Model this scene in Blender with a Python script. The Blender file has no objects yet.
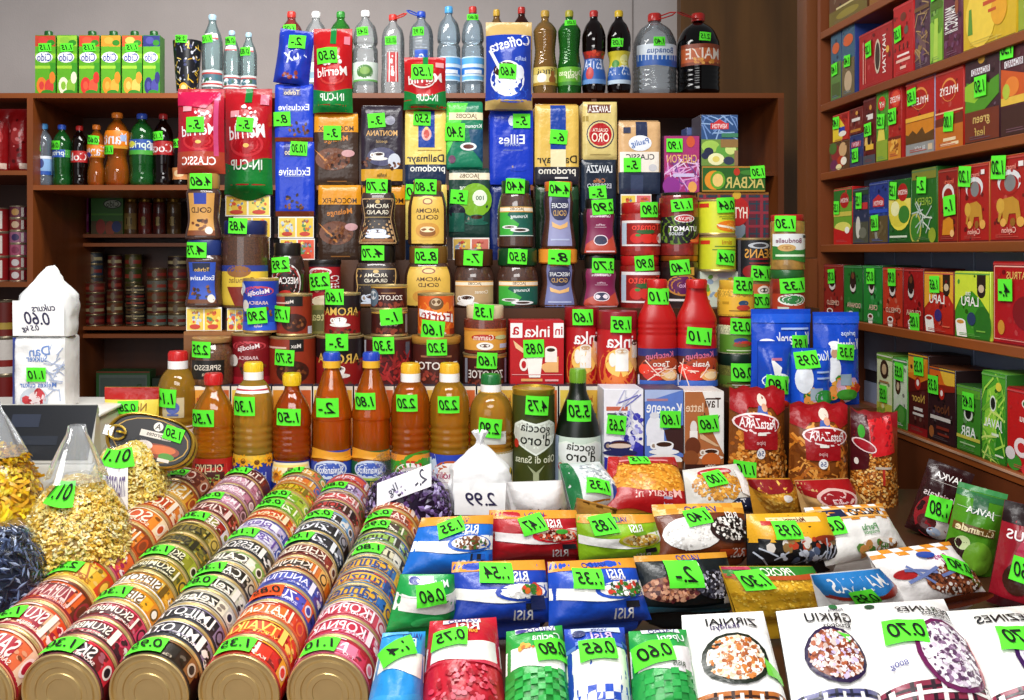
import bpy, bmesh, math, random
from mathutils import Vector, Matrix, noise
from mathutils.geometry import tessellate_polygon

random.seed(11)
scene = bpy.context.scene
COL = scene.collection
PI = math.pi
# ------------------------------------------------------------------ camera model
F, CX, CY, H = 950.0, 423.0, 253.0, 1.45          # focal length in px, optical centre in px, eye height in m


def at(px, py, d):
    """World point seen at pixel (px, py) at distance d along the view axis."""
    return Vector(((px - CX) * d / F, d, H - (py - CY) * d / F))


# ------------------------------------------------------------------ materials
def lin(hexcol):
    h = hexcol
    if len(h) == 3:
        h = ''.join(c * 2 for c in h)
    out = []
    for i in (0, 2, 4):
        c = int(h[i:i + 2], 16) / 255
        out.append(c / 12.92 if c <= 0.04045 else ((c + 0.055) / 1.055) ** 2.4)
    return (*out, 1)


MATS = {}


def mat(col, kind='paper'):
    key = (col, kind)
    if key in MATS:
        return MATS[key]
    m = bpy.data.materials.new(f'{kind}_{col}')
    m.use_nodes = True
    nt = m.node_tree
    N, L = nt.nodes, nt.links
    p = N['Principled BSDF']
    out = N['Material Output']
    c = lin(col)
    p.inputs['Base Color'].default_value = c

    def vary(scale, amt, coord='Object', detail=2.0, stretch=None):
        tc = N.new('ShaderNodeTexCoord')
        nz = N.new('ShaderNodeTexNoise')
        nz.inputs['Scale'].default_value = scale
        nz.inputs['Detail'].default_value = detail
        src = tc.outputs[coord]
        if stretch:
            mp = N.new('ShaderNodeMapping')
            mp.inputs['Scale'].default_value = stretch
            L.new(src, mp.inputs['Vector'])
            src = mp.outputs[0]
        L.new(src, nz.inputs['Vector'])
        mr = N.new('ShaderNodeMapRange')
        mr.inputs['From Min'].default_value = 0.3
        mr.inputs['From Max'].default_value = 0.7
        mr.inputs['To Min'].default_value = 1 - amt
        mr.inputs['To Max'].default_value = 1 + amt
        L.new(nz.outputs['Fac'], mr.inputs['Value'])
        mx = N.new('ShaderNodeVectorMath')
        mx.operation = 'MULTIPLY'
        mx.inputs[0].default_value = c[:3]
        L.new(mr.outputs[0], mx.inputs[1])
        L.new(mx.outputs[0], p.inputs['Base Color'])
        return nz, tc

    def bump(scale, strength, dist, detail=3.0):
        tc = N.new('ShaderNodeTexCoord')
        nz = N.new('ShaderNodeTexNoise')
        nz.inputs['Scale'].default_value = scale
        nz.inputs['Detail'].default_value = detail
        L.new(tc.outputs['Object'], nz.inputs['Vector'])
        b = N.new('ShaderNodeBump')
        b.inputs['Strength'].default_value = strength
        b.inputs['Distance'].default_value = dist
        L.new(nz.outputs['Fac'], b.inputs['Height'])
        L.new(b.outputs[0], p.inputs['Normal'])

    p.inputs['Roughness'].default_value = 0.5
    if kind == 'paper':
        vary(60, 0.05)
        p.inputs['Roughness'].default_value = 0.42
    elif kind == 'tag':
        vary(40, 0.04)
        p.inputs['Roughness'].default_value = 0.7
        p.inputs['Specular IOR Level'].default_value = 0.2
    elif kind == 'plastic':
        vary(20, 0.04)
        p.inputs['Roughness'].default_value = 0.3
    elif kind == 'foil':
        vary(18, 0.07)
        bump(34, 0.55, 0.006, 2.5)
        p.inputs['Roughness'].default_value = 0.24
        p.inputs['Specular IOR Level'].default_value = 0.4
    elif kind == 'film':
        vary(26, 0.08)
        bump(40, 0.5, 0.005, 3)
        p.inputs['Roughness'].default_value = 0.3
        p.inputs['Specular IOR Level'].default_value = 0.5
    elif kind == 'metal':
        vary(30, 0.05)
        p.inputs['Metallic'].default_value = 0.7
        p.inputs['Roughness'].default_value = 0.32
    elif kind == 'coffee':
        vary(330, 0.55, detail=3)
        p.inputs['Roughness'].default_value = 0.6
        p.inputs['Coat Weight'].default_value = 1.0
        p.inputs['Coat Roughness'].default_value = 0.04
    elif kind == 'sauce':
        vary(70, 0.35)
        p.inputs['Coat Weight'].default_value = 1.0
        p.inputs['Coat Roughness'].default_value = 0.04
    elif kind == 'wood':
        vary(9, 0.35, detail=6, stretch=(1, 1, 0.12))
        p.inputs['Roughness'].default_value = 0.4
    elif kind == 'woodh':
        vary(9, 0.3, detail=6, stretch=(0.12, 0.12, 1))
        p.inputs['Roughness'].default_value = 0.4
    elif kind == 'wall':
        nz, tc = vary(5, 0.05, detail=6)
        bump(120, 0.25, 0.004)
        p.inputs['Roughness'].default_value = 0.9
    elif kind == 'pasta':
        vary(40, 0.18)
        p.inputs['Roughness'].default_value = 0.4
    elif kind in ('clear', 'liquid', 'wrap'):
        # see-through plastic: tinted transparency with a glossy skin, fresnel weighted
        N.remove(p)
        tr = N.new('ShaderNodeBsdfTransparent')
        tr.inputs['Color'].default_value = c if kind != 'liquid' else (*(x ** .5 for x in c[:3]), 1)
        gl = N.new('ShaderNodeBsdfGlossy')
        gl.inputs['Roughness'].default_value = 0.06 if kind != 'wrap' else 0.18
        gl.inputs['Color'].default_value = (0.95, 0.95, 0.95, 1)
        fr = N.new('ShaderNodeLayerWeight')
        fr.inputs['Blend'].default_value = 0.32
        mx = N.new('ShaderNodeMixShader')
        first = tr
        if kind == 'liquid':
            df = N.new('ShaderNodeBsdfDiffuse')
            df.inputs['Color'].default_value = c
            tl = N.new('ShaderNodeBsdfTranslucent')
            tl.inputs['Color'].default_value = c
            ad = N.new('ShaderNodeMixShader')
            ad.inputs['Fac'].default_value = 0.5
            L.new(df.outputs[0], ad.inputs[1])
            L.new(tl.outputs[0], ad.inputs[2])
            m0 = N.new('ShaderNodeMixShader')
            m0.inputs['Fac'].default_value = 0.42
            L.new(tr.outputs[0], m0.inputs[1])
            L.new(ad.outputs[0], m0.inputs[2])
            first = m0
        elif kind == 'clear':
            df = N.new('ShaderNodeBsdfDiffuse')
            df.inputs['Color'].default_value = c
            m0 = N.new('ShaderNodeMixShader')
            m0.inputs['Fac'].default_value = 0.16
            L.new(tr.outputs[0], m0.inputs[1])
            L.new(df.outputs[0], m0.inputs[2])
            first = m0
        L.new(fr.outputs['Fresnel' if kind != 'wrap' else 'Facing'], mx.inputs['Fac'])
        L.new(first.outputs[0], mx.inputs[1])
        L.new(gl.outputs[0], mx.inputs[2])
        if kind == 'wrap':
            tc = N.new('ShaderNodeTexCoord')
            nz = N.new('ShaderNodeTexNoise')
            nz.inputs['Scale'].default_value = 30
            b = N.new('ShaderNodeBump')
            b.inputs['Strength'].default_value = 1.0
            b.inputs['Distance'].default_value = 0.02
            L.new(tc.outputs['Object'], nz.inputs['Vector'])
            L.new(nz.outputs['Fac'], b.inputs['Height'])
            L.new(b.outputs[0], gl.inputs['Normal'])
            fr.inputs['Blend'].default_value = 0.07
        L.new(mx.outputs[0], out.inputs['Surface'])
    MATS[key] = m
    return m


# ------------------------------------------------------------------ text outlines (cached)
TXT = {}


def text_outline(s, hand):
    key = (s, hand)
    if key in TXT:
        return TXT[key]
    cu = bpy.data.curves.new('t', 'FONT')
    cu.body = s
    cu.size = 1
    cu.resolution_u = 3
    cu.fill_mode = 'FRONT'
    cu.offset = 0.010 if hand else 0.012
    cu.shear = 0.28 if hand else 0.0
    if hand:
        cu.space_character = 0.95
    ob = bpy.data.objects.new('t', cu)
    COL.objects.link(ob)
    dg = bpy.context.evaluated_depsgraph_get()
    me = bpy.data.meshes.new_from_object(ob.evaluated_get(dg))
    vs = [(v.co.x, v.co.y) for v in me.vertices]
    fs = [tuple(p.vertices) for p in me.polygons]
    bpy.data.objects.remove(ob)
    bpy.data.curves.remove(cu)
    bpy.data.meshes.remove(me)
    if not vs:
        TXT[key] = ([], [], 1, 1)
        return TXT[key]
    x0, x1 = min(v[0] for v in vs), max(v[0] for v in vs)
    y0, y1 = min(v[1] for v in vs), max(v[1] for v in vs)
    hh = max(y1 - y0, 0.3)
    cx, cy = (x0 + x1) / 2, (y0 + y1) / 2
    # the photograph shows all lettering mirrored left to right
    vs = [(-(v[0] - cx) / hh, (v[1] - cy) / hh) for v in vs]
    TXT[key] = (vs, fs, (x1 - x0) / hh, 1)
    return TXT[key]


# ------------------------------------------------------------------ mesh builder
class MB:
    def __init__(self):
        self.v, self.f, self.mi, self.sm, self.mats = [], [], [], [], []

    def _m(self, m):
        if m not in self.mats:
            self.mats.append(m)
        return self.mats.index(m)

    def add(self, vs, fs, m, smooth=False):
        b = len(self.v)
        self.v.extend(tuple(x) for x in vs)
        k = self._m(m)
        for f in fs:
            self.f.append(tuple(b + i for i in f))
            self.mi.append(k)
            self.sm.append(smooth)

    def grid(self, fn, nu, nv, m, smooth=True, closed=False):
        vs, fs = [], []
        nn = nu if closed else nu + 1
        for j in range(nv + 1):
            for i in range(nn):
                vs.append(fn(i / nu, j / nv))
        for j in range(nv):
            for i in range(nu):
                a, b = j * nn + i, j * nn + (i + 1) % nn
                fs.append((a, b, b + nn, a + nn))
        self.add(vs, fs, m, smooth)

    def box(self, x0, x1, y0, y1, z0, z1, m, bev=0.0, seg=1):
        bm = bmesh.new()
        bmesh.ops.create_cube(bm, size=1)
        for v in bm.verts:
            v.co = ((x0 + x1) / 2 + v.co.x * (x1 - x0), (y0 + y1) / 2 + v.co.y * (y1 - y0), (z0 + z1) / 2 + v.co.z * (z1 - z0))
        if bev > 0:
            bmesh.ops.bevel(bm, geom=list(bm.edges), offset=bev, segments=seg, affect='EDGES', profile=0.5)
        bm.verts.index_update()
        self.add([v.co[:] for v in bm.verts], [[v.index for v in f.verts] for f in bm.faces], m, bev > 0 and seg > 1)
        bm.free()

    def prism(self, pts, y0, y1, m):
        """extrude an x-z outline from y0 to y1"""
        n = len(pts)
        vs = [(p[0], y0, p[1]) for p in pts] + [(p[0], y1, p[1]) for p in pts]
        fs = [(i, (i + 1) % n, (i + 1) % n + n, i + n) for i in range(n)]
        fs += [tuple(range(n)), tuple(range(2 * n - 1, n - 1, -1))]
        self.add(vs, fs, m)

    def lathe(self, prof, m, n=26, ry=1.0, e=1.0, cap=True, c=(0, 0, 0)):
        """prof: list of (radius, z); m: a material or a function(z)->material"""
        ring = []
        vs = []
        for r, z in prof:
            for i in range(n):
                a = 2 * PI * i / n
                s, co = math.sin(a), math.cos(a)
                vs.append((c[0] + r * math.copysign(abs(s) ** e, s), c[1] - r * ry * math.copysign(abs(co) ** e, co), c[2] + z))
        base = len(vs)
        for j in range(len(prof) - 1):
            fs = []
            for i in range(n):
                a, b = j * n + i, j * n + (i + 1) % n
                fs.append((a, b, b + n, a + n))
            ring += fs
        if cap:
            if prof[0][0] > 1e-5:
                ring.append(tuple(range(n - 1, -1, -1)))
            if prof[-1][0] > 1e-5:
                k = (len(prof) - 1) * n
                ring.append(tuple(range(k, k + n)))
        self.add(vs, ring, m, True)

    def tube(self, pts, r, m, n=6):
        pts = [Vector(p) for p in pts]
        vs, fs = [], []
        for i, p in enumerate(pts):
            t = (pts[min(i + 1, len(pts) - 1)] - pts[max(i - 1, 0)]).normalized()
            up = Vector((0, 0, 1)) if abs(t.z) < 0.9 else Vector((1, 0, 0))
            a = t.cross(up).normalized()
            b = t.cross(a)
            for k in range(n):
                th = 2 * PI * k / n
                vs.append(p + a * (r * math.cos(th)) + b * (r * math.sin(th)))
        for i in range(len(pts) - 1):
            for k in range(n):
                fs.append((i * n + k, i * n + (k + 1) % n, (i + 1) * n + (k + 1) % n, (i + 1) * n + k))
        fs.append(tuple(range(n)))
        fs.append(tuple(range((len(pts) - 1) * n, len(pts) * n)))
        self.add(vs, fs, m, True)

    def build(self, name, parent=None, loc=None, rot=None, matrix=None):
        me = bpy.data.meshes.new(name)
        me.from_pydata(self.v, [], self.f)
        for m in self.mats:
            me.materials.append(m)
        me.polygons.foreach_set('material_index', self.mi)
        me.polygons.foreach_set('use_smooth', self.sm)
        if any(self.sm):
            me.set_sharp_from_angle(angle=0.75)
        me.update()
        o = bpy.data.objects.new(name, me)
        COL.objects.link(o)
        if parent is not None:
            o.parent = parent
        if loc is not None:
            o.location = loc
        if rot is not None:
            o.rotation_euler = rot
        if matrix is not None:
            o.matrix_world = matrix
        return o


def tag(o, label, cat, group=None, kind=None):
    if label:
        o['label'] = label
    if cat:
        o['category'] = cat
    if group:
        o['group'] = group
    if kind:
        o['kind'] = kind
    return o


def empty(name, loc, rot=(0, 0, 0)):
    o = bpy.data.objects.new(name, None)
    o.empty_display_size = 0.05
    COL.objects.link(o)
    o.location = loc
    o.rotation_euler = rot
    return o


# ------------------------------------------------------------------ surfaces that printing follows
class Surf:
    def __init__(self, fn, su, sv):
        self.fn, self.su, self.sv = fn, su, sv

    def sub(self, u0, v0, u1, v1):
        f = self.fn
        return Surf(lambda u, v, o: f(u0 + (u + 1) / 2 * (u1 - u0), v0 + v * (v1 - v0), o),
                    self.su * (u1 - u0) / 2, self.sv * (v1 - v0))


def flat(w, h, y):
    return Surf(lambda u, v, o: (u * w / 2, y - o, v * h), w / 2, h)


def cyl(Rf, h, ry=1.0, e=1.0, A=1.35):
    rm = max(Rf(0.3), Rf(0.5), Rf(0.7))

    def fn(u, v, o):
        a = u * A
        r = Rf(v)
        s, c = math.sin(a), math.cos(a)
        return ((r + o) * math.copysign(abs(s) ** e, s), -(r * ry + o) * math.copysign(abs(c) ** e, c), v * h)
    return Surf(fn, rm * A, h)


STEP = 0.00009                    # printing lies in thin layers


def p_rect(mb, S, u0, v0, u1, v1, m, o):
    nu = max(1, int(abs(u1 - u0) * S.su / 0.006))
    nv = max(1, int(abs(v1 - v0) * S.sv / 0.007))
    nu, nv = min(nu, 22), min(nv, 24)
    mb.grid(lambda a, b: S.fn(u0 + a * (u1 - u0), v0 + b * (v1 - v0), o), nu, nv, m)


def p_ell(mb, S, u, v, ru, rv, m, o, n=14, rot=0.0, half=False):
    vs = [S.fn(u, v, o)]
    fs = []
    big = ru * S.su > 0.012 or rv * S.sv > 0.015
    rings = (0.33, 0.67, 1.0) if big else (1.0,)
    c, s = math.cos(rot), math.sin(rot)
    q = S.sv / S.su
    end = PI if half else 2 * PI
    for k in rings:
        for i in range(n):
            a = -end * i / (n - 1) if half else end * i / n
            x, y = math.cos(a) * ru * k, math.sin(a) * rv * k
            if rot:
                xm, ym = x * S.su, y * S.sv
                x, y = (xm * c - ym * s) / S.su, (xm * s + ym * c) / S.sv
            vs.append(S.fn(u + x, v + y, o))
    m_ = n - 1 if half else n
    for i in range(m_):
        fs.append((0, 1 + i, 1 + (i + 1) % n))
    for q_ in range(len(rings) - 1):
        for i in range(m_):
            a, b = 1 + q_ * n + i, 1 + q_ * n + (i + 1) % n
            fs.append((a, a + n, b + n, b))
    mb.add(vs, fs, m, True)


def p_text(mb, S, s, u, v, h, m, o, wmax=1.85, hand=False, rot=0.0):
    vs, fs, w, _ = text_outline(s, hand)
    hm = h * S.sv
    sx = hm
    if w * hm > wmax * S.su:
        sx = wmax * S.su / w
    c, sn = math.cos(rot), math.sin(rot)
    out = []
    for x, y in vs:
        xm, ym = x * sx, y * hm
        out.append(S.fn(u + (xm * c - ym * sn) / S.su, v + (xm * sn + ym * c) / S.sv, o))
    mb.add(out, fs, m)


def p_poly(mb, S, pts, m, o):
    pts = [tuple(p) for p in pts]
    todo = [tuple(t) for t in tessellate_polygon([[Vector((p[0], p[1], 0)) for p in pts]])]
    tris = []
    while todo:                                           # cut long triangles so that they follow the surface
        a, b, c = todo.pop()
        ln = [(math.hypot((pts[i][0] - pts[j][0]) * S.su, (pts[i][1] - pts[j][1]) * S.sv), i, j, k) for i, j, k in ((a, b, c), (b, c, a), (c, a, b))]
        q, i, j, k = max(ln)
        if q < .011 or len(tris) > 900:
            tris.append((a, b, c))
            continue
        pts.append(((pts[i][0] + pts[j][0]) / 2, (pts[i][1] + pts[j][1]) / 2))
        n = len(pts) - 1
        todo += [(i, n, k), (n, j, k)]
    mb.add([S.fn(p[0], p[1], o) for p in pts], tris, m, True)


RND = random.Random(5)


def tint(h, f):
    """a paler (f > 0) or deeper (f < 0) ink of the same hue"""
    if len(h) == 3:
        h = ''.join(c * 2 for c in h)
    v = [int(h[i:i + 2], 16) for i in (0, 2, 4)]
    v = [x + (255 - x) * f if f > 0 else x * (1 + f) for x in v]
    return '%02x%02x%02x' % tuple(int(x) // 12 * 12 for x in v)



def draw(mb, S, spec, kind='paper', o0=0.0004):
    """printed artwork, one small command per line item:
    R rect, E ellipse, H half disc, T text, G polygon, C cup on saucer, B coffee beans, S speckle, P pasta sticks, K checks, W wavy band"""
    k = 0
    STEP = {'foil': .00017, 'film': .00022}.get(kind, .00009)
    for op in spec.split(';'):
        t = op.split()
        if not t:
            continue
        o = o0 + k * STEP
        k += 1
        c = t[0]
        if c == 'R':
            p_rect(mb, S, *map(float, t[1:5]), mat(t[5], kind), o)
        elif c == 'E':
            p_ell(mb, S, *map(float, t[1:5]), mat(t[5], kind), o, 18, float(t[6]) if len(t) > 6 else 0)
        elif c == 'H':
            p_ell(mb, S, *map(float, t[1:5]), mat(t[5], kind), o, 12, 0, True)
        elif c == 'T':
            s = t[1].replace('_', ' ')
            p_text(mb, S, s, float(t[2]), float(t[3]), float(t[4]) * (1 if len(t) > 8 else 1.3), mat(t[5], kind), o,
                   float(t[6]) if len(t) > 6 else 1.85, len(t) > 8, float(t[7]) if len(t) > 7 else 0)
        elif c == 'G':
            q = list(map(float, t[2:]))
            p_poly(mb, S, list(zip(q[::2], q[1::2])), mat(t[1], kind), o)
        elif c == 'C':                                  # C u v s [cup colour] [coffee colour]
            u, v, s = map(float, t[1:4])
            cc = t[4] if len(t) > 4 else 'f4f2ee'
            cf = t[5] if len(t) > 5 else '3a1c0c'
            a = S.su / S.sv
            p_ell(mb, S, u, v - 0.42 * s * a, s * 1.05, s * 0.2 * a, mat('e4e0da' if cc == 'f4f2ee' else cc, kind), o, 18)
            p_ell(mb, S, u - s * 0.72, v, s * 0.26, s * 0.26 * a, mat(cc, kind), o + STEP * .3, 12)
            p_ell(mb, S, u - s * 0.72, v, s * 0.14, s * 0.14 * a, mat('a08a78', kind), o + STEP * .5, 10)
            p_ell(mb, S, u, v + 0.1 * s * a, s * 0.66, s * 0.62 * a, mat(cc, kind), o + STEP * .7, 16, 0, True)
            p_ell(mb, S, u, v + 0.1 * s * a, s * 0.66, s * 0.24 * a, mat(cc, kind), o + STEP * .9, 16)
            p_ell(mb, S, u, v + 0.1 * s * a, s * 0.54, s * 0.17 * a, mat(cf, kind), o + STEP * 1.2, 16)
            k += 1
        elif c == 'B':
            u, v, ru, rv, n = map(float, t[1:6])
            for j in range(int(n)):
                a, r = RND.random() * 2 * PI, math.sqrt(RND.random())
                p_ell(mb, S, u + math.cos(a) * r * ru, v + math.sin(a) * r * rv, 0.0042 / S.su, 0.003 / S.sv,
                      mat(RND.choice(('4a2412', '6b3618', '2e150a', '84502a')), kind), o + j * STEP * .12, 8, RND.random() * 3)
            k += 2
        elif c == 'S':                                  # S u v ru rv n size cols
            u, v, ru, rv, n, sz = map(float, t[1:7])
            if kind == 'film' and n > 39:
                n, sz = n * 2.2, sz * .62
            cols = t[7].split(',')
            for j in range(int(n)):
                a, r = RND.random() * 2 * PI, math.sqrt(RND.random())
                q = sz * (0.6 + 0.8 * RND.random())
                p_ell(mb, S, u + math.cos(a) * r * ru, v + math.sin(a) * r * rv, q / S.su, q * 0.8 / S.sv,
                      mat(RND.choice(cols), kind), o + j * STEP * 3 / n, 7, RND.random() * 3)
            k += 3
        elif c == 'P':                                  # P u0 v0 u1 v1 n len wid cols  (short sticks)
            u0, v0, u1, v1, n, ln, wd = map(float, t[1:8])
            cols = t[8].split(',')
            for j in range(int(n)):
                u, v, a = u0 + (u1 - u0) * RND.random(), v0 + (v1 - v0) * RND.random(), RND.random() * PI
                ca, sa = math.cos(a), math.sin(a)
                l2, w2 = ln * (0.7 + .6 * RND.random()), wd
                pts = [(u + (x * ca - y * sa) / S.su, v + (x * sa + y * ca) / S.sv)
                       for x, y in ((-l2, -w2), (0, -w2 * 1.5), (l2, -w2), (l2, w2), (0, w2 * .6), (-l2, w2))]
                mb.add([S.fn(max(-1, min(1, p[0])), max(0, min(1, p[1])), o + j * STEP * 3 / n) for p in pts],
                       [(0, 1, 4, 5), (1, 2, 3, 4)], mat(RND.choice(cols), kind))
            k += 3
        elif c == 'K':                                  # K u0 v0 u1 v1 nx ny col  (gingham squares)
            u0, v0, u1, v1, nx, ny = map(float, t[1:7])
            for i in range(int(nx)):
                for j in range(int(ny)):
                    if (i + j) % 2 == 0:
                        p_rect(mb, S, u0 + (u1 - u0) * i / nx, v0 + (v1 - v0) * j / ny,
                               u0 + (u1 - u0) * (i + 1) / nx, v0 + (v1 - v0) * (j + 1) / ny, mat(t[7], kind), o)
        elif c == 'L':                                  # L plaid lines: u0 v0 u1 v1 nx ny col
            u0, v0, u1, v1, nx, ny = map(float, t[1:7])
            for i in range(int(nx)):
                a = u0 + (u1 - u0) * (i + .5) / nx
                wd = abs(u1 - u0) / nx * .10
                p_rect(mb, S, a - wd, v0, a + wd, v1, mat(t[7], kind), o)
            for j in range(int(ny)):
                a = v0 + (v1 - v0) * (j + .5) / ny
                wd = abs(v1 - v0) / ny * .10
                p_rect(mb, S, u0, a - wd, u1, a + wd, mat(t[7], kind), o + STEP * .5)
            k += 1
        elif c == 'W':                                  # W v0 v1 amp phase col (band with wavy edges)
            v0, v1, amp, ph = map(float, t[1:5])
            mb.grid(lambda a, b: S.fn(-1 + 2 * a, v0 + (v1 - v0) * b + amp * math.sin(ph + a * 5 + b), o), 12, 5, mat(t[5], kind))
        elif c == 'F':                                  # F u v r petal heart  (sunflower)
            u, v, r = map(float, t[1:4])
            a_ = S.su / S.sv
            for j in range(9):
                th = j * 2 * PI / 9
                p_ell(mb, S, u + math.cos(th) * r * .6, v + math.sin(th) * r * .6 * a_, r * .5, r * .2 * a_, mat(t[4], kind), o + j * STEP * .05, 8, th)
            p_ell(mb, S, u, v, r * .42, r * .42 * a_, mat(t[5], kind), o + STEP, 10)
            k += 1


GREEN = '5cea34'


def price(S, u, v, text, parent, size=(0.039, 0.032), rot=None, o=0.0036, col=GREEN):
    """a green price sticker that follows the surface it is stuck to"""
    mb = MB()
    w, h = size
    r = RND.uniform(-0.1, 0.1) if rot is None else rot
    c, s = math.cos(r), math.sin(r)

    def loc(x, y, oo):
        return S.fn(u + (x * c - y * s) / S.su, v + (x * s + y * c) / S.sv, oo)
    mb.grid(lambda a, b: loc((a - .5) * w, (b - .5) * h, o), 8, 5, mat(col, 'tag'))
    T = Surf(lambda a, b, oo: loc(a * w / 2, (b - .5) * h, oo), w / 2, h)
    p_text(mb, T, text, 0, 0.5, 0.6, mat('101810', 'tag'), o + 0.0015, 1.7, True)
    t = mb.build('price_tag', parent)
    t['label'] = f'{"bright green" if col == GREEN else "orange-red"} price sticker reading {text}'
    return t


def prof_fn(prof, rmax):
    """prof: [(r 0..1, z 0..1)] -> R(v) in metres"""
    def R(v):
        if v <= prof[0][1]:
            return prof[0][0] * rmax
        for (r0, z0), (r1, z1) in zip(prof, prof[1:]):
            if v <= z1:
                return rmax * (r0 + (r1 - r0) * (v - z0) / max(z1 - z0, 1e-6))
        return prof[-1][0] * rmax
    return R


def smooth_prof(pts, n=5):
    """Catmull-Rom through the profile points"""
    out = []
    for i in range(len(pts) - 1):
        p0, p1, p2, p3 = pts[max(i - 1, 0)], pts[i], pts[i + 1], pts[min(i + 2, len(pts) - 1)]
        for k in range(n):
            t = k / n
            q = []
            for a in (0, 1):
                q.append(0.5 * (2 * p1[a] + (p2[a] - p0[a]) * t + (2 * p0[a] - 5 * p1[a] + 4 * p2[a] - p3[a]) * t * t
                                + (3 * p1[a] - p0[a] - 3 * p2[a] + p3[a]) * t ** 3))
            q[1] = min(max(q[1], p1[1]), p2[1])
            out.append((max(q[0], 0.02), q[1]))
    out.append(pts[-1])
    return out


def ribs(prof, z0, z1, n, amp):
    out = [p for p in prof if p[1] < z0]
    f = prof_fn(prof, 1)
    m = n * 4
    for i in range(m + 1):
        z = z0 + (z1 - z0) * i / m
        out.append((f(z) - amp * (0.5 - 0.5 * math.cos(2 * PI * n * i / m)), z))
    out += [p for p in prof if p[1] > z1]
    return out
# ------------------------------------------------------------------ product makers
# every maker takes the visible rectangle (x0, x1, y0, y1 in px) and the distance d of the product's front or axis,
# and builds the product at true size, standing on its base
def frame(x0, x1, y0, y1, d):
    return at((x0 + x1) / 2, y1, d), (x1 - x0) * d / F, (y1 - y0) * d / F


def prices(S, tags, x0, x1, y0, y1, parent, curved=None, A=1.35, tsize=None):
    if not tags:
        return
    if isinstance(tags, tuple):
        tags = [tags]
    for t in tags:
        u = (t[1] - (x0 + x1) / 2) / ((x1 - x0) / 2)
        v = (y1 - t[2]) / (y1 - y0)
        if curved:
            Rf, h, ry, e = curved                        # the sticker bridges ribs and steps: it keeps one radius
            rr = max(Rf(min(1, max(0, v + k * .012))) for k in (-1, 0, 1))
            r2 = max(Rf(min(1, max(0, v + k * .03 / h * .35))) for k in (-1, 0, 1))
            rr = max(rr, r2)
            S = cyl(lambda q: rr, h, ry, e)
            u = math.asin(max(-.95, min(.95, u))) / A
        price(S, u, v, t[0], parent, t[3] if len(t) > 3 else (tsize or (0.039, 0.032)))


def carton(name, x0, x1, y0, y1, d, dep, base, art, label, cat, group=None, tags=None, side=None, kind='paper', bev=0.0012, rz=0.0, top=None, zb=None, tsize=None):
    loc, w, h = frame(x0, x1, y0, y1, d)
    mb = MB()
    mb.box(-w / 2, w / 2, 0, dep, 0, h, mat(side or base, kind), bev, 1 if kind == 'paper' else 2)
    S = flat(w * 0.985, h * 0.99, 0)
    if side or kind == 'paper':
        p_rect(mb, S, -1, .005, 1, 1, mat(base, kind), 0.0003)
    if top:
        mb.box(-w / 2 + .001, w / 2 - .001, .001, dep - .001, h, h + .0006, mat(top, kind))
    draw(mb, S, art, kind if kind in ('foil', 'film') else 'paper')
    o = mb.build(name, None, loc, (0, 0, rz))
    tag(o, label, cat, group)
    prices(S, tags, x0, x1, y0, y1, o, tsize=tsize)
    return o


def brick(name, x0, x1, y0, y1, d, dep, base, art, label, cat, group=None, tags=None, flap=True, gold=None):
    """vacuum-packed coffee brick: soft edges, faintly crumpled sides, folded flap on top"""
    loc, w, h = frame(x0, x1, y0, y1, d)
    mb = MB()
    seed = RND.random() * 50

    def fn(u, v, o):
        e = 1 - abs(u) ** 9
        f = 1 - abs(2 * v - 1) ** 14
        bul = 0.006 * max(0.0, e) ** 0.5 * max(0.0, f) ** 0.5 + 0.0012 * noise.noise(Vector((u * 3, v * 5, seed)))
        return (u * w / 2 * (1 - .02 * abs(2 * v - 1) ** 6), 0.006 - bul - o, v * h)
    S = Surf(fn, w / 2, h)
    m = mat(base, 'foil')
    mb.grid(lambda a, b: fn(a * 2 - 1, b, 0), 14, 18, m)
    mb.box(-w / 2 * .985, w / 2 * .985, 0.0055, dep, 0, h, mat(gold or base, 'foil'), .005, 2)
    if flap:
        mb.box(-w / 2 * .96, w / 2 * .96, .012, dep * .6, h, h + .004, mat(gold or base, 'foil'), .0015, 1)
    draw(mb, S, art, 'foil', 0.0005)
    o = mb.build(name, None, loc)
    tag(o, label, cat, group)
    prices(S, tags, x0, x1, y0, y1, o)
    return o


def pouch_surface(w, h, t, seed, amp=0.003, topw=0.97, rag=0.0):
    def half(u, v):
        g = max(0.0, min(1, (v + 0.02) / 0.10)) ** 0.6
        if v > 0.55:
            g *= max(0.0, 1 - ((v - 0.55) / 0.41) ** 2.2)
        q = max(0.0, 1 - abs(u) ** 2.6)
        return t * q * g + 0.0012

    def fn(u, v, o):
        n = noise.noise(Vector((u * 2.6 + seed, v * 5.0, seed * .7)))
        k = half(u, v)
        a = amp * min(1, k / 0.012)
        x = u * w / 2 * (1 - (1 - topw) * v - 0.03 * math.sin(PI * v) * abs(u))
        z = v * h
        if rag and v > .8:                                  # crumpled, uneven top edge
            z += rag * (v - .8) * 5 * noise.noise(Vector((u * 2.3 + seed, 3.1, seed)))
            n += 6 * (v - .8) * noise.noise(Vector((u * 4 + seed, 7.7, seed)))
        return (x, -(k + a * n) - o, z)

    def back(u, v):
        x, y, z = fn(u, v, 0)
        return (x, max(half(u, v) * .85, y + .001), z)
    return Surf(fn, w / 2, h), back


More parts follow.
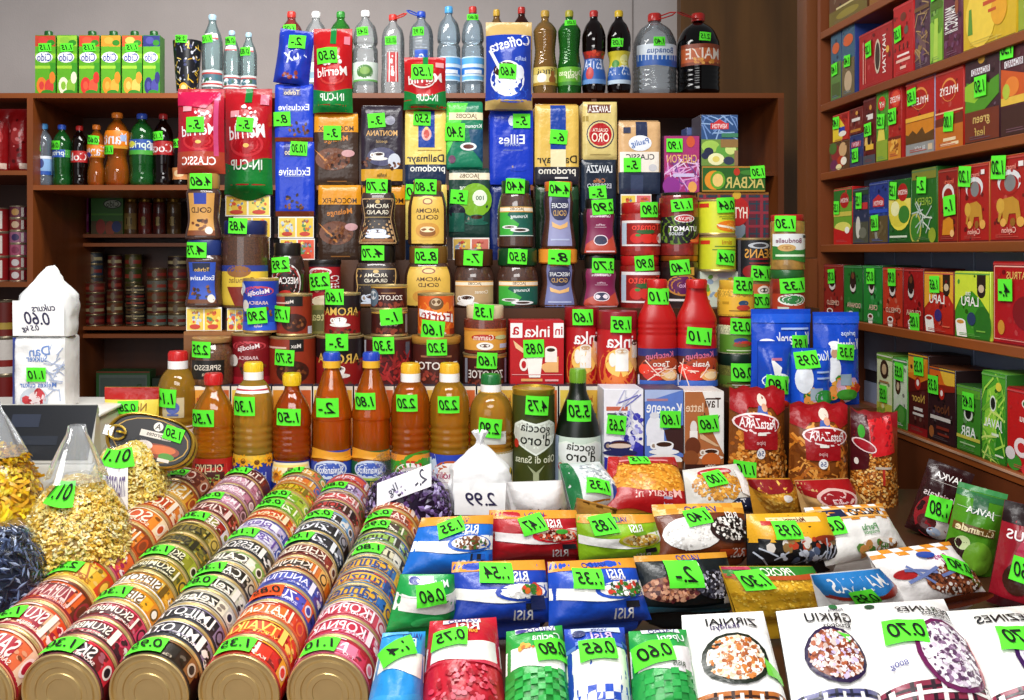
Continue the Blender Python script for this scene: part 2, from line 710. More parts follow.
def pouch(name, x0, x1, y0, y1, d, t, base, art, label, cat, group=None, tags=None, rx=0.0, ry=0.0, rz=0.0, topw=0.97, amp=0.003, loc=None, seal=None, kind='foil', tsize=None, rag=0.0):
    """standing bag: filled belly, flat welded top seam"""
    l0, w, h = frame(x0, x1, y0, y1, d)
    mb = MB()
    S, back = pouch_surface(w, h, t, RND.random() * 40, amp, topw, rag)
    m = mat(base, kind)
    mb.grid(lambda a, b: S.fn(a * 2 - 1, b, 0), 18, 24, m)
    mb.grid(lambda a, b: back(1 - a * 2, b), 10, 12, m)
    mb.add([S.fn(a / 6 - 1, 0, 0) for a in range(13)] + [back(a / 6 - 1, 0) for a in range(13)],
           [(i, i + 1, 14 + i, 13 + i) for i in range(12)], m)
    if seal:
        p_rect(mb, S, -1, .95, 1, 1, mat(seal, kind), .0003)
    draw(mb, S, art, kind, 0.0006)
    o = mb.build(name, None, loc or l0, (rx, ry, rz))
    tag(o, label, cat, group)
    prices(S, tags, x0, x1, y0, y1, o, tsize=tsize)
    return o


BODY = {
    'soda': smooth_prof([(.80, 0), (.98, .04), (1, .12), (.93, .2), (.97, .3), (1, .36), (1, .62), (1, .72), (.93, .80), (.70, .885), (.42, .94), (.33, .965), (.32, 1)]),
    'waist': smooth_prof([(.72, 0), (.95, .05), (1, .16), (.97, .26), (.78, .40), (.80, .46), (.98, .56), (1, .66), (.98, .76), (.70, .88), (.36, .95), (.3, 1)]),
    'water': smooth_prof([(.85, 0), (1, .03), (1, .14), (.95, .2), (1, .26), (1, .52), (.98, .58), (.86, .62), (.98, .66), (.97, .74), (.80, .86), (.45, .93), (.3, .965), (.29, 1)]),
    'ribbed': ribs(smooth_prof([(.9, 0), (1, .03), (1, .22), (.97, .34), (.98, .6), (.96, .74), (.78, .87), (.42, .94), (.31, .97), (.3, 1)]), .3, .74, 11, .035),
    'ale': ribs(smooth_prof([(.9, 0), (1, .03), (1, .34), (.95, .42), (.86, .56), (.97, .76), (.93, .83), (.62, .9), (.33, .94), (.31, 1)]), .4, .8, 10, .02),
    'mineral': smooth_prof([(.86, 0), (1, .04), (1, .2), (.97, .24), (.97, .34), (1, .38), (1, .64), (.93, .73), (.72, .83), (.48, .91), (.37, .96), (.36, 1)]),
    'jug': ribs(smooth_prof([(.86, 0), (.98, .04), (1, .12), (1, .62), (.93, .74), (.70, .87), (.36, .95), (.22, .98), (.21, 1)]), .1, .35, 4, .03),
    'oil': ribs(smooth_prof([(.92, 0), (1, .02), (1, .34), (.96, .36), (.93, .42), (1, .48), (.98, .62), (.98, .66), (1, .71), (.95, .78), (.72, .87), (.44, .94), (.38, .97), (.38, 1)]), .4, .68, 6, .04),
    'oilplain': ribs(smooth_prof([(.92, 0), (1, .02), (1, .35), (1, .66), (1, .76), (.95, .83), (.76, .90), (.50, .945), (.44, .965), (.44, 1)]), .40, .64, 5, .05),
    'oilcone': smooth_prof([(.94, 0), (1, .02), (1, .36), (.95, .38), (.95, .60), (1, .63), (.98, .67), (.78, .79), (.44, .92), (.3, .97), (.3, 1)]),
    'olive': smooth_prof([(.93, 0), (1, .02), (1, .50), (.98, .58), (.86, .70), (.60, .83), (.4, .92), (.36, 1)]),
    'ketchup': ribs(smooth_prof([(.94, 0), (1, .03), (1, .50), (.97, .53), (1, .56), (1, .66), (.88, .74), (.62, .85), (.52, .93), (.5, 1)]), .5, .66, 3, .03),
    'jar': smooth_prof([(.86, 0), (.97, .03), (1, .1), (1, .62), (.97, .76), (.86, .93), (.78, 1)]),
    'jarround': smooth_prof([(.8, 0), (.96, .05), (1, .2), (1, .62), (.95, .80), (.8, .95), (.76, 1)]),
    'jarwaist': smooth_prof([(.92, 0), (1, .04), (.99, .12), (.86, .38), (.80, .55), (.86, .82), (.82, .94), (.76, 1)]),
    'jarstraight': smooth_prof([(.92, 0), (1, .03), (1, .90), (.93, .97), (.9, 1)]),
    'jaraxe': smooth_prof([(.9, 0), (1, .04), (.96, .16), (.84, .40), (.92, .80), (.95, .90), (.80, 1)]),
}


def bottle(name, x0, x1, y0, y1, d, prof, body, cap, label, group=None, lab=None, tags=None, cat='bottle', capk=(.34, .065), bodykind='clear',
           ry=1.0, e=1.0, handle=None, ring=None, capkind='plastic', fill=None, zb=None, badge=None, tsize=None):
    """bottle: body, printed label wrapped round it, screw cap, price sticker"""
    loc, w, h = frame(x0, x1, y0, y1, d)
    root = empty(name, loc)
    tag(root, label, cat, group)
    r = w / 2
    hb = h * (1 - capk[1])
    R = prof_fn(BODY[prof], r)
    mb = MB()
    mb.lathe([(a * r, z * hb) for a, z in BODY[prof]], mat(body, bodykind), 28, ry, e)
    mb.build('body', root)
    if fill:                                            # drink inside, down from a level
        lv, fc = fill
        mb = MB()
        mb.lathe([(a * r * .93, max(z * hb, .002)) for a, z in BODY[prof] if z < lv], mat(fc, 'liquid'), 24, ry, e)
        mb.build('drink', root)
    cr = capk[0] * r
    mb = MB()
    ch = h * capk[1]
    mb.lathe([(cr, hb - .003), (cr * 1.03, hb + ch * .1), (cr, hb + ch * .85), (cr * .9, hb + ch), (.001, hb + ch)], mat(cap, capkind), 20)
    if ring:
        mb.lathe([(cr * 1.06, hb - ch * .75), (cr * 1.06, hb + ch * .05)], mat(ring, capkind), 20, cap=False)
        mb.lathe([(cr * 1.06, hb - ch * .75), (cr * .8, hb - ch * .76)], mat(ring, capkind), 20, cap=False)
    for i in range(14):
        a = i * 2 * PI / 14
        mb.box(cr * math.sin(a) - .0006, cr * math.sin(a) + .0006, -cr * math.cos(a) - .0006, -cr * math.cos(a) + .0006, hb + ch * .12, hb + ch * .8, mat(cap, capkind))
    co = mb.build('cap', root)
    if handle:
        mb = MB()
        s = handle[1]
        pts = [(cr * .5, -cr * .9, hb + ch * .1), (cr * 1.2 * s, -cr, hb + ch * .2), (cr * 2.6 * s, -cr * .6, hb + ch * .7), (cr * 3.3 * s, 0, hb + ch * 1.25),
               (cr * 2.6 * s, cr * .5, hb + ch * 1.35), (cr * 1.1 * s, cr * .8, hb + ch * .9), (cr * .4, cr * .6, hb + ch * .5)]
        mb.tube(pts, .0028, mat(handle[0], 'plastic'))
        mb.build('handle', co)
    S = cyl(R, hb, ry, e)
    if lab:
        v0, v1, bc, art = lab
        mb = MB()
        full = cyl(R, hb, ry, e, PI)
        mb.grid(lambda a, b: full.fn(a * 2 - 1, v0 + (v1 - v0) * b, .0007), 36, 8, mat(bc, 'paper'), True, False)
        draw(mb, S.sub(-1, v0, 1, v1), art, 'paper', .0010)
        mb.build('label', root)
    if badge:
        v0, v1, A, bc, art = badge
        mb = MB()
        SS = S.sub(-A, v0, A, v1)
        p_rect(mb, SS, -1, 0, 1, 1, mat(bc, 'paper'), .0006)
        draw(mb, SS, art, 'paper', .0009)
        mb.build('badge', root)
    R2 = lambda v: R(min(1, v / (1 - capk[1]))) if v < 1 - capk[1] else cr * 1.05
    prices(S, tags, x0, x1, y0, y1, root, (R2, h, ry, e), tsize=tsize)
    return root


def jar(name, x0, x1, y0, y1, d, prof, body, lid, label, group=None, lab=None, tags=None, cat='jar', lidk=(.84, .2), bodykind='coffee', ry=1.0, e=1.0,
        lidkind='plastic', lidring=None, wrap=None):
    """glass jar: body with its contents, screw lid, front label, price sticker"""
    loc, w, h = frame(x0, x1, y0, y1, d)
    root = empty(name, loc)
    tag(root, label, cat, group)
    r = w / 2
    hb = h * (1 - lidk[1])
    R = prof_fn(BODY[prof], r)
    mb = MB()
    mb.lathe([(a * r, z * hb) for a, z in BODY[prof]], mat(body, bodykind), 32, ry, e)
    mb.build('body', root)
    lr = lidk[0] * r
    lh = h * lidk[1]
    mb = MB()
    ee = 1 if e == 1 else (1 + e) / 2
    mb.lathe([(lr * .97, hb - .001), (lr, hb + lh * .06), (lr, hb + lh * .9), (lr * .96, hb + lh), (.001, hb + lh)], mat(lid, lidkind), 28, ry, ee)
    if lidring:
        mb.lathe([(lr * 1.015, hb + lh * lidring[1]), (lr * 1.015, hb + lh * lidring[2])], mat(lidring[0], lidkind), 28, ry, ee, cap=False)
    mb.build('lid', root)
    S = cyl(R, hb, ry, e)
    if wrap:
        v0, v1, bc, art = wrap
        mb = MB()
        full = cyl(R, hb, ry, e, PI)
        mb.grid(lambda a, b: full.fn(a * 2 - 1, v0 + (v1 - v0) * b, .0006), 40, 8, mat(bc, 'paper'))
        draw(mb, S.sub(-1, v0, 1, v1), art, 'paper', .0010)
        mb.build('label', root)
    if lab:
        v0, v1, A, bc, art = lab
        mb = MB()
        SS = S.sub(-A, v0, A, v1)
        if bc:
            p_rect(mb, SS, -1, 0, 1, 1, mat(bc, 'paper'), .0006)
        draw(mb, SS, art, 'paper', .0009)
        mb.build('label', root)
    lf = 1 - lidk[1]
    R2 = lambda v: R(min(1, v / lf)) if v < lf else lr * 1.02
    prices(S, tags, x0, x1, y0, y1, root, (R2, h, ry, e))
    return root


def tin(name, x0, x1, y0, y1, d, wrap, art, label, group=None, tags=None, cat='tin', rim='c9b07a', lid=None, tinlid=0.0, kind='paper', ring=False):
    """upright tin: metal body with rolled rims, printed wrap, optional slip lid"""
    loc, w, h = frame(x0, x1, y0, y1, d)
    root = empty(name, loc)
    tag(root, label, cat, group)
    r = w / 2
    mb = MB()
    q = .0025
    m = mat(rim, 'metal')
    mb.lathe([(r * .97, 0), (r, .001), (r, .0035), (r * .965, .006), (r * .965, h - .006), (r, h - .0035), (r, h - .001), (r * .97, h), (r * .93, h), (r * .92, h - .003), (.001, h - .003)], m, 36)
    mb.build('body', root)
    R = lambda v: r * .965
    mb = MB()
    S = cyl(R, h)
    full = cyl(R, h, A=PI)
    mb.grid(lambda a, b: full.fn(a * 2 - 1, .05 + .9 * b, .0006), 40, 4, mat(wrap, kind))
    draw(mb, S.sub(-1, .05, 1, .95), art, kind, .0010)
    mb.build('label', root)
    if lid:
        mb = MB()
        lh = h * tinlid
        mb.lathe([(r * 1.01, h - lh), (r * 1.02, h - lh + .001), (r * 1.02, h - .002), (r, h + .0005), (r * .9, h + .0005), (.001, h + .0002)], mat(lid, 'plastic' if lid[0] != 'm' else 'metal'), 32)
        mb.build('lid', root)
    prices(S, tags, x0, x1, y0, y1, root, (lambda v: r * 1.02, h, 1.0, 1.0))
    return root


# ------------------------------------------------------------------ things lying on the sloping boards
def tin_axis_z(d):                       # height of the axes of the lying tins
    return H - 0.512 + (d - 1.1) * 0.0843


def seam_z(d):                           # height of the welded edges of the lying bags
    return H - 0.480 + (d - 1.05) * 0.092


def on_seam(px, py, up=0.0):
    k = (py - CY) / F
    d = (0.480 - up + 1.05 * 0.092) / (k + 0.092)
    return Vector(((px - CX) * d / F, d, seam_z(d) + up))


def lying_bag(name, corners, t, base, art, label, group, tags=(), cat='bag', far=0.068, near=0.0, amp=0.0027, kind='film', tie=False, flip=None, pw=2.4):
    """pillow bag on the slope; corners far-left, far-right, near-right, near-left in px"""
    c = [on_seam(corners[i], corners[i + 1], far if i < 4 else near) for i in (0, 2, 4, 6)]
    tl, tr, br, bl = c
    tl, tr = tl.lerp(tr, -.035), tr.lerp(tl, -.035)
    bl, br = bl.lerp(br, -.035), br.lerp(bl, -.035)
    cen = (tl + tr + br + bl) / 4
    nrm = (br - bl).cross(tl - bl).normalized()                # bags lean on one another, far end up
    seed = RND.random() * 60
    wid = ((tr - tl).length + (br - bl).length) / 2
    ln = ((tl - bl).length + (tr - br).length) / 2

    def fn(u, v, o):
        s, w = (u + 1) / 2, v
        inset = .02 * math.sin(PI * v)                     # the belly pulls the sides in
        s = .5 + (s - .5) * (1 - inset * .6)
        p = bl.lerp(br, s).lerp(tl.lerp(tr, s), w) - cen
        q = max(0, 1 - abs(u) ** pw) ** .7 * (max(0, 1 - (1 - 2 * v) ** 4) ** .7 if v < .5 else max(0, 1 - (2 * v - 1) ** 2.2))
        n = noise.noise(Vector((u * 2.2 + seed, v * 4.5, seed))) + .5 * noise.noise(Vector((u * 6 + seed, v * 9, seed)))
        return p + nrm * (t * q + amp * n * min(1, q * 2.5) + o + .0015)

    def under(u, v):
        p = fn(u, v, 0)
        s = (u + 1) / 2
        q = max(0, 1 - abs(u) ** 3) * max(0, 1 - abs(2 * v - 1) ** 3)
        b = bl.lerp(br, s).lerp(tl.lerp(tr, s), v) - cen
        return (b.x, b.y, b.z - (.026 + near + (far - near) * v) * q ** .5)
    S = Surf(fn, wid / 2, ln)
    mb = MB()
    m = mat(base, kind)
    mb.grid(lambda a, b: fn(a * 2 - 1, b, 0), 22, 26, m)
    mb.grid(lambda a, b: under(1 - a * 2, b), 8, 8, m)
    draw(mb, S, art, kind, .0008)
    o = mb.build(name, None, cen)
    tag(o, label, cat, group)
    for q in tags:
        price(S, q[1], q[2], q[0], o, q[4] if len(q) > 4 else (.039, .026), q[3] if len(q) > 3 else None, .0042)
    return o
# ------------------------------------------------------------------ the setting
def slab(name, x0, x1, y0, y1, z0, z1, m, parent=None, bev=0.0, kind=None):
    mb = MB()
    mb.box(x0, x1, y0, y1, z0, z1, m, bev)
    o = mb.build(name, parent)
    if kind:
        o['kind'] = kind
    return o


WOOD, WOODH, WOODD = mat('7c3f18', 'wood'), mat('8a4719', 'woodh'), mat('4a2410', 'wood')
slab('floor', -4, 3, -1.5, 6, -.05, 0, mat('6a6058', 'wall'), kind='structure')
slab('wall_back', -4, 3, 4.75, 4.85, 0, 3.2, mat('c4bcb9', 'wall'), kind='structure')
slab('wall_right', 1.125, 1.2, -1.5, 2.42, 0, 3.2, mat('8a8480', 'wall'), kind='structure')
slab('trim_1', 1.27, 2.6, 4.68, 4.75, 0, 3.2, mat('6a461e', 'wood'), kind='structure')      # wood panel behind the cabinet
slab('trim_2', .985, 1.02, 2.44, 2.50, H - .012, 3.2, mat('6a3a18', 'wood'), kind='structure')   # post behind the wall shelf
mb = MB()
mb.box(1.045, 1.05, 4.745, 4.752, 2.0, 3.2, mat('8f8783', 'wall'))
mb.build('trim_4')['kind'] = 'structure'                                                  # seam strip in the grey wall

# back cabinet: open bays, deeper at the lower left
cab = empty('back_cabinet', (0, 0, 0))
tag(cab, 'long open brown wooden cabinet against the grey back wall', 'cabinet')


def cx(px, d=3.8):
    return (px - CX) * d / F


def cz(py, d=3.8):
    return H - (py - CY) * d / F


slab('top_board', cx(-160), cx(784), 3.8, 4.66, cz(98), cz(93), WOODH, cab)
slab('side_panel', cx(778), cx(784), 3.8, 4.66, 0, cz(98), WOOD, cab)
slab('side_panel', cx(592), cx(597), 3.81, 4.35, 0, cz(98), WOOD, cab)
slab('side_panel', cx(27), cx(33), 3.8, 4.66, 0, cz(98), WOOD, cab)
slab('side_panel', cx(-160), cx(-154), 3.8, 4.66, 0, cz(98), WOOD, cab)
slab('back_panel', cx(33), cx(778), 4.36, 4.375, cz(190), cz(98), WOODD, cab)
slab('back_panel', cx(330), cx(778), 4.36, 4.375, 0, cz(190), WOODD, cab)
slab('back_panel', cx(33), cx(330), 4.65, 4.66, 0, cz(190), WOODD, cab)
slab('back_panel', cx(-154), cx(27), 4.36, 4.375, 0, cz(98), WOODD, cab)
slab('shelf', cx(33), cx(592), 3.8, 4.36, cz(190), cz(185), WOODH, cab)
slab('shelf', cx(597), cx(778), 3.84, 4.36, cz(175), cz(171), WOODH, cab)
slab('shelf', cx(-154), cx(27), 3.8, 4.36, cz(175), cz(170.5), WOODH, cab)
slab('shelf', cx(-154), cx(27), 3.8, 4.36, cz(287), cz(282), WOODH, cab)
slab('shelf', cx(-154), cx(27), 3.8, 4.36, cz(420), cz(415), WOODH, cab)
for a, b in ((237.5, 234), (246.5, 243), (330, 326.5), (338, 334), (420, 416)):
    slab('shelf', cx(33), cx(330), 4.36, 4.65, cz(a, 4.36), cz(b, 4.36), WOODH, cab)

# wall shelf unit along the right wall
XR, XB = 1.0, 1.105
uni = empty('wall_shelf_unit', (0, 0, 0))
tag(uni, 'tall brown wooden wall shelf full of tea boxes along the right wall', 'shelf unit')
LEV = [H + .555, H + .372, H + .200, H + .0205, H - .158, H - .370]
for z in LEV:
    slab('shelf', XR, XB + .01, .9, 2.39, z - .019, z, mat('80421a', 'woodh'), uni, .0015)
slab('end_panel', XR, XB + .015, 2.39, 2.408, H - .9, 3.2, mat('6a3517', 'wood'), uni)
slab('lower_panel', XR + .002, XR + .014, .9, 2.39, .5, LEV[5] - .021, mat('5a2c14', 'wood'), uni)
slab('edge_highlight', XR - .002, XR + .002, .9, 2.39, LEV[5] - .006, LEV[5] - .002, mat('b08a70', 'wood'), uni)  # thin highlight on the lowest shelf's edge, painted as a paler strip
mb = MB()
mb.box(XB + .008, XB + .013, .9, 2.39, .5, 2.6, mat('20242e', 'plastic'))
y = 2.39
while y > .95:
    for z0 in (H - .9, H - .62, H - .29, H - .10, H + .09, H + .27, H + .45, H + .63):
        mb.box(XB + .003, XB + .009, y - .158, y - .003, z0, z0 + .30 if z0 < H - .5 else z0 + .187, mat('8490aa', 'plastic'), .001)
    y -= .160
mb.build('back_panel', uni)
slab('foot_block', .979, 1.03, 2.41, 2.5, 0, H - .014, mat('6e3a19', 'wood'), uni)

# sales counter with sloping boards and the stepped rack behind them
cou = empty('sales_counter', (0, 0, 0))
tag(cou, 'low wooden sales counter under the piled groceries', 'counter')
slab('counter_top', -1.5, .999, 1.62, 2.36, H - .53, H - .50, mat('6b3d1e', 'woodh'), cou)
slab('counter_body', -1.48, .995, 1.0, 2.34, 0, H - .66, mat('5a3016', 'wood'), cou)
mb = MB()
zt = lambda d: tin_axis_z(d) - .0515
mb.add([(-1.5, .8, zt(.8)), (-.062, .8, zt(.8)), (-.062, 1.76, zt(1.76)), (-1.5, 1.76, zt(1.76)),
        (-1.5, .8, H - .68), (-.062, .8, H - .68), (-.062, 1.76, H - .68), (-1.5, 1.76, H - .68)],
       [(0, 1, 2, 3), (4, 7, 6, 5), (0, 4, 5, 1), (1, 5, 6, 2), (2, 6, 7, 3), (3, 7, 4, 0)], mat('4c2a14', 'woodh'))
mb.build('sloping_board', cou)
mb = MB()
zb_ = lambda d: seam_z(d) - .031
mb.add([(-.060, .8, zb_(.8)), (.997, .8, zb_(.8)), (.997, 1.785, zb_(1.785)), (-.060, 1.785, zb_(1.785)),
        (-.060, .8, H - .68), (.997, .8, H - .68), (.997, 1.785, H - .68), (-.060, 1.785, H - .68)],
       [(0, 1, 2, 3), (4, 7, 6, 5), (0, 4, 5, 1), (1, 5, 6, 2), (2, 6, 7, 3), (3, 7, 4, 0)], mat('3c2010', 'woodh'))
mb.build('sloping_board', cou)

rack = empty('display_rack', (0, 0, 0))
tag(rack, 'stepped wooden rack carrying the coffee, tins and jars', 'rack')
ZS0, ZS1, ZS2 = H - .272, H - .1171, H - .0157
slab('step', -.49, .80, 1.917, 2.012, H - .499, ZS0, mat('3a2010', 'wood'), rack)
slab('step', -.49, .84, 2.013, 2.116, H - .499, ZS1, mat('442510', 'wood'), rack)
slab('step', -.49, .84, 2.117, 2.34, H - .499, ZS2, mat('4c2a13', 'woodh'), rack)
slab('step', .335, .575, 1.79, 1.892, H - .499, H - .4105, mat('3a2010', 'wood'), rack)
slab('step', .60, .86, 1.80, 1.892, H - .499, H - .294, mat('4a2612', 'wood'), rack)
# ------------------------------------------------------------------ goods on and in the back cabinet
G1 = 'juice cartons on top of the cabinet'
for x0, x1, fr, fr2, tp, t, what in (
        (35, 55.5, 'e8822a', 'd8403a', 'c8442c', 1, 'orange and grapefruit, leftmost of the row'), (57, 77, 'f2f0d0', '8ac03a', '9acc3a', 1, 'pale apple, without a cap'),
        (79, 99.5, 'd8362a', 'e85a3a', 'd8462c', 1, 'red tomato or strawberry'), (101, 120.5, 'f0901e', 'f7b040', 'f09a2a', 0, 'sliced orange and no price sticker'),
        (122, 142, 'f0a030', 'f8c860', 'd85a2c', 1, 'cut peach'), (143, 160, '2c2f7a', '4a4aa0', '28307a', 0, 'dark blue berries, rightmost of the row')):
    o = carton('juice_carton', x0, x1, 35, 95.8, 3.86, .072, '5fae1e',
               f'R -1 .82 1 1 {tp};E -.2 .92 .5 .06 {fr2};E .55 .88 .4 .05 2f8a1e;R -1 .62 1 .70 8fce2a;R .45 0 1 .55 3c9a1c;R -1 .45 .5 .5 a8d83a;E -.1 .64 .85 .09 f4f6fa;T Cido -.1 .64 .1 2a3c9a 1.4;'
               f'E -.35 .17 .5 .14 {fr};E .4 .15 .45 .13 {fr2};E -.35 .17 .25 .07 {fr2};E .2 .05 .6 .05 2f8a1e;E .7 .3 .3 .1 {fr}',
               f'green juice carton printed with {what}', 'juice carton', G1, ('1.15', (x0 + x1) / 2, 47, (.052, .034)) if t else None, side='3a8a1e')
    if what[:4] != 'pale':
        mb = MB()
        w = .017
        mb.lathe([(w, 0), (w, .020), (w * .9, .023), (.001, .023)], mat('1c5a22', 'plastic'), 16, c=(0, .036, .2465))
        mb.build('cap', o)
# patterned cup
loc, w, h = frame(173, 202, 42, 95.8, 3.88)
r = tag(empty('patterned_tumbler', loc), 'flared black tumbler with yellow swirl pattern beside the juice cartons', 'tumbler')
mb = MB()
R_ = lambda v: w / 2 * (.72 + .28 * v)
mb.lathe([(R_(v), v * h) for v in (0, .2, .4, .6, .8, 1)] + [(R_(1) * .93, h), (R_(.1) * .9, h * .1), (.001, h * .08)], mat('15151c', 'plastic'), 30)
S = cyl(R_, h)
RND.seed(3)
draw(mb, S, 'P -1 .05 1 .97 46 .012 .0016 e8c23a,f0d870,d8a82a,c8c8d0;S 0 .6 .8 .35 20 .006 3a3f6a,c8ccd8;E -.1 .12 .3 .09 f0b030;E -.1 .12 .18 .05 f8e0a0', 'plastic')
mb.build('body', r)
price(S, -.15, 1.0, '2.95', r, (.045, .03))

G2 = 'bottles on top of the cabinet'
CL = 'eef3f5'
BL = 95.9


def top(x0, x1, y0, prof, body, cap, label, **k):
    return bottle(k.pop('name', 'drink_bottle'), x0, x1, y0, BL + k.pop('dy', 0), k.pop('d', 3.87), prof, body, cap, label, G2, **k)


mi = (.1, .32, 'd4dede', 'R -1 .35 1 .75 4a6a78;R -1 .75 1 .85 b83a3a;R -1 .12 1 .22 b83a3a;S -.2 .5 .7 .15 14 .008 2a5a3a,3a6a78,e8eef0')
for x0, x1, y0, t, wh in ((202, 223, 15, ('1.10', 209, 41, (.045, .032)), 'tall clear mineral water bottle with pale blue cap beside the tumbler'),
                          (223.5, 240.5, 31, ('0.85', 230, 42, (.045, .032)), 'middle one of the three clear mineral water bottles by the tumbler'),
                          (240.5, 257, 33, ('0.83', 246, 53, (.045, .034)), 'short clear mineral water bottle at the right of its trio')):
    top(x0, x1, y0, 'mineral', 'd0e6e8', 'a8c8d8', wh, name='water_bottle', lab=mi, tags=t, capk=(.36, .06), badge=(.72, .80, .6, 'e8e0e2', 'R -1 0 1 .3 c04a50'))
top(279, 304, 12, 'soda', 'd86060', 'c03028', 'red soda bottle with a red cap behind a leaning blue bag', fill=(.8, 'c02028'), tags=('1.05', 291, 31, (.05, .03)))
top(304, 328, 12, 'soda', CL, 'f0f0f0', 'clear soda bottle with a white cap between the red and green ones', lab=(.15, .4, 'c8d8d0', 'R -1 .2 1 .5 8ab0c0'))
top(328.5, 353, 12, 'soda', '58c850', '2a8a2a', 'all-green soda bottle with a green cap behind a tall red bag', lab=(.1, .32, '2f9a2c', 'E 0 .5 .4 .3 d8e870'), fill=(.88, '30b028'))
top(353, 378, 11, 'water', CL, 'f4f4f4', 'clear water bottle with white cap and round green label emblem', name='water_bottle', lab=(.16, .40, 'd0dcd2', 'E 0 .5 .5 .36 4a7a3a;E 0 .55 .3 .2 7aa050;R -1 0 1 .1 5a9a4a'), tags=('0.45', 363, 34, (.045, .034)))
top(381, 405, 15, 'ribbed', CL, 'c8281e', 'clear ribbed water bottle with red cap, loop and red upright label', name='water_bottle', handle=('c8281e', 1), badge=(.16, .55, .35, 'b82a2c', 'R -.7 0 -.5 1 e8d8d8;R .5 0 .7 1 e8d8d8;S 0 .5 .3 .45 10 .006 f4e8e8'), tags=('0.55', 391, 43, (.045, .034)))
top(408.5, 434, 12, 'ribbed', 'd8e2ea', '2048b8', 'clear ribbed water bottle with royal blue cap and loop', name='water_bottle', handle=('2048b8', -1), badge=(.3, .56, .4, '2050b8', 'E 0 .5 .5 .3 d8e8f4;R -1 0 1 .15 c03030'), tags=('0.95', 418, 34, (.045, .034)))
wl = (.16, .45, 'cfe4f4', 'R -1 .28 1 .55 2a78d0;R -1 .05 1 .2 6ab4e8;R -1 .7 1 .95 58a8e4;R -.6 .3 .6 .45 e8f0fa')
top(437, 460.5, 7, 'water', 'd8e9f4', '4aa0dc', 'blue-labelled water bottle with a light blue cap', name='water_bottle', lab=wl)
top(461.5, 484, 7, 'water', 'd8e9f4', 'c02c24', 'blue-labelled water bottle with a red cap and neck sticker', name='water_bottle', lab=wl, tags=('0.60', 472, 19, (.045, .024)))
top(487, 506, 10, 'soda', 'c8a060', 'c8a030', 'bottle with a gold cap mostly hidden behind the blue coffee bag', fill=(.7, 'a87a30'))
top(511, 532, 7.5, 'soda', '6a2c14', 'b02018', 'dark bottle with a red cap behind the blue coffee bag', fill=(.84, '6a2008'), badge=(.55, .84, 1, 'e8b040', 'E 0 .5 .5 .3 c86a1a'))
top(533, 557, 11, 'ale', 'd8b468', 'c09a3a', 'pale gold drink bottle with gold cap and pear on its label', lab=(.11, .34, 'e8d890', 'R -1 .62 1 1 d8c060;T Pinot 0 .78 .3 2a2418;E -.3 .4 .3 .26 f4f0e4;E .4 .3 .26 .24 9a5a24;E .4 .6 .14 .2 9a5a24;R -1 0 1 .16 b08a30'), fill=(.93, 'd0a040'))
top(557.5, 581, 11, 'ale', '40b83c', 'a8a02c', 'bright green drink bottle with yellow-green cap', lab=(.11, .34, '6ab42a', 'T Duchess 0 .7 .24 f0f4d0;T pear 0 .42 .22 f0f4d0;R -1 0 1 .2 3a8a20'), fill=(.93, '20a020'), tags=('1.05', 569, 25, (.045, .022)))
top(582, 605.5, 11, 'waist', '2a0c08', 'b82824', 'dark iced tea bottle with red cap and blue strawberry label', lab=(.13, .54, '2f62b4', 'R -1 .78 1 1 8a2a20;T NESTEA 0 .6 .24 d4dcf4;S 0 .88 .9 .1 14 .008 c83020,e05030,2a7a2a;E -.4 .32 .26 .2 c02a2a;R -1 0 1 .14 6a98d4'), fill=(.92, '1c0604'))
top(607, 630.5, 11, 'waist', '2a0c08', 'd8b420', 'dark iced tea bottle with yellow cap and yellow lemon label', lab=(.13, .54, 'd4c430', 'R -1 .1 1 .52 2f62b4;T NESTEA 0 .42 .24 e4ecf8;E .3 .74 .36 .16 f0ec9a;R -1 0 1 .12 c8dcec;E -.4 .62 .3 .12 3a8a2a'), fill=(.92, '1c0604'), tags=('1.05', 615, 45, (.045, .034)))
top(633, 676, 14, 'jug', 'e2eaf0', 'b8241e', 'big five litre water jug with red cap and loop handle', name='water_jug', d=3.93, capk=(.3, .085), handle=('b8241e', 1), tags=('1.40', 654, 46, (.045, .036)),
    badge=(.36, .64, .85, 'dce6f0', 'W .0 .5 .06 1 2f68bc;R -1 0 1 .25 2a5cb0;T Bonaqua .05 .66 .28 3a5a9a 1.7'))
top(677, 719, 14, 'jug', '140a08', 'b02018', 'big dark kvass jug with red cap and orange label', name='drink_jug', d=3.93, capk=(.3, .085), handle=('8a1c14', -1), fill=(.86, '0c0504'), tags=('2.15', 699, 41, (.045, .034)),
    badge=(.36, .64, .85, 'c05a24', 'R -1 .8 1 1 8a3a18;R -1 0 1 .14 8a3a18;T MAIZE 0 .55 .4 f4e4d4 1.5;S 0 .2 .8 .12 16 .006 d88a30,e8a850'))

G3 = 'bottles on the upper cabinet shelf'


def mid(x0, x1, y0, prof, body, cap, label, **k):
    return bottle(k.pop('name', 'drink_bottle'), x0, x1, y0, 186.9, 3.91, prof, body, cap, label, G3, capk=k.pop('capk', (.42, .065)), **k)


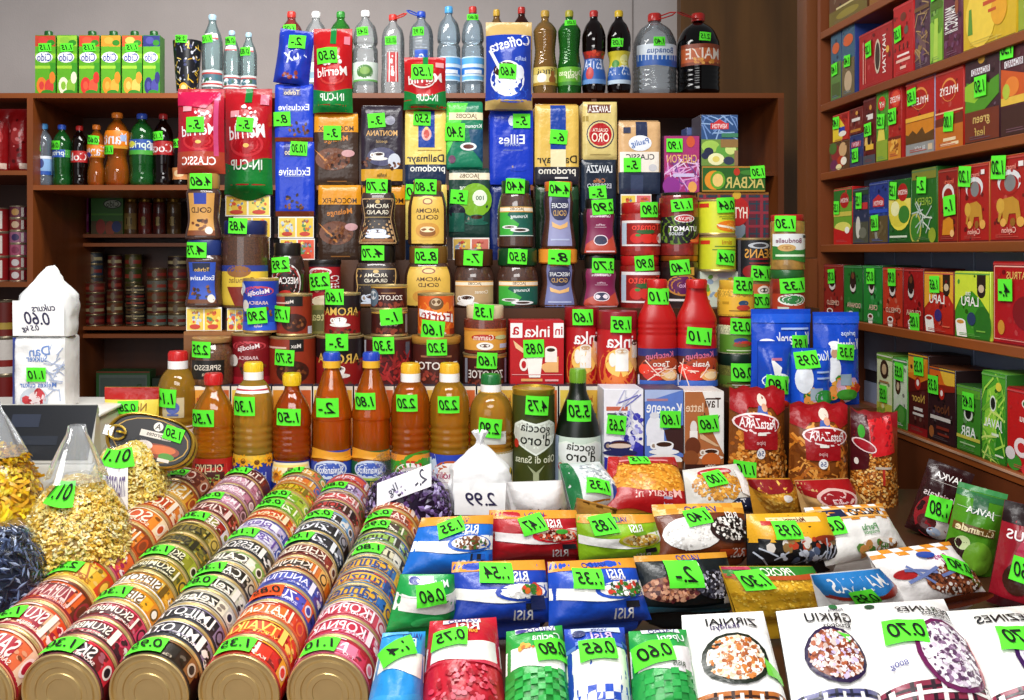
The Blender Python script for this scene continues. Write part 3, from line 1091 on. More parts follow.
TS = (.045, .036)
mid(35, 52.5, 124, 'soda', 'c8dcf0', '4a98d8', 'small water bottle with light blue cap and blue label', name='water_bottle', capk=(.44, .075), lab=(.2, .52, '8ab4e4', 'R -1 .0 1 .2 2a58b0;E 0 .6 .3 .26 2a3c80;R -1 .85 1 1 e4ecf4'), tags=('0.50', 39, 148, TS))
mid(53, 71, 125, 'soda', '3aa84a', '2a58c8', 'small green lemonade bottle with dark blue cap', lab=(.50, .63, '2a58b8', 'T Sprite 0 .5 .7 e8f4e8;R .5 0 1 1 3a9a3a'), fill=(.8, '14a02c'), tags=('0.60', 58, 146, TS))
mid(71.5, 87.5, 126, 'soda', '2a0e08', 'b01c18', 'small dark cola bottle with red cap and red label', lab=(.42, .62, 'b81c1c', 'T Cola 0 .5 .55 f4ecec'), fill=(.85, '140504'))
mid(87.5, 105.5, 125, 'waist', 'f09a30', 'e07a20', 'small orange drink bottle between the cola and the big orange bottle', lab=(.50, .72, 'e88a20', 'T Fanta 0 .5 .6 e8ecf8;E -.5 .2 .3 .2 2a3c9a'), fill=(.93, 'fa8a10'), tags=('0.60', 96, 141, TS))
mid(105, 129.5, 113, 'waist', 'f09a30', 'e07a20', 'big orange drink bottle in the middle of the shelf', lab=(.54, .80, 'e88218', 'T Fanta -.1 .55 .5 e8ecf8;R .4 .4 .8 .75 a4b8e0;R -1 0 1 .14 e8a030'), fill=(.93, 'fa8a10'), tags=('1.15', 112, 151, TS))
mid(130, 154, 114, 'soda', '3aa84a', '2a4cb0', 'big green lemonade bottle with blue and silver label', lab=(.46, .68, '2a52a8', 'R -1 0 1 .3 4aa83a;T Sprite 0 .6 .5 dcecdc;E -.5 .7 .3 .2 d8d840;R .7 .3 .95 .8 c8d4e0'), fill=(.8, '14a02c'))
mid(153.5, 173, 114, 'soda', '2a0e08', 'a01818', 'big dark cola bottle with red cap at the right', lab=(.46, .66, 'b01c20', 'T Coca 0 .5 .5 f0e4e4'), fill=(.85, '140504'), tags=('1.15', 160, 137, TS))
mid(172.5, 189, 137, 'soda', '2a0e08', '7a1814', 'partly hidden dark bottle behind the pink-red coffee bag', lab=(.15, .4, 'd08a50', 'E 0 .5 .5 .3 f0d0a0'), fill=(.85, '140504'), tags=('0.60', 177, 144, TS))

# deep lower compartments
y_ = lambda z, d: CY + (H - z) * F / d
b1 = y_(cz(234, 4.36), 4.42)
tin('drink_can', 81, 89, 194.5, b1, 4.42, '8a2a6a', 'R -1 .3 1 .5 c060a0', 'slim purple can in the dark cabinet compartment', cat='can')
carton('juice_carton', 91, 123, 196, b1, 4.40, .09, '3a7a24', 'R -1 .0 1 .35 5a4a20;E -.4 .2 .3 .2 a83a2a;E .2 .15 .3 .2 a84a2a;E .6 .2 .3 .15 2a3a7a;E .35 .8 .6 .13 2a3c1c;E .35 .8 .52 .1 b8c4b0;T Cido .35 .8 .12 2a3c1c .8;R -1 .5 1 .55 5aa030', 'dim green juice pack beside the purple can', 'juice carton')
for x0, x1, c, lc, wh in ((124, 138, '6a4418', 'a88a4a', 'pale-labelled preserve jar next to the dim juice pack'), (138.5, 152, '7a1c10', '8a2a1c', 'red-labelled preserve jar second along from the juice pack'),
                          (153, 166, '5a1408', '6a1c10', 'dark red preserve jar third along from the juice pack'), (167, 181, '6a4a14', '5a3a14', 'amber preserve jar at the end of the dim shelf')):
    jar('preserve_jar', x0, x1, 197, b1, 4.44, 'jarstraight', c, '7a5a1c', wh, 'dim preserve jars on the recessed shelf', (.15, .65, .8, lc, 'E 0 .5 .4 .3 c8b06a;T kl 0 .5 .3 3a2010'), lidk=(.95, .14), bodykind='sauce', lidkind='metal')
b2 = y_(cz(326.5, 4.36), 4.43)


def stack(x0, x1, ys, d, cols, lab, group, y1):
    """a tower of flat tins, counted from the bottom"""
    n = len(cols)
    hpx = (y1 - ys) / n
    nth = ('bottom tin', 'second tin up', 'third tin up', 'fourth tin up', 'fifth tin up', 'sixth tin up', 'seventh tin up', 'eighth tin up', 'ninth tin up')
    for i, c in enumerate(cols):
        tin('food_tin', x0, x1, y1 - hpx * (i + 1), y1 - hpx * i, d, c, f'R -1 .3 1 .6 {STRIPE[i % 4]};E 0 .5 .2 .35 75654f', f'{nth[i] if i < n - 1 else "top tin"} {lab}', group, rim='8a7a5a')


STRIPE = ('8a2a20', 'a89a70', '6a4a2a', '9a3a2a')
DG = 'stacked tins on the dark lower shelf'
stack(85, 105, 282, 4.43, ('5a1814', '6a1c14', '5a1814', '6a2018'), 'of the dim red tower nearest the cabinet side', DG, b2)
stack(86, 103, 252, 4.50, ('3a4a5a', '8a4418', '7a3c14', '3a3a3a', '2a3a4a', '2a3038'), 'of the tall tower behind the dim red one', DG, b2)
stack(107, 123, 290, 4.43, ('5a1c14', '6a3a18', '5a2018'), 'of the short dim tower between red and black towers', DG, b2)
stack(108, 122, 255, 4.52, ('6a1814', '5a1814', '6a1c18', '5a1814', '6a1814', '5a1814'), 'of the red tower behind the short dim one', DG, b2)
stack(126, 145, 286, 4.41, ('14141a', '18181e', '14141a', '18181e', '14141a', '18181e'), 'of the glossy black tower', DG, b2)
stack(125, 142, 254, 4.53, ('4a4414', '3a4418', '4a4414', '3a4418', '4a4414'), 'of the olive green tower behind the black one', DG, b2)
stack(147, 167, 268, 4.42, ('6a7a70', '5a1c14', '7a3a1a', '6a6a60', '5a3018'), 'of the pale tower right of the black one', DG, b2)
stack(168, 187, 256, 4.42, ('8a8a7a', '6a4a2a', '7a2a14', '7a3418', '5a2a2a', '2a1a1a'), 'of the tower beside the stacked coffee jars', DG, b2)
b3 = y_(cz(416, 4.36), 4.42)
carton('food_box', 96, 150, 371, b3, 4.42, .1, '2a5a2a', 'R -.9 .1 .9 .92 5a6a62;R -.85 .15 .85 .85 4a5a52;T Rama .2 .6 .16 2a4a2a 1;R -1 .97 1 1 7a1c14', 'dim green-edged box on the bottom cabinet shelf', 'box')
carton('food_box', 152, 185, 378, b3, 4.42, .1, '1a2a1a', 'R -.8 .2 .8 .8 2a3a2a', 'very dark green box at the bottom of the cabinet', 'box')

# left bay
b4 = y_(cz(170.5), 3.9)
GP = 'red packets in the left cabinet bay'
for x0, x1, wh in ((-14, 9, 'shiny red packet at the picture edge in the left bay'), (8, 30, 'shiny red packet next to the cabinet upright')):
    pouch('snack_packet', x0, x1, 109, b4, 3.9, .03, '8a1014', 'E .1 .55 .6 .12 a83030;S 0 .5 .7 .35 12 .007 d88080,5a080a;R .3 .05 .9 .14 d8c0b0', wh, 'packet', GP)
b5 = y_(cz(282), 3.9)
nm = ('bottom tin', 'second tin up', 'third tin up', 'fourth tin up', 'fifth tin up', 'top tin')
for i, (c, q) in enumerate((('8a1824', 'e0d8d8'), ('9a2030', 'd8d0d0'), ('b05070', '8a3050'), ('a06080', '3a2a5a'), ('7a1418', 'd0b090'), ('6a2038', 'c09050'))):
    hp = (b5 - 206) / 6
    tin('food_tin', 10, 27, b5 - hp * (i + 1), b5 - hp * i, 3.93, c, f'E 0 .5 .35 .3 {q};R .5 .1 .75 .9 d8d0c8', f'{nm[i]} of the pink and red tower by the left upright', 'tins in the left cabinet bay', rim='a89a80')
for i in range(3):
    hp = (b5 - 208) / 3
    tin('food_tin', -14, 9, b5 - hp * (i + 1), b5 - hp * i, 3.93, '8a1418', 'R .3 .1 .6 .9 d8d0c8;E -.2 .5 .3 .3 c03028', f'{("bottom", "middle", "top")[i]} one of three big red tins at the picture edge', 'big red tins in the left cabinet bay', rim='a89a80')
b6 = y_(cz(415), 3.9)
for i, (c, q) in enumerate((('7a1410', 'b03020'), ('e0d8d0', '8a1c14'), ('7a1c10', 'c0a040'))):
    hp = (b6 - 300) / 3
    tin('food_tin', -8, 19, b6 - hp * (i + 1), b6 - hp * i, 3.93, c, f'R -1 .2 1 .4 {q}', f'{("bottom", "middle", "top")[i]} tin of the dim tower below the left bay shelf', 'tins low in the left cabinet bay', rim='a89a80')
# ------------------------------------------------------------------ the stacked display: rear row of bags and bricks
D4, D3, D2, D1 = 2.13, 2.06, 1.95, 1.83
GB = 'coffee bricks in the rear row'
GG = 'coffee bags in the rear row'
GM = 'small tea and stock packs used as risers'
PK = lambda a, b: f'R -.96 .06 -.04 .94 {a};R .04 .06 .96 .94 {b};S -.5 .5 .36 .34 15 .004 7a8ca0,d8502a,e8e070,c8d0d8;S .5 .5 .36 .34 15 .004 8a96a4,d86a2a,e8e070,5a8a4a;E -.5 .2 .3 .1 c8402a;E .5 .2 .3 .1 c8402a;T kubs -.5 .8 .09 a82a20 .35;T kubs .5 .8 .09 a82a20 .35'


def pack(x0, x1, y0, y1, d, wh, a='e8c850', b='e8c038', tags=None):
    return carton('stock_pack', x0, x1, y0, y1, d, .05, 'eeeae0', PK(a, b), wh, 'pack', GM, tags, side='2a2a3a')


# column at the left end
carton('cardboard_box', 183.5, 233, 331.5, 385.5, 1.96, .05, '7a4a1e', 'R -1 .0 1 .08 6a3c16;R -1 .94 1 1 8f5a28;S 0 .5 .9 .3 10 .004 8f5a28,6a3c16', 'brown cardboard box behind the squat brown coffee jar', 'box')
pack(186, 222, 307, 331.4, 1.985, 'yellow-pictured pack under the blue-lidded jar at the left end')
pack(227, 244, 308, 331.4, 1.985, 'narrow yellow pack half hidden behind the blue mug tin', 'f0d060', 'e8c850')
jar('coffee_jar', 185.5, 223.5, 240, 307, 2.0, 'jaraxe', '3e1c0c', '1c2f6a', 'axe-shaped coffee jar with dark blue lid and blue label', 'glass coffee jars', (.08, .86, .56, '2a4cb0', 'R -.6 .78 .5 .98 1c2440;T Tchibo 0 .82 .07 d8b060 .9;T Exclusive 0 .62 .09 e8ecf4;B 0 .28 .7 .16 12;R -1 0 1 .1 6a3a1c;E .6 .12 .3 .1 d8d4cc'), ('4.75', 198, 250), lidk=(.88, .22), ry=.7, e=.8)
jar('coffee_jar', 185.5, 222, 174, 239.8, 2.0, 'jaraxe', '3e1c0c', 'a07a3c', 'axe-shaped coffee jar with tan lid and gold label', 'glass coffee jars', (.08, .9, .56, 'c8924a', 'R -.45 .74 .3 1 20389a;T GOLD 0 .60 .1 4a2c10 1.5;B -.1 .28 .6 .12 10;R -1 0 1 .12 7a3f1c;E .5 .12 .3 .09 e0d8cc'), ('4.60', 203.5, 182), lidk=(.88, .22), ry=.7, e=.8)
MER = 'E 0 .38 .7 .12 c83038;E 0 .38 .6 .09 a8101c;T Merrild 0 .50 .10 f4f0f2 1.5 .08;E 0 .36 .12 .02 f0c060;S .1 .62 .5 .1 20 .004 f0e0e4,f4ecee;R -.7 .72 -.3 .78 e8a0a8'
pouch('coffee_bag', 177.5, 225.5, 89, 174, 2.0, .030, 'b0162a', MER + ';R -1 0 1 .25 a8402c;T CLASSIC 0 .14 .075 f4f0ec 1.4;R .62 .2 .8 .9 c84a7a;R .4 .86 .85 .96 d86a90;G c2184a -1 .96 .9 .96 .3 .75 -1 .8', 'wrinkled red coffee bag standing on the tan-lidded jar', 'coffee bag', GG, ('5.-', 198.5, 126.5))
pack(233, 271, 216.5, 238.2, 2.14, 'yellow pack under the upper pack beneath the red and green bag')
pack(233, 270, 238.4, 260, 2.14, 'lowest yellow pack behind the wide brown jar')
pack(225, 270.5, 194.8, 216.3, 2.14, 'wide white-edged pack directly under the red and green bag', 'e8c040', 'e8d060')
pouch('coffee_bag', 224.5, 273, 89, 194.5, 2.14, .034, 'b41420', 'W -.02 .30 .04 2.2 137a30;R -1 0 1 .2 137a30;' + MER.replace('.38', '.46').replace('.36', '.45').replace('.50', '.58') + ';T IN-CUP 0 .27 .075 e8f4e8 1.3;R -.1 .86 .2 1 137a30;S 0 .72 .55 .12 26 .004 f4e4e8,f0f0f0;R .55 .84 .9 .94 d87a90', 'red and green coffee bag standing on the wide pack', 'coffee bag', GG, ('5.-', 247.5, 126.5))
pack(278, 314, 216.5, 238.2, 2.14, 'upper yellow pack under the blue coffee bricks')
pack(279.5, 315, 238.4, 260, 2.14, 'lower yellow pack under the blue coffee bricks', 'f0d050', 'e05a3a')
TCH = 'R -.55 .80 .35 1 16288a;T Tchibo -.1 .86 .06 e8d8a8 .8;T Exclusive 0 .60 .085 e8ecf8 1.6;R -.5 .53 .5 .54 8a9ad8;B 0 .2 .7 .12 14;R -1 0 1 .07 7a3a20'
brick('coffee_brick', 275, 314, 141.5, 216.3, 2.14, .065, '1c3fc0', TCH, 'lower one of two stacked bright blue coffee bricks', 'coffee brick', GB, ('10.30', 299, 148.5))
brick('coffee_brick', 274.5, 313, 84.5, 141.3, 2.14, .065, '1c3fc0', TCH.replace('B 0 .2', 'B .2 .22'), 'upper one of two stacked bright blue coffee bricks', 'coffee brick', GB, ('8.-', 282, 119))
pouch('coffee_bag', 273, 309, 30, 84.3, 2.15, .025, '1c38b0', 'T Lux .05 .55 .22 dce4f8 1.2 .4;S 0 .15 .5 .06 8 .004 8a3a2a;E .1 .8 .4 .08 2a50d0', 'crumpled dark blue bag leaning on top of the blue bricks', 'coffee bag', GG, ('2.-', 293, 43), ry=.13, amp=.006)
MOC = 'R -1 .74 1 1 d8901c;T MOCCA-FIX 0 .79 .055 3a2410 1.6;T Melange 0 .63 .075 c87a2a 1.3 .1;E -.15 .36 .8 .16 6a3a20;G c07a34 -1 .5 -.2 .3 -.05 .22 -.3 .26;B -.05 .34 .62 .12 40;E .55 .44 .3 .05 c8989a;R -.4 .04 .5 .055 8a5a2a'
brick('coffee_brick', 318, 361, 185, 260, 2.14, .065, '3c2a20', MOC, 'lower orange and brown coffee brick behind the dark tall jar', 'coffee brick', GB)
brick('coffee_brick', 314, 358, 113.5, 184.8, 2.14, .065, '3c2a20', MOC, 'upper orange and brown coffee brick beneath the tall red bag', 'coffee brick', GB, ('3.-', 332.5, 133))
INC = 'R -1 0 1 .22 14803a;W .1 .26 .03 1.5 14803a;T IN-CUP 0 .17 .07 e8f4ea 1.2;E 0 .42 .65 .11 c83a34;E 0 .42 .56 .085 b0141c;T Merrild 0 .47 .085 f4ece8 1.5 .08;R -.1 .8 .2 1 14803a;R .6 .8 .9 .9 e08090;S 0 .6 .5 .06 12 .004 f0d8d8'
pouch('coffee_bag', 313, 353, 29, 113.3, 2.14, .03, 'b8181c', INC, 'tall red and green bag on the orange and brown brick', 'coffee bag', GG, ('8.50', 328, 58, (.048, .036)))
brick('coffee_brick', 362, 405, 185, 260, 2.15, .065, '4a3020', 'R -1 .74 1 1 d8901c;T MOCCA-FIX 0 .79 .055 3a2410', 'orange-topped coffee brick almost hidden by the dark tall jar', 'coffee brick', GB)
brick('coffee_brick', 361, 402.5, 106.5, 184.8, 2.14, .06, '2c2430', 'R -1 .05 1 .2 d09a28;T MONTANA 0 .66 .055 d8a868 1.5;T special 0 .55 .04 a88a5a 1;E .0 .36 .7 .12 4a4a6a;C -.15 .38 .42;E .6 .3 .3 .1 c8ccd8;B -.7 .3 .25 .06 8;B .6 .24 .3 .04 6;E .4 .82 .25 .06 8a8a9a;T kafija 0 .12 .045 6a4a10 1.4', 'dark coffee brick with white cup and gold band', 'coffee brick', GB, ('3.-', 376.5, 120.5))
DAL = 'R -1 0 1 .27 1c2c4a;R -.35 .50 .45 1 1a3f9a;E .05 .68 .24 .09 d8a8a0;E .05 .68 .14 .06 c04a40;E .05 .76 .1 .02 e8c870;T Dallmayr 0 .34 .1 1c2438 1.8;T prodomo .1 .205 .095 f0f0ea 1.7;R -.4 .46 .8 .47 c8a850;R -.6 .02 .7 .05 d8c8a0'
brick('coffee_brick', 405.5, 447, 184.5, 260, 2.14, .065, 'e8cc6a', DAL, 'cream and blue coffee brick behind the gold-lidded tall jar', 'coffee brick', GB, ('10', 412, 192, (.03, .035)))
brick('coffee_brick', 405, 446, 110.5, 184.3, 2.14, .065, 'e8cc6a', DAL, 'cream and navy coffee brick under the short red and green bag', 'coffee brick', GB, ('5.50', 422, 118.5))
pouch('coffee_bag', 403.5, 446.5, 57.5, 110.3, 2.14, .03, 'b8181c', 'R -1 0 1 .16 14803a;W .1 .3 .08 1.2 14803a;T IN-CUP .1 .2 .1 e8f4ea 1;E -.1 .55 .6 .18 e8d8d4;E -.1 .55 .55 .15 b0141c;T Merrild 0 .56 .13 f4ece8 1.6 .08;R -.1 .8 .15 1 14803a;R .5 .78 .9 .88 e0a0a0', 'short red and green bag on the cream and navy brick', 'coffee bag', GG, ('1.50', 422, 74, (.05, .036)))
pack(452.5, 489.5, 237.5, 260, 2.14, 'yellow and pink pack beneath the green cup brick', 'd8b048', 'c86a5a')
brick('coffee_brick', 449, 490, 169.5, 237.3, 2.14, .065, '244038', 'R -1 .85 1 .95 e8dcc0;T JACOBS 0 .90 .06 5a4020 1.3;T Kronung 0 .73 .06 e8f0e0 1.4;E .3 .55 .8 .25 7ab02a;E .5 .58 .36 .12 e4ecd8;T 100 .5 .58 .05 2a4a2a .4;C .35 .28 .55 1c5a4a;E -.6 .38 .4 .1 1a1c28;R -1 .08 -.25 .36 1c5a4a', 'dark green brick with a green coffee cup picture', 'coffee brick', GB, ('5.-', 459, 197))
brick('coffee_brick', 446.5, 483, 102.5, 169.3, 2.14, .065, '1c7a5a', 'G 5ad04a -1 1 .2 1 -.5 .5 -1 .2;R -1 .74 1 .85 e8dcb8;T JACOBS .1 .79 .065 5a3c1c 1.2;T Kronung .4 .64 .06 e4f0ec 1.2;G 1c4a6a .2 .6 1 .6 1 .1 .4 .3;E .2 .34 .45 .06 e8eef0;E .2 .34 .3 .035 6a3a34;E -.7 .15 .2 .06 6a3a5a;R -1 0 1 .03 145a4a', 'bright green foil brick with a steaming cup', 'coffee brick', GB, ('3.40', 455, 132, (.044, .04)))
EIL = 'T Eilles 0 .61 .10 e4e8f4 1.5;E 0 .86 .16 .07 c8d0e8;T KAFFEE 0 .54 .035 a8b4e0 .7;R -.4 .46 .5 .465 8a9ad8;C .3 .24 .35 1838b8 1838b8;R -.2 .08 .4 .09 6a80d0'
brick('coffee_brick', 489.5, 531, 184.5, 260, 2.15, .065, '1a2a6a', 'T Eilles 0 .6 .1 c8d0e8', 'dark blue brick almost hidden by the green-lidded jars', 'coffee brick', GB)
brick('coffee_brick', 490, 533.5, 110.5, 184.3, 2.14, .065, '1838b8', EIL, 'royal blue coffee brick with plain white lettering', 'coffee brick', GB, ('5.-', 521.5, 121))
pouch('coffee_bag', 485, 532.5, 22.5, 110.3, 2.13, .036, 'c8a868', 'R -1 .1 .96 .84 1c3ca8;E .1 .16 .9 .1 2a58c8;T Coffesta 0 .74 .1 f0f0f4 1.8 .2;E -.1 .33 .72 .2 e8ecf4;E -.1 .40 .55 .13 f8f8fa;E -.2 .43 .5 .085 3a2018;E .4 .4 .2 .08 d8dce8;G e4e8f0 -.9 .66 -.8 .68 -.4 .45 -.5 .43;T kafija .45 .55 .05 a8b8e8 .7', 'tall gold and blue coffee bag at the top of the stack', 'coffee bag', GG, ('4.60', 506, 74.5))
brick('coffee_brick', 536, 579, 184.5, 260, 2.15, .065, '18301c', 'R -1 .8 1 1 24442a', 'very dark green brick behind the orange-lidded jars', 'coffee brick', GB)
brick('coffee_brick', 535, 579, 105, 184.3, 2.14, .075, 'd8b458', 'R -1 0 1 .22 2a2a34;R -.3 .44 .4 1 1c3f9a;E .05 .6 .3 .05 e8d8b0;T Dallmayr 0 .30 .1 2a2418 1.8;T prodomo 0 .16 .09 ece8dc 1.7;R -.1 .07 .5 .09 e8e4e0;R -.3 .22 .4 .44 e8dcb0', 'gold coffee bag with a blue stripe standing in the rear row', 'coffee brick', GB, ('6.-', 558.5, 137), gold='b88c38')
brick('coffee_brick', 581, 617, 212.5, 260, 2.15, .065, '1c2430', 'T Lavazza 0 .8 .1 c8ccd4', 'lowest dark brick behind the purple-label jars', 'coffee brick', GB)
brick('coffee_brick', 582, 616.5, 159.5, 212.3, 2.14, .065, '1e2838', 'T LAVAZZA 0 .82 .11 e8ecf0 1.5;T Caffe 0 .60 .06 c87a4a .8;T ESPRESSO 0 .50 .07 c8ccd4 1.4', 'navy espresso brick under the gold box with red circle', 'coffee brick', GB, ('5.-', 597.5, 193))
brick('coffee_brick', 583, 617.5, 101.5, 159.3, 2.14, .065, 'd4c07a', 'R -.75 .8 .6 .95 6a3a2a;T LAVAZZA -.05 .87 .09 f4f0ec 1.3;E 0 .43 .8 .245 26304a;E 0 .43 .74 .225 d8c890;E 0 .43 .66 .2 b01c20;T ORO 0 .38 .12 f4ecdc 1;T QUALITA 0 .5 .055 f0e0d0 .9;R -.6 .08 .6 .09 a08a50;R -1 .66 -.7 .75 a8904a', 'gold coffee box with a red circle emblem', 'coffee brick', GB, flap=False)
pack(620.5, 651.5, 194, 215.8, 2.14, 'yellow pack under the tan and navy classic bag', 'e8c850', 'd86a6a')
pack(620.5, 651.5, 216, 237.8, 2.14, 'middle yellow pack behind the red sauce jars')
pack(620.5, 651.5, 238, 260, 2.14, 'bottom yellow pack behind the red sauce jars')
brick('coffee_brick', 619, 661, 121.5, 193.8, 2.14, .07, 'd0a878', 'R -1 0 1 .30 2a3348;R -.2 .74 .35 1 2a3350;R -.45 0 .15 .26 3a4460;E 0 .70 .55 .11 e4e8f0;T Paulig 0 .70 .08 3a62a8 1 .2;R -.95 .3 .9 .58 ece4d8;T CLASSIC 0 .51 .06 2a2a34 1.6;E .6 .36 .2 .05 c8c8cc;R -.8 .84 -.45 .92 3a3f58', 'tan and navy classic coffee bag with white emblem', 'coffee brick', GB, ('5.-', 632, 165), gold='b89468')
carton('food_box', 657, 699, 193, 260, 2.15, .06, '1c2438', 'R -1 0 1 .1 2a3450;T tea 0 .5 .1 5a6a8a', 'dark navy box under the purple tea box', 'box')
carton('tea_box', 664, 699.5, 135.5, 192.8, 2.13, .07, 'a02a6a', 'S 0 .3 .9 .3 50 .006 b04a9a,8a3a8a,c878b8,7a2a5a;P -1 0 1 .6 30 .02 .0012 d8a0d0,6a3a8a,e0c0e0;T CHELTON 0 .60 .11 d8a86a 1.7;E .5 .9 .25 .1 c8502a;E -.6 .12 .5 .16 8a2a8a;E .6 .1 .25 .1 e0a050;R -.5 .28 .7 .34 c8b8e0', 'purple and magenta patterned tea box', 'tea box', None, ('1.90', 674, 145), side='3a1438', tsize=(.036, .03))
carton('tea_box', 687, 701, 127.5, 192.8, 2.21, .05, '2a3a6a', 'R -1 .9 1 1 4a5a8a', 'blue box corner peeping out behind the purple tea box', 'tea box')
carton('tea_box', 697, 769, 191.8, 260, 2.125, .075, '5a2030', 'L -1 0 1 1 9 9 1c3a4a;L -1 0 1 1 5 5 8a2838;R -1 .97 1 1 8a5a1c;R -1 0 -.97 1 8a5a1c;G 7a8a9a -.5 .1 .3 .1 .35 .5 .1 .62 -.3 .5;G 2a4a30 -.1 .1 .4 .1 .35 .4 .1 .25;S -.2 .3 .25 .15 12 .004 2a3440,c8d0d8;E .1 .72 .36 .22 b01c1c;E .1 .96 .12 .06 c8a030;T HYTON .05 .7 .13 f0e4d8 .7', 'tartan tea box with a red oval emblem', 'tea box', side='3a1c14')
carton('tea_box', 701.5, 765.5, 166, 191.6, 2.12, .075, '1f5a1c', 'R -1 0 1 .06 a87a2c;R -1 .94 1 1 a87a2c;R -1 0 -.98 1 a87a2c;E -.62 .45 .3 .38 d88a20;E -.5 .45 .24 .36 5a9a24;E -.5 .45 .17 .26 e0c070;T AKBAR .35 .36 .34 c8b868 1.25;E .1 .78 .1 .15 b03018;E .5 .75 .3 .1 3a7a2a', 'long green tea box with a cut melon', 'tea box', None, ('1.30', 757.5, 172), side='2a3a14', tsize=(.032, .028))
carton('tea_box', 701, 738, 114.5, 165.8, 2.13, .075, '24487a', 'P -1 .55 1 1 16 .02 .0014 8aa8d0,6a8ac0;R -.5 .72 .5 .84 c02a30;G c02a30 -.5 .8 .5 .8 0 .92;T NEWTON 0 .78 .07 f0e0e0 .8;R -1 0 1 .52 6a8a3a;E -.5 .38 .5 .12 9ac050;E .2 .3 .4 .13 5a9a3a;E .6 .32 .3 .1 c8d880;E -.6 .28 .26 .08 1c2440;E -.8 .2 .2 .07 1c2444;E -.2 .13 .45 .12 e4e4b0;E -.2 .13 .2 .06 d8c860;E .5 .1 .3 .08 2a3450;R .05 .36 1 .52 8a6a3a;R .1 .56 1 .64 3a7a5a;R .8 0 1 .3 8a6a4a', 'blue wrapped tea box with berries on top of the green box', 'tea box', side='3a3440')

# ------------------------------------------------------------------ glass jars on the middle step
GJ = 'glass coffee jars'
AG = 'R -1 .03 1 .05 c8a870;G b89468 -.95 .95 .95 .95 .75 .5 .98 .0 -.98 .0 -.75 .5;G 241a1a -.86 .93 .86 .93 .68 .5 .88 .03 -.88 .03 -.68 .5;T AROMA 0 .79 .07 e4dcc8 1.1;T GRAND 0 .66 .07 e4dcc8 1.1;E 0 .88 .06 .04 c8a860;R -.7 .55 .7 .56 c8a860;C 0 .24 .5 d4dcec;B -.6 .3 .2 .08 5;R -.7 .04 .7 .1 8a5a30'
jar('coffee_jar', 353.5, 400, 245.5, 307, D3, 'jar', '2c1509', '17130f', 'dark-lidded jar standing beneath the waisted dark jar', GJ, (.0, .92, .8, '241a1a', AG.replace('G b89468', 'G c8a060')), ('4.70', 372.5, 253), lidk=(.8, .28), ry=.75, e=.75)
jar('coffee_jar', 358, 398.5, 180, 245.3, D3, 'jarwaist', '2c1509', '17130f', 'waisted jar with black lid and black cup label', GJ, (.03, .93, .78, None, AG), ('2.70', 376.5, 187), lidk=(.66, .20), ry=.75, e=.75)
AO = 'E 0 .5 1 .52 e8c868;R -1 .06 1 .94 d8b04c;E 0 .9 .2 .07 8a4a20;E 0 .9 .13 .045 e0c080;T AROMA 0 .70 .075 4a2c10 1.2;T GOLD 0 .56 .075 4a2c10 1.1;E 0 .28 .6 .16 c8903a;E .0 .24 .35 .09 8a5420;E 0 .3 .3 .06 f0dcb0'
jar('coffee_jar', 404.5, 452.5, 246, 307, D3, 'jar', '3a1c0a', '6a4a1c', 'wide gold-labelled jar behind the orange tin', GJ, (.0, .92, .72, 'c8a23c', AO), ('8.50', 425.5, 256), lidk=(.8, .28), ry=.75, e=.75)
jar('coffee_jar', 408, 447, 181, 245.8, D3, 'jar', '3a1c0a', '7a5420', 'gold-labelled jar with brown lid on the wide gold jar', GJ, (.04, .9, .62, 'd8b04c', AO), ('3.80', 424.5, 187.5), lidk=(.72, .17), ry=.75, e=.75)
JK = 'R -1 .80 1 .98 e09a30;R -1 .83 1 .95 ece0c8;T JACOBS 0 .89 .1 5a4020 1.2;'
KR = JK + 'G 3aa83a -1 .0 -.3 .0 .1 .4 -.5 .7 -.4 .8 -1 .8;T Kronung .1 .64 .12 e8f0f0 1.3;E -.4 .3 .4 .06 e4e8e4;E .15 .2 .5 .07 e8ecec;E .15 .2 .3 .04 3a2418;E -.4 .3 .25 .03 4a2c20;R -1 0 1 .03 c8d8d0'
jar('coffee_jar', 453, 494.5, 249, 307, D3, 'jar', '402010', '4a2a14', 'jar with brown lid and tan cup label', GJ, (.0, .64, .8, 'b89a70', JK + 'C -.35 .34 .5;T Cronat .3 .6 .1 e8e0d0 1.2'), ('7.-', 472, 258), lidk=(.92, .28))
jar('coffee_jar', 496, 538.5, 248.5, 307, D3, 'jar', '402010', '12401e', 'lower green-labelled jar with wide green lid', GJ, (.0, .64, .8, '175a4c', KR), ('8.50', 515.5, 256.5), lidk=(.92, .28))
jar('coffee_jar', 497.5, 533.5, 181, 248.3, D3, 'jar', '402010', '12401e', 'upper green-labelled jar with green lid', GJ, (.22, .76, .8, '175a4c', KR), ('4.40', 513.5, 187), lidk=(.78, .19))
NG = 'E 0 .72 .85 .24 2c2f52;E 0 .97 .7 .05 c87a3a;E 0 .90 .7 .06 2c2f52;T NESCAFE 0 .76 .07 e8ecf0 1.4;T GOLD 0 .62 .08 c8a060 1.1;G d8a868 -.7 .46 0 .38 .7 .46 .6 .36 0 .31 -.6 .36;R -.7 .1 .7 .13 a8b0d0'
jar('coffee_jar', 538, 577.5, 249, 307, D3, 'jarwaist', '44200e', 'c86a1e', 'lower violet-labelled jar with orange lid', GJ, (.02, .98, .55, '6a70a0', NG), ('8.-', 557, 257), lidk=(.96, .24), lidring=('e09030', .05, .95), ry=.8, e=.8)
jar('coffee_jar', 541, 575.5, 182, 248.8, D3, 'jarwaist', '44200e', 'c86a1e', 'upper violet-labelled jar with orange lid', GJ, (.05, .96, .5, '8a8cb4', NG), ('4.40', 557.5, 190), lidk=(.8, .14), ry=.8, e=.8)
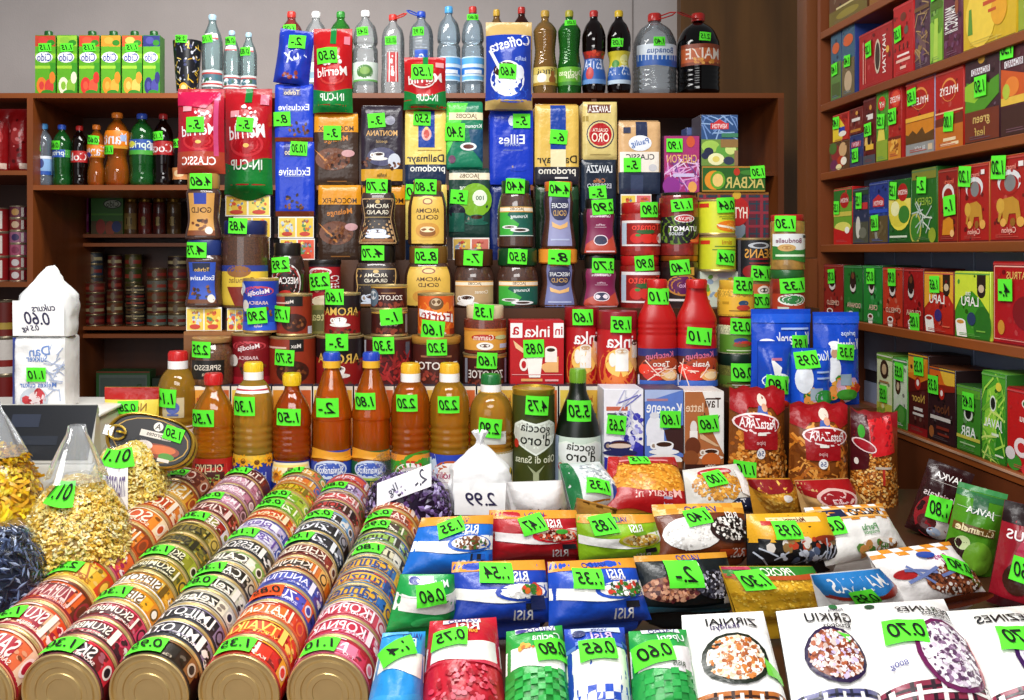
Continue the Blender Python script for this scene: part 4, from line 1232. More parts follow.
CN = 'E 0 .87 .3 .06 c8a8b8;T CarteNoire 0 .84 .05 f0e4ec 1.5;T coffee 0 .64 .035 e0c0d0 1.1;R -.3 .58 .3 .59 e0c0d0;G b0402c -1 .0 1 .0 .9 .4 .3 .28 -.4 .3 -.9 .2;E 0 .29 .34 .12 e0d4dc;E 0 .29 .28 .1 2a2c4a;R -.8 .02 .8 .05 d8c0c8'
jar('coffee_jar', 579, 619, 255, 307, D3, 'jarwaist', '2c140a', '18140f', 'lower magenta-labelled jar with black lid', GJ, (.0, 1.0, .7, '7a1c48', CN), ('3.70', 601.5, 265.5), lidk=(.72, .26), ry=.75, e=.75)
jar('coffee_jar', 580.5, 616.5, 199, 254.8, D3, 'jarwaist', '2c140a', '18140f', 'upper magenta-labelled jar with black lid', GJ, (.04, .98, .7, '7a1c48', CN), ('2.90', 601.5, 207.5), lidk=(.72, .17), ry=.75, e=.75)
GS = 'sauce jars on the middle step'
TM = 'R -1 .9 1 1 e8e0e0;R -1 0 1 .06 e8e0e0;R -1 .06 -.72 .9 b8c8d8;E -.3 .3 .26 .2 c8201a;E .1 .3 .26 .2 d02a20;E .45 .28 .22 .18 c8201a;E .75 .3 .2 .2 f0e8e0;E .05 .56 .36 .1 2a5a2a;T Tomato .1 .75 .2 e84030 1.5;E -.25 .42 .1 .05 3a8a2a'
jar('sauce_jar', 620, 659, 255.5, 307, D3, 'jarstraight', '8a100c', 'a81818', 'lower red tomato sauce jar with white-edged label', GS, (.12, .84, .95, '8a1410', TM), ('0.90', 640, 263), lidk=(.96, .18), bodykind='sauce')
jar('sauce_jar', 620.5, 659.5, 203, 255.3, D3, 'jarstraight', '9a120c', 'a01414', 'upper red tomato sauce jar with white-edged label', GS, (.22, .82, .95, '8a1410', TM), ('0.90', 645, 210.5), lidk=(.95, .2), bodykind='sauce')
jar('sauce_jar', 660, 697.5, 255.5, 307, D3, 'jarstraight', '2a0a08', 'b86a28', 'dark sauce jar with orange lid and purple oval', GS, (.1, .86, .9, '1c0c0c', 'R -.5 .78 .5 1 d0a040;T Marsh 0 .88 .1 2a1408 .9;E 0 .5 .75 .3 b87a30;E 0 .5 .66 .25 5a1050;T eko 0 .5 .1 d0a0c0 .8;R -.8 .06 .8 .12 e0d8d8'), ('1.40', 675, 267), lidk=(.98, .1), bodykind='sauce', lidkind='metal')
jar('sauce_jar', 659.5, 697.5, 193, 255.3, D3, 'jarstraight', '7a120c', '3a3a30', 'tall tomato sauce jar with black label and red oval', GS, (.2, .64, .95, '14161c', 'E -.3 .5 .85 .55 5a7a1e;E -.2 .5 .8 .52 14161c;E .05 .93 .42 .15 e8e4e4;E .05 .93 .37 .12 b81c28;T SPILVA .05 .93 .1 f0e8e8 .6;T UTAMOT 0 .55 .15 f0f0f0 1.3;T sauce -.3 .36 .09 c8ccd0 .6;G b8301c .2 .0 .95 .0 .9 .4;E .5 .1 .25 .06 d86a30'), ('1.15', 677, 206, (.044, .026)), lidk=(.9, .05), bodykind='sauce', lidkind='metal')
GC = 'yellow sweetcorn tins'
CO = 'R -1 .80 -.5 .93 c8301c;R .82 0 1 1 b03018;E .4 .22 .6 .18 e07a1c;S .4 .2 .5 .12 24 .003 f0a030,e88a20,f4c050;G e8e0c8 -.2 .28 .9 .14 .9 .08 -.1 .2;R -.1 .5 .75 .52 6a8a1c;R .0 .44 .75 .46 6a8a1c'
carton('pasta_pack', 700, 738, 271.5, 307, 2.05, .05, 'c8d0c0', 'S 0 .6 .9 .36 30 .007 e8c030,f0e8e0,6a9a3a,8aa0b8,d8a030;E .3 .9 .4 .08 b8b4c8;R -.9 0 -.5 .2 c02a20', 'flower-printed pack behind the small mustard jar', 'pack')
tin('sweetcorn_tin', 698.5, 735.5, 235.5, 271.3, D3, 'c8cc28', 'R -1 .78 -.5 .9 c8301c;R .82 0 1 1 b03018;T zirni .2 .84 .1 b06a20 1;R -.3 .7 .75 .73 5a7a1c;R -.4 .6 .7 .63 5a7a1c;R -.1 .48 .75 .51 5a7a1c', 'lower yellow sweetcorn tin', GC, ('0.64', 720, 257.5))
tin('sweetcorn_tin', 697.5, 734.5, 200, 235.3, D3, 'd0d42c', CO, 'upper yellow sweetcorn tin with corn picture', GC, ('0.64', 720, 206))
tin('bean_tin', 737, 771, 281.5, 307, D3, 'c8602c', 'E .2 .7 .3 .2 f0e4d8;E .2 .7 .2 .1 2a2a2a', 'orange tin under the black bean tin', None, ('0.70', 755, 300, (.036, .03)))
tin('bean_tin', 736, 770, 238, 281.3, D3, '181820', 'R .85 0 1 1 5a5a60;R -1 0 -.8 1 5a5a60;T BEANS .05 .66 .18 d89a40 1.3;E .05 .86 .5 .08 b8bcc4;E .05 .86 .3 .05 3a3a40;R -.4 .5 .5 .54 8a2020;R -.4 .4 .5 .43 8a2020;E -.2 .2 .5 .18 8a1414;E .5 .15 .3 .12 a83020', 'black bean tin with orange lettering', None, ('1.45', 754.5, 273))
jar('pickle_jar', 770, 804, 323, 383.5, 1.96, 'jarstraight', '8a2410', '2a6a2a', 'pickle jar hidden low behind the blue seasoning pouch', None, lidk=(.95, .14), bodykind='sauce')
jar('vegetable_jar', 770.5, 803.5, 269.5, 322.8, 1.96, 'jarstraight', '8a2010', '1f5a28', 'red vegetable jar with green lid and green-white label', None, (.02, .66, .95, 'a83820', 'E 0 .8 .7 .2 e8ece4;E 0 .8 .6 .15 2a7a3a;R -1 0 1 .2 c84a20;R -.7 .3 -.2 .55 c8c8b8;R .1 .3 .9 .4 d88a50'), ('1.35', 787, 285, (.05, .03)), lidk=(.96, .16), bodykind='sauce')
jar('mushroom_jar', 771, 803.5, 215, 269.3, 1.96, 'jarstraight', '9a7434', 'b01c24', 'jar of pale mushrooms with red lid', None, (.2, .72, .98, 'dce0e0', 'W -.02 .45 .08 .6 2f7a30;R -1 0 1 .3 2f7a30;E -.3 .46 .4 .14 c8a060;E -.3 .46 .2 .07 a87a3a;T Bonduelle -.2 .74 .14 7a3a5a 1.2;R -.8 .12 .6 .2 d8ecd0;R .5 .85 .95 .95 2a3040'), ('1.30', 779.5, 224), lidk=(.96, .1), bodykind='sauce', lidkind='plastic')

# jars and tins in front of the left columns
jar('cocoa_jar', 222.5, 269, 221, 307, 2.02, 'jarstraight', '4a2a16', '1c2656', 'wide cocoa jar with dark blue lid and yellow label', GJ, (.0, .58, .98, 'd8b83c', 'R -1 .86 1 1 2a3a8a;E -.1 .86 .4 .14 8a5a2a;T Granulat .0 .66 .1 8a6a2a 1.2;G 7a2014 -.5 .5 .1 .5 .3 .05 -.2 .05;E .3 .4 .3 .2 e8e0c8;R -1 0 1 .06 8a6a20;R .6 .1 .9 .5 c89a30'), ('4.85', 241.5, 226.5), lidk=(.92, .16))
jar('coffee_jar', 270, 305.5, 243, 307, 2.04, 'jar', '2c140a', '1c1816', 'rounded jar with black lid and arched white and red label line', GJ, (.1, .86, .72, '2a1812', 'E 0 .5 .95 .5 d8d0d0;E 0 .5 .86 .45 8a1c18;E 0 .46 .8 .42 241412;T NESCAFE 0 .56 .13 f0ecec 1.5;E 0 .2 .4 .12 c8281c'), ('2.95', 282.5, 264.5), lidk=(.74, .2))
tin('coffee_packet', 308.5, 341, 260, 307, 2.06, 'a01420', 'R -1 .9 1 1 201820;E -.2 .78 .6 .1 e8d8d8;E -.2 .78 .5 .06 a01420;T CAFE .6 .55 .2 f0e8e8 .6 1.57;E .2 .1 .8 .14 d8c8a8;E -.3 .45 .2 .15 e0a080', 'dark red carton-like tin with black lid and white upright word', None, ('2.35', 321, 281, (.044, .036)), lid='181414', tinlid=.09)

# ------------------------------------------------------------------ tins on the front step
GT = 'coffee tins on the front step'
jar('coffee_jar', 190, 233, 337, 385.5, 1.925, 'jarround', '5a3416', 'a07848', 'squat round brown jar with wooden-looking lid and black label', 'squat brown jars', (.2, .62, .6, '141210', 'R -.94 .05 .94 .95 141210;T SPRESSO .0 .62 .22 d8d0c0 1.6;T kava 0 .28 .16 b8a890 .8'), ('2.25', 205.5, 347.5), lidk=(.9, .09))
ME = 'E 0 .80 .7 .1 c04048;E 0 .79 .62 .08 {c};T Melodija 0 .76 .1 f0e4e4 1.3 .15;T ARABICA 0 .56 .055 e0c0c0 1.1;B 0 .36 .7 .12 20;R -1 0 1 .17 {e};T kafija 0 .09 .06 e8d8d8 .6;E -.6 .5 .2 .12 d8d0c8'
tin('coffee_tin', 231.5, 272, 332, 385.5, 1.955, '7a0f18', ME.format(c='7a0f18', e='a01828'), 'red coffee tin with scattered beans below the blue tin', GT)
tin('coffee_tin', 243, 279, 278, 331.8, 1.95, '1838a8', ME.format(c='1838a8', e='2a58d0') + ';E -.9 .85 .3 .12 c8d4ec', 'bright blue coffee tin with scattered beans', GT, ('2.90', 260, 314.5), rim='d8b870')
MA = 'R .0 .74 .45 1 14100e;T Max .2 .86 .07 d8d0c8 .4;R -.9 .8 -.1 .84 d8b0a0;E .1 .3 .55 .24 3a140a;B .1 .3 .42 .18 26;R -1 .1 -.95 .9 d8c8a8'
tin('coffee_tin', 269, 316.5, 335, 385.5, 1.955, '8a2c14', MA, 'big reddish brown tin with a bean-filled oval', GT, ('5.70', 288, 355))
tin('coffee_tin', 276, 312.5, 293.5, 334.8, 1.95, '8a2c14', MA.replace('R .0', 'R -.3').replace('T Max .2', 'T Max -.1') + ';R .7 0 1 .2 d0d4e0', 'small reddish brown tin on the big one', GT, ('1.75', 284, 313))
carton('tea_pack', 311.5, 325, 305.5, 334, 1.98, .03, '7a7430', 'R -.8 .1 .8 .85 5a5a20;T tea 0 .6 .2 c8c080', 'small olive green pack between two small tins', 'pack')
AR = 'R -1 0 1 .5 8a1414;W .3 .55 .05 1 8a1414;T AROMA 0 .58 .16 d8b050 1.6;C -.05 .34 .42;B 0 .06 .7 .05 12;B .7 .5 .2 .05 4'
tin('coffee_tin', 316, 364, 334.5, 385.5, 1.955, '1c1014', AR, 'big black and red tin with a coffee cup picture', GT, ('3.-', 339, 340, (.044, .034)))
tin('coffee_tin', 324, 361, 292.5, 334.3, 1.95, '1c1014', AR, 'small black and red tin with a coffee cup picture', GT, ('1.60', 336, 296))
tin('coffee_tin', 363.5, 413, 335.5, 385.5, 1.955, '4a1014', 'R -.95 .3 -.8 .98 c8c8d0;R .6 .6 .8 .95 5a5a66;S .1 .4 .5 .3 40 .005 8a1c1c,a82a2a,6a1414;P -.3 .1 .7 .75 26 .014 .0016 b02c2c,8a1c1c', 'big dark red tin with red bean print under two small brown tins', GT, ('3.30', 384.5, 343, (.042, .034)))
ZO = 'R -1 .92 1 1 c89a40;T ZOLOTOE 0 .5 .16 e8dcd0 1.3;R -.3 .68 .3 .72 a87a50;S 0 .2 .7 .1 20 .004 6a2a1c,8a3a28'
tin('coffee_tin', 371, 408, 309.5, 335.3, 1.95, '3c1410', ZO.replace('ZOLOTOE', 'GOLD') + ';R .75 .1 .95 .9 8a8a8a', 'lower one of two small brown tins stacked together', GT, ('1.-', 392, 315.5, (.044, .032)))
tin('coffee_tin', 370.5, 407.5, 284.5, 309.3, 1.95, '3c1410', ZO + ';E -.7 .5 .3 .4 5a6a7a;E -.7 .6 .2 .2 d0d4d8', 'upper one of two small brown tins stacked together', GT)
tin('coffee_tin', 411.5, 460.5, 335.5, 385.5, 1.955, '4a1c14', 'R -1 .9 1 1 b08038;T ZOLOTOE 0 .44 .13 e8e0d8 1.6;R -.5 .62 .5 .66 a06a4a;S 0 .2 .8 .12 30 .004 6a2a1c,8a3428,a84a34', 'big brown tin with gold lid and white lettering', GT, ('3.20', 436.5, 345), lid='a87830', tinlid=.12)
tin('coffee_tin', 417.5, 454.5, 293, 335.3, 1.95, 'd85a1a', 'E 0 .4 1 .5 e8842a;G f4f0f0 -.85 .66 .8 .52 .85 .3 -.8 .46;T Forte 0 .49 .22 a81c1c 1.5 -.1;E 0 .8 .3 .16 6a4a2a;E 0 .84 .2 .1 c8b090;C 0 .14 .4;R .6 0 1 .15 8a2a14', 'orange tin with big slanted lettering', GT, ('1.60', 432.5, 328, (.046, .036)))
tin('coffee_tin', 462.5, 507, 352, 385.5, 1.955, '3c1612', 'R -1 .92 1 1 a87838;T ZOLOTOE 0 .4 .2 e0d8d0 1.3;R -.4 .6 .4 .65 a06a4a;R -.85 .1 -.7 .9 8a8a96;R .75 .1 .9 .9 9a8aa0;S 0 .14 .7 .1 20 .003 6a2a1c,8a3a28', 'brown tin beneath the cream-lidded chocolate jar', GT, ('1.60', 485.5, 358))
jar('chocolate_jar', 464, 506, 305, 351.8, 1.95, 'jarstraight', '6a2410', 'd8c8a0', 'chocolate spread jar with cream lid and orange label', None, (.1, .72, .98, 'd8983c', 'E -.1 .6 .45 .14 b02a1c;T Gamm -.1 .6 .2 f0d8c8 .9;E -.05 .2 .3 .18 f0ece4;E -.05 .22 .18 .08 5a3018;R .5 .1 .95 .3 b8c0d8;R -1 .9 1 1 c8782a;E .6 .6 .3 .1 b8c088'), ('1.35', 482, 311), lidk=(.88, .27))
IN = 'E 0 .22 .95 .34 d8702a;E 0 .34 .6 .2 f0c060;T inka {x} .64 .14 f4f0f0 1.15;R -.2 .22 .3 .5 f4f0ea;E .05 .5 .26 .05 e8e0d4;E .05 .5 .2 .03 c8a078;E -.3 .38 .14 .1 f0e8e0;G e8b070 .4 .6 .9 .3 .7 .2 .3 .4;R .45 .4 .85 .62 e8dcd0;E .65 .62 .2 .04 3a2418'
carton('cereal_coffee_box', 510, 564, 320.5, 385, 1.925, .055, 'b8121c', 'R -1 .74 -.55 .97 f0ecec;R .62 .74 1 .97 f0ecec;T a -.8 .85 .1 b8121c .3;T in .82 .85 .1 b8121c .28;T inka .0 .84 .14 f4f0f0 .95;E .55 .42 .2 .07 4a2c1c;G e8c090 -.9 .7 -.3 .5 -.3 .44 -.8 .58;G e8b070 .1 .3 .8 .45 .8 .2 .3 .2;R .3 .36 .75 .55 f0e8e0;E .52 .56 .22 .05 f4ece4;E .52 .55 .16 .03 3a2010;G f4f0ea -.42 .46 .22 .46 .12 .12 -.3 .12;E -.1 .46 .32 .05 fafafa;E -.1 .46 .24 .03 d8b890;E -.5 .32 .16 .1 f0e8e0;E -.5 .32 .09 .06 b8121c;R -.95 .16 .95 .17 e0a0a0;R -.6 .06 .2 .1 e0a060;R .3 .06 .8 .09 e0a0a0',
       'big red carton with white mug and large white word', 'box', None, ('0.85', 533.5, 348, (.042, .036)))
tin('cereal_coffee_tub', 565, 598.5, 307, 385.5, 1.945, 'b0141c', IN.format(x=.1), 'red tub with red lid behind the dark olive oil bottle', 'red cereal coffee tubs', ('1.60', 580, 316), lid='8a1018', tinlid=.24)
tin('cereal_coffee_tub', 597, 636.5, 311, 388, 1.915, 'b8161e', IN.format(x=0), 'red tub with dark red lid beside the red sauce bottles', 'red cereal coffee tubs', ('1.95', 617, 323), lid='8a1420', tinlid=.22)
KE = 'R -1 .8 1 1 2a2a6a;T Ketchup 0 .8 .16 d06a8a 1.6 .1;E .1 .5 .9 .3 a8401c;E -.2 .36 .5 .2 c82a1c;E .4 .3 .4 .16 e0a060;E .4 .3 .28 .1 f0d0a0;T {t} .05 .6 .11 f0e8e0 1;R -1 0 1 .16 3a62b8;E -.6 .45 .3 .14 e03a24;R -.98 .02 -.85 .3 d8dce8;P -.8 .3 .8 .5 8 .02 .001 f0d0c0'
for x0, x1, t, tg, wh in ((637.5, 676.5, 'Taco', ('1.10', 656.5, 296), 'red sauce bottle next to the red tub'), (676.5, 716.5, 'Asais', ('1.10', 695.5, 335, (.044, .034)), 'red sauce bottle next to the green and yellow jars')):
    bottle('sauce_bottle', x0, x1, 279, 388, 1.90, 'ketchup', 'b01414', 'b81a18', wh, 'red sauce bottles', (.03, .40, '5a2018', KE.format(t=t)), tg, capk=(.5, .07), bodykind='plastic', ry=.62, e=.9)
jar('mustard_jar', 718, 755, 352.5, 386, 1.95, 'jarstraight', '6a6a2a', '14281e', 'jar with dark green lid and purple label', None, (.0, .55, .98, '5a7a2a', 'E .1 .7 .5 .26 1c4a14;T Kimela .1 .7 .18 c8d060 .8;R -.6 .0 .8 .42 5a1420;R -.4 .25 .6 .3 e0d0d0;R -.3 .1 .5 .14 e0d0d0'), ('0.60', 736.5, 370, (.044, .036)), lidk=(.95, .34))
jar('horseradish_jar', 718, 753, 315.5, 352.3, 1.95, 'jarstraight', 'c8c8a0', '9a1818', 'small jar with red lid and green label', None, (.04, .68, .98, '5a8a2a', 'E 0 .66 .3 .16 2a4a8a;E .1 .5 .4 .16 c83a2a;E 0 .42 .35 .1 8a5a2a;R -.6 .1 .7 .15 e0e8c0;E .65 .6 .14 .1 e8ecd0'), ('0.55', 735, 325), lidk=(.92, .24))
jar('mustard_jar', 718, 753, 280, 315.3, 1.95, 'jarstraight', 'd8a830', 'd0a030', 'small mustard jar with yellow lid and yellow label', None, (.06, .72, .98, 'e0ac30', 'E .1 .66 .22 .16 2a4a6a;E .1 .4 .3 .16 b83a2a;R -.5 .2 .6 .25 6a4a10;R -.8 .6 -.5 .75 b88a20'), ('0.55', 738, 285, (.04, .034)), lidk=(.9, .26))

# blue seasoning pouches on the right
GV = 'blue seasoning pouches'
CH = 'E {x} .38 .28 .15 e4e8ee;E {x} .58 .16 .06 e8ecf2;E {x} .56 .13 .05 c89a7a;E {x} .635 .17 .035 f4f4f6;E {x} .665 .24 .03 f8f8fa;'
VG = 'S .2 .18 .6 .12 36 .009 c83a24,3a8a2a,e0a040,d8c8d8,e8702a,2a6a2a,c8a0c8;E 0 .2 .2 .08 c8a0b8;E -.3 .14 .2 .08 d88a40;'
pouch('seasoning_pouch', 750, 811, 309, 404, 1.875, .022, '1448c0', CH.format(x=-.55) + VG + 'R -1 .86 1 .95 2058d0;T Kucharek .3 .70 .1 e8ecf4 1.2;R -.1 .79 .9 .81 a8c0f0;E .25 .38 .3 .2 e4e8f0;R .4 .15 .75 .24 8a98a8', 'largest blue seasoning pouch with a chef, at the back', 'pouch', GV, ('1.95', 797, 343, (.036, .034)))
pouch('seasoning_pouch', 812, 859, 312, 404, 1.85, .02, '1448c0', CH.format(x=-.25) + VG + 'R -1 .88 1 .96 1a50c8;T Kucharek .35 .66 .09 e8ecf4 1.1;T prieps .4 .77 .05 c8d8f4 .8;R .0 .22 .5 .34 8aa0b0;E .3 .12 .5 .06 3a8a2a', 'blue seasoning pouch with a chef, next to the wall shelf', 'pouch', GV, ('3.35', 841, 351, (.036, .03)))
pouch('seasoning_pouch', 789, 832, 348, 408, 1.835, .018, '1850c8', VG + 'T Kucharek .1 .88 .12 e0e8f4 1.4;E -.45 .5 .4 .24 e8ecf4;R -.2 .15 .4 .35 9aa8b4;E .5 .2 .5 .12 2a8a3a;R .1 .6 .8 .63 a8c0f0;R .1 .5 .8 .53 a8c0f0', 'small blue pouch in front of the two chef pouches', 'pouch', GV, ('0.95', 804, 359, (.046, .032)))
pouch('seasoning_pouch', 757, 791, 341, 408, 1.83, .018, '1444b4', 'E 0 .42 .85 .12 f0f4f8;E 0 .42 .76 .09 1c50c0;T VEGETA 0 .42 .09 f4f4f8 1.3;G f0f0f0 -.2 .5 .15 .5 .25 .62 -.3 .75 -.35 .7;R -.3 .72 .3 .76 b86a8a;E .3 .0 .6 .14 c82a1c;E -.6 .06 .3 .12 d8c8a0;R .6 .0 .9 .1 2a8a3a', 'smallest blue pouch with a white oval emblem', 'pouch', GV, ('1.80', 774, 383, (.046, .034)))
# ------------------------------------------------------------------ oil bottles and boxes standing on the counter
GO = 'cooking oil bottles in the front row'
Y1 = CY + .499 * F / D1


def oil(x0, x1, y0, prof, body, cap, label, lab, tags, d=D1, **k):
    return bottle('oil_bottle', x0, x1, y0, CY + .499 * F / d, d, prof, body, cap, label, GO, lab=lab, tags=tags, bodykind='liquid', **k)


oil(157.5, 198.5, 351, 'oilplain', 'f2b83c', 'c01c1c', 'oil bottle with red cap at the left end, behind the oval tin', (.30, .56, 'ece4dc', 'G a81420 -.8 .3 .6 .3 .75 .8 .2 .95 -.5 .95 -.8 .8;T KOPOB -.05 .68 .26 f4ecec 1.2;T KOPOB -.05 .4 .2 e0c8c8 1.2;E -.1 .86 .1 .05 f0d8a0;R -1 0 1 .1 c8a860'), ('1.14', 171, 395, (.042, .036)), d=1.9, capk=(.46, .065), ring='f0ecec', badge=(.62, .76, .4, 'c8b890', 'E 0 .5 .6 .3 5a6ab0;R -.5 .1 .5 .2 5a6ab0'))
oil(192.5, 234.5, 373, 'oil', 'ec9a20', 'c01818', 'red-capped oil bottle with a red label showing roasted food', (.05, .44, 'b01a18', 'R -.6 .2 .5 .96 4a1410;T OLEJVO -.05 .8 .14 d8c8a0 .95;T Extra -.05 .62 .12 8ab050 .7;S 0 .3 .8 .3 40 .006 c87a3a,e09a5a,8a4a1c,d88a4a;R .6 .1 .62 .9 d04a40'), ('1.50', 207, 415), capk=(.43, .07), ry=.9, e=.85)
oil(233.5, 273.5, 362, 'oilplain', 'f6c44c', 'e8c020', 'pale oil bottle with yellow and white cap and sunflower band', (.05, .43, '2034a0', 'R -1 .86 1 1 d8a830;F -.75 .88 .24 e8b020 6a3a10;F -.25 .9 .24 e89a18 6a3a10;F .25 .88 .24 e8b020 6a3a10;F .75 .9 .24 e89a18 6a3a10;T Hausener 0 .62 .1 a8b4e0 1.2;T PODSOLN -.05 .42 .16 d8a830 1.3;T MASLO -.05 .24 .12 d8a830 1.2;F .5 .4 .2 e8a020 c85020'), ('1.30', 247.5, 403, (.042, .036)), capk=(.47, .065), ring='f4f0ec', badge=(.86, .91, .9, 'f0ecea', 'R -1 .4 1 .6 c02a40'))
oil(272.5, 311.5, 373, 'oil', 'dc6410', 'e0b818', 'amber oil bottle with plain yellow cap and picture label', (.05, .42, '1c2a7a', 'R -.9 .55 .9 .97 e8d8b0;R -.82 .6 .82 .93 f0d078;F -.5 .7 .3 e89a18 8a4a10;F .5 .7 .3 e89a18 8a4a10;G 8a5a2a -.1 .62 .15 .62 .1 .88 -.05 .88;E 0 .66 .7 .06 d87a18;T OLEINA 0 .34 .18 d8a830 1.4;R -1 0 1 .1 c83020'), ('1.50', 291, 414), capk=(.46, .075), ry=.9, e=.85)
oil(311.5, 352, 352, 'oilcone', 'f47e14', '2040b0', 'orange cone-necked oil bottle with blue cap and blue label', (.05, .43, '2440a8', 'W .84 1 .03 0 e09a28;E 0 .68 .65 .16 c8d4e8;E 0 .68 .58 .12 3a5ab8;T Slavianskoe 0 .68 .1 e8ecf4 1;T ZOLOTOE 0 .40 .16 c8a850 1.4;G b82a2c -.7 .22 .6 .3 .6 .38 -.7 .3;F -.3 .05 .3 e8a020 6a3a10;F .5 .06 .3 e8a020 6a3a10'), ('2.-', 329, 404.5, (.042, .036)), capk=(.42, .055), ring='e8b030')
oil(351.5, 391, 352, 'oilcone', 'f47e14', '2040b0', 'orange cone-necked oil bottle with blue cap and green label', (.05, .43, '1c5a2c', 'W .84 1 .03 0 e09a28;E 0 .68 .65 .16 c8d4e8;E 0 .68 .58 .12 3a5ab8;T Slavianskoe 0 .68 .1 e8ecf4 1;R -.6 .5 .6 .54 a8c050;T SEMISHNOE 0 .38 .15 c8a850 1.4;T MASLO 0 .24 .1 e0d8b0 .9;F -.3 .05 .3 e8a020 6a3a10'), ('1.80', 365.5, 398.5), capk=(.42, .055), ring='e8b030')
BR = 'E 0 .6 .72 .30 {r};E 0 .6 .66 .26 f8f4f2;T floraoliv 0 .64 .1 a82a6a 1.1 .04;R -.3 .5 .3 .51 c8a0a8;F -.5 .06 .4 e8a020 8a4a10;F .3 .04 .4 e89018 8a4a10;F .8 .1 .3 e8b020 8a4a10'
oil(391, 430, 363, 'oilplain', 'e67c18', 'e8b028', 'oil bottle with yellow cap and green and orange label with white oval', (.05, .44, 'e89428', 'W .62 1.0 .06 3 3a9a24;' + BR.format(r='c02a1c')), ('2.20', 407, 400), capk=(.48, .07), ring='f4f0ec')
oil(429.5, 469.5, 363, 'oilplain', 'f0b030', 'e8b028', 'pale oil bottle with yellow cap and blue label with white oval', (.05, .44, '2440b0', 'G e8a030 -1 .1 -1 .3 .2 .42 1 .5 1 0 -1 0;G c8d4f0 -1 .95 -.6 1 -.4 .6 -1 .3;' + BR.format(r='c05a1c')), ('2.20', 448, 401.5), capk=(.48, .07), ring='f4f0ec')
oil(469.5, 512.5, 374, 'oilplain', 'f2bc44', '1c6a30', 'oil bottle with green and white cap and white label behind the tied white sack', (.05, .50, 'f0eee6', 'E .2 .5 .8 .3 e8c838;E .3 .2 .7 .2 e09020;T Natura .25 .55 .2 1c1c10 1.2;R -1 .93 1 1 c8b480;R -.6 .8 .6 .82 c8c8c0'), ('2.90', 488.5, 424, (.042, .036)), capk=(.46, .075), ring='f4f2f0', badge=(.56, .66, .5, 'd8d8d0', 'R -.6 .2 .8 .8 b8c0b0'))
HT = 'G e4ece0 -.92 .66 -.85 .75 -.5 .79 0 .76 .5 .79 .85 .75 .92 .66 .7 .58 0 .48 -.7 .58;G {b} -.86 .66 -.8 .73 -.5 .77 0 .74 .5 .77 .8 .73 .86 .66 .65 .59 0 .5 -.65 .59;'
tin('olive_oil_can', 512, 555, 387, Y1, D1, '3c4414', HT.format(b='c8ccc0') + 'T goccia 0 .71 .075 14180c 1.35 -.08;T d\'oro 0 .62 .075 14180c 1.15 -.08;E -.75 .58 .12 .04 c03020;T Olio_di_Sansa 0 .45 .05 d8dcc0 1.6;G a8b088 -.3 .4 0 .34 .3 .4 .1 .33 .1 .16 -.1 .16 -.1 .33;E -.1 .2 .18 .05 8aa030;E .2 .18 .18 .05 7a9028;E 0 .13 .18 .05 9ab038;E -.3 .14 .2 .06 243010', 'dark green olive oil can with white heart-shaped emblem', None, ('4.75', 534.5, 402, (.042, .036)), cat='can', rim='c8a83a')
bottle('olive_oil_bottle', 555, 600.5, 368.5, Y1, D1, 'olive', '0a1408', '6a9a24', 'dark glass olive oil bottle with green cap', None, (.04, .60, 'c8d8c8', 'W 0 .18 .04 1 2a5a3a;' + HT.format(b='e8ece8').replace('.66', '.78').replace('.75', '.90').replace('.79', '.95').replace('.76', '.91').replace('.58', '.68').replace('.48', '.56').replace('.73', '.88').replace('.77', '.93').replace('.74', '.89').replace('.59', '.69').replace(' .5 -.65', ' .58 -.65') + 'T goccia 0 .86 .11 14180c 1.35 -.08;T d\'oro 0 .75 .11 14180c 1.15 -.08;E -.7 .6 .12 .05 c03020;E .5 .55 .5 .06 6aa030 .4;E .6 .45 .4 .05 8ab848 -.4;E .2 .5 .3 .05 a8c860 .8;T di_Sansa -.1 .36 .08 3a6a5a 1.2;T Olio -.1 .2 .12 2a4a3a .9;R -1 .0 -.8 1 8a98b0'), ('5.50', 576, 408, (.044, .04)),
       cat='bottle', capk=(.36, .09), bodykind='plastic')
GN = 'coffee cartons in the front row'
Y0 = CY + .4105 * F / 1.80
carton('coffee_carton', 604, 643.5, 389, Y0, 1.80, .07, 'eceaf0', 'G 2a2a9a -1 0 1 0 1 .3 .6 .36 .4 .2 -.2 .1 -1 .16;S .4 .5 .6 .22 30 .006 3a3ab0,8a8ad8,2a2a90,c8c8f0;R -.9 .74 .2 .79 c8644a;R -.85 .68 .1 .71 4a4a5a;P -.2 .5 1 .95 14 .018 .0012 b8b8d8,6a6ab8,c8c8d8;C -.2 .3 .85 20245a 4a1c0c;E -.2 .3 .6 .03 e0c8b8;E .3 .13 .6 .05 c85a20', 'white and blue coffee carton with a dark blue cup', 'coffee carton', GN, ('2.65', 616, 424, (.036, .036)), side='d8d8e4')
carton('coffee_carton', 644.5, 683.5, 389, Y0, 1.80, .07, '5a7ac8', 'G a8b8e0 -1 1 1 1 -1 .85;T Kaccene 0 .77 .12 f0f0f4 1.8 -.1;R -.9 .86 .2 .89 a87a8a;E -.5 .5 .45 .18 e8e8f0;E -.5 .68 .25 .04 d8d8e0;R -.9 .3 0 .5 e4e4ec;G 3a1c1c 0 .5 1 .56 1 .2 .2 .3;R -1 0 1 .16 5a3018;E 0 .12 .95 .08 f0ece8;C 0 .3 .75 f0f0f2;R -.9 .02 .9 .1 8a4a20', 'blue coffee carton with a white cup and jug', 'coffee carton', GN, ('1.60', 670, 418.5), side='3a3a5a')
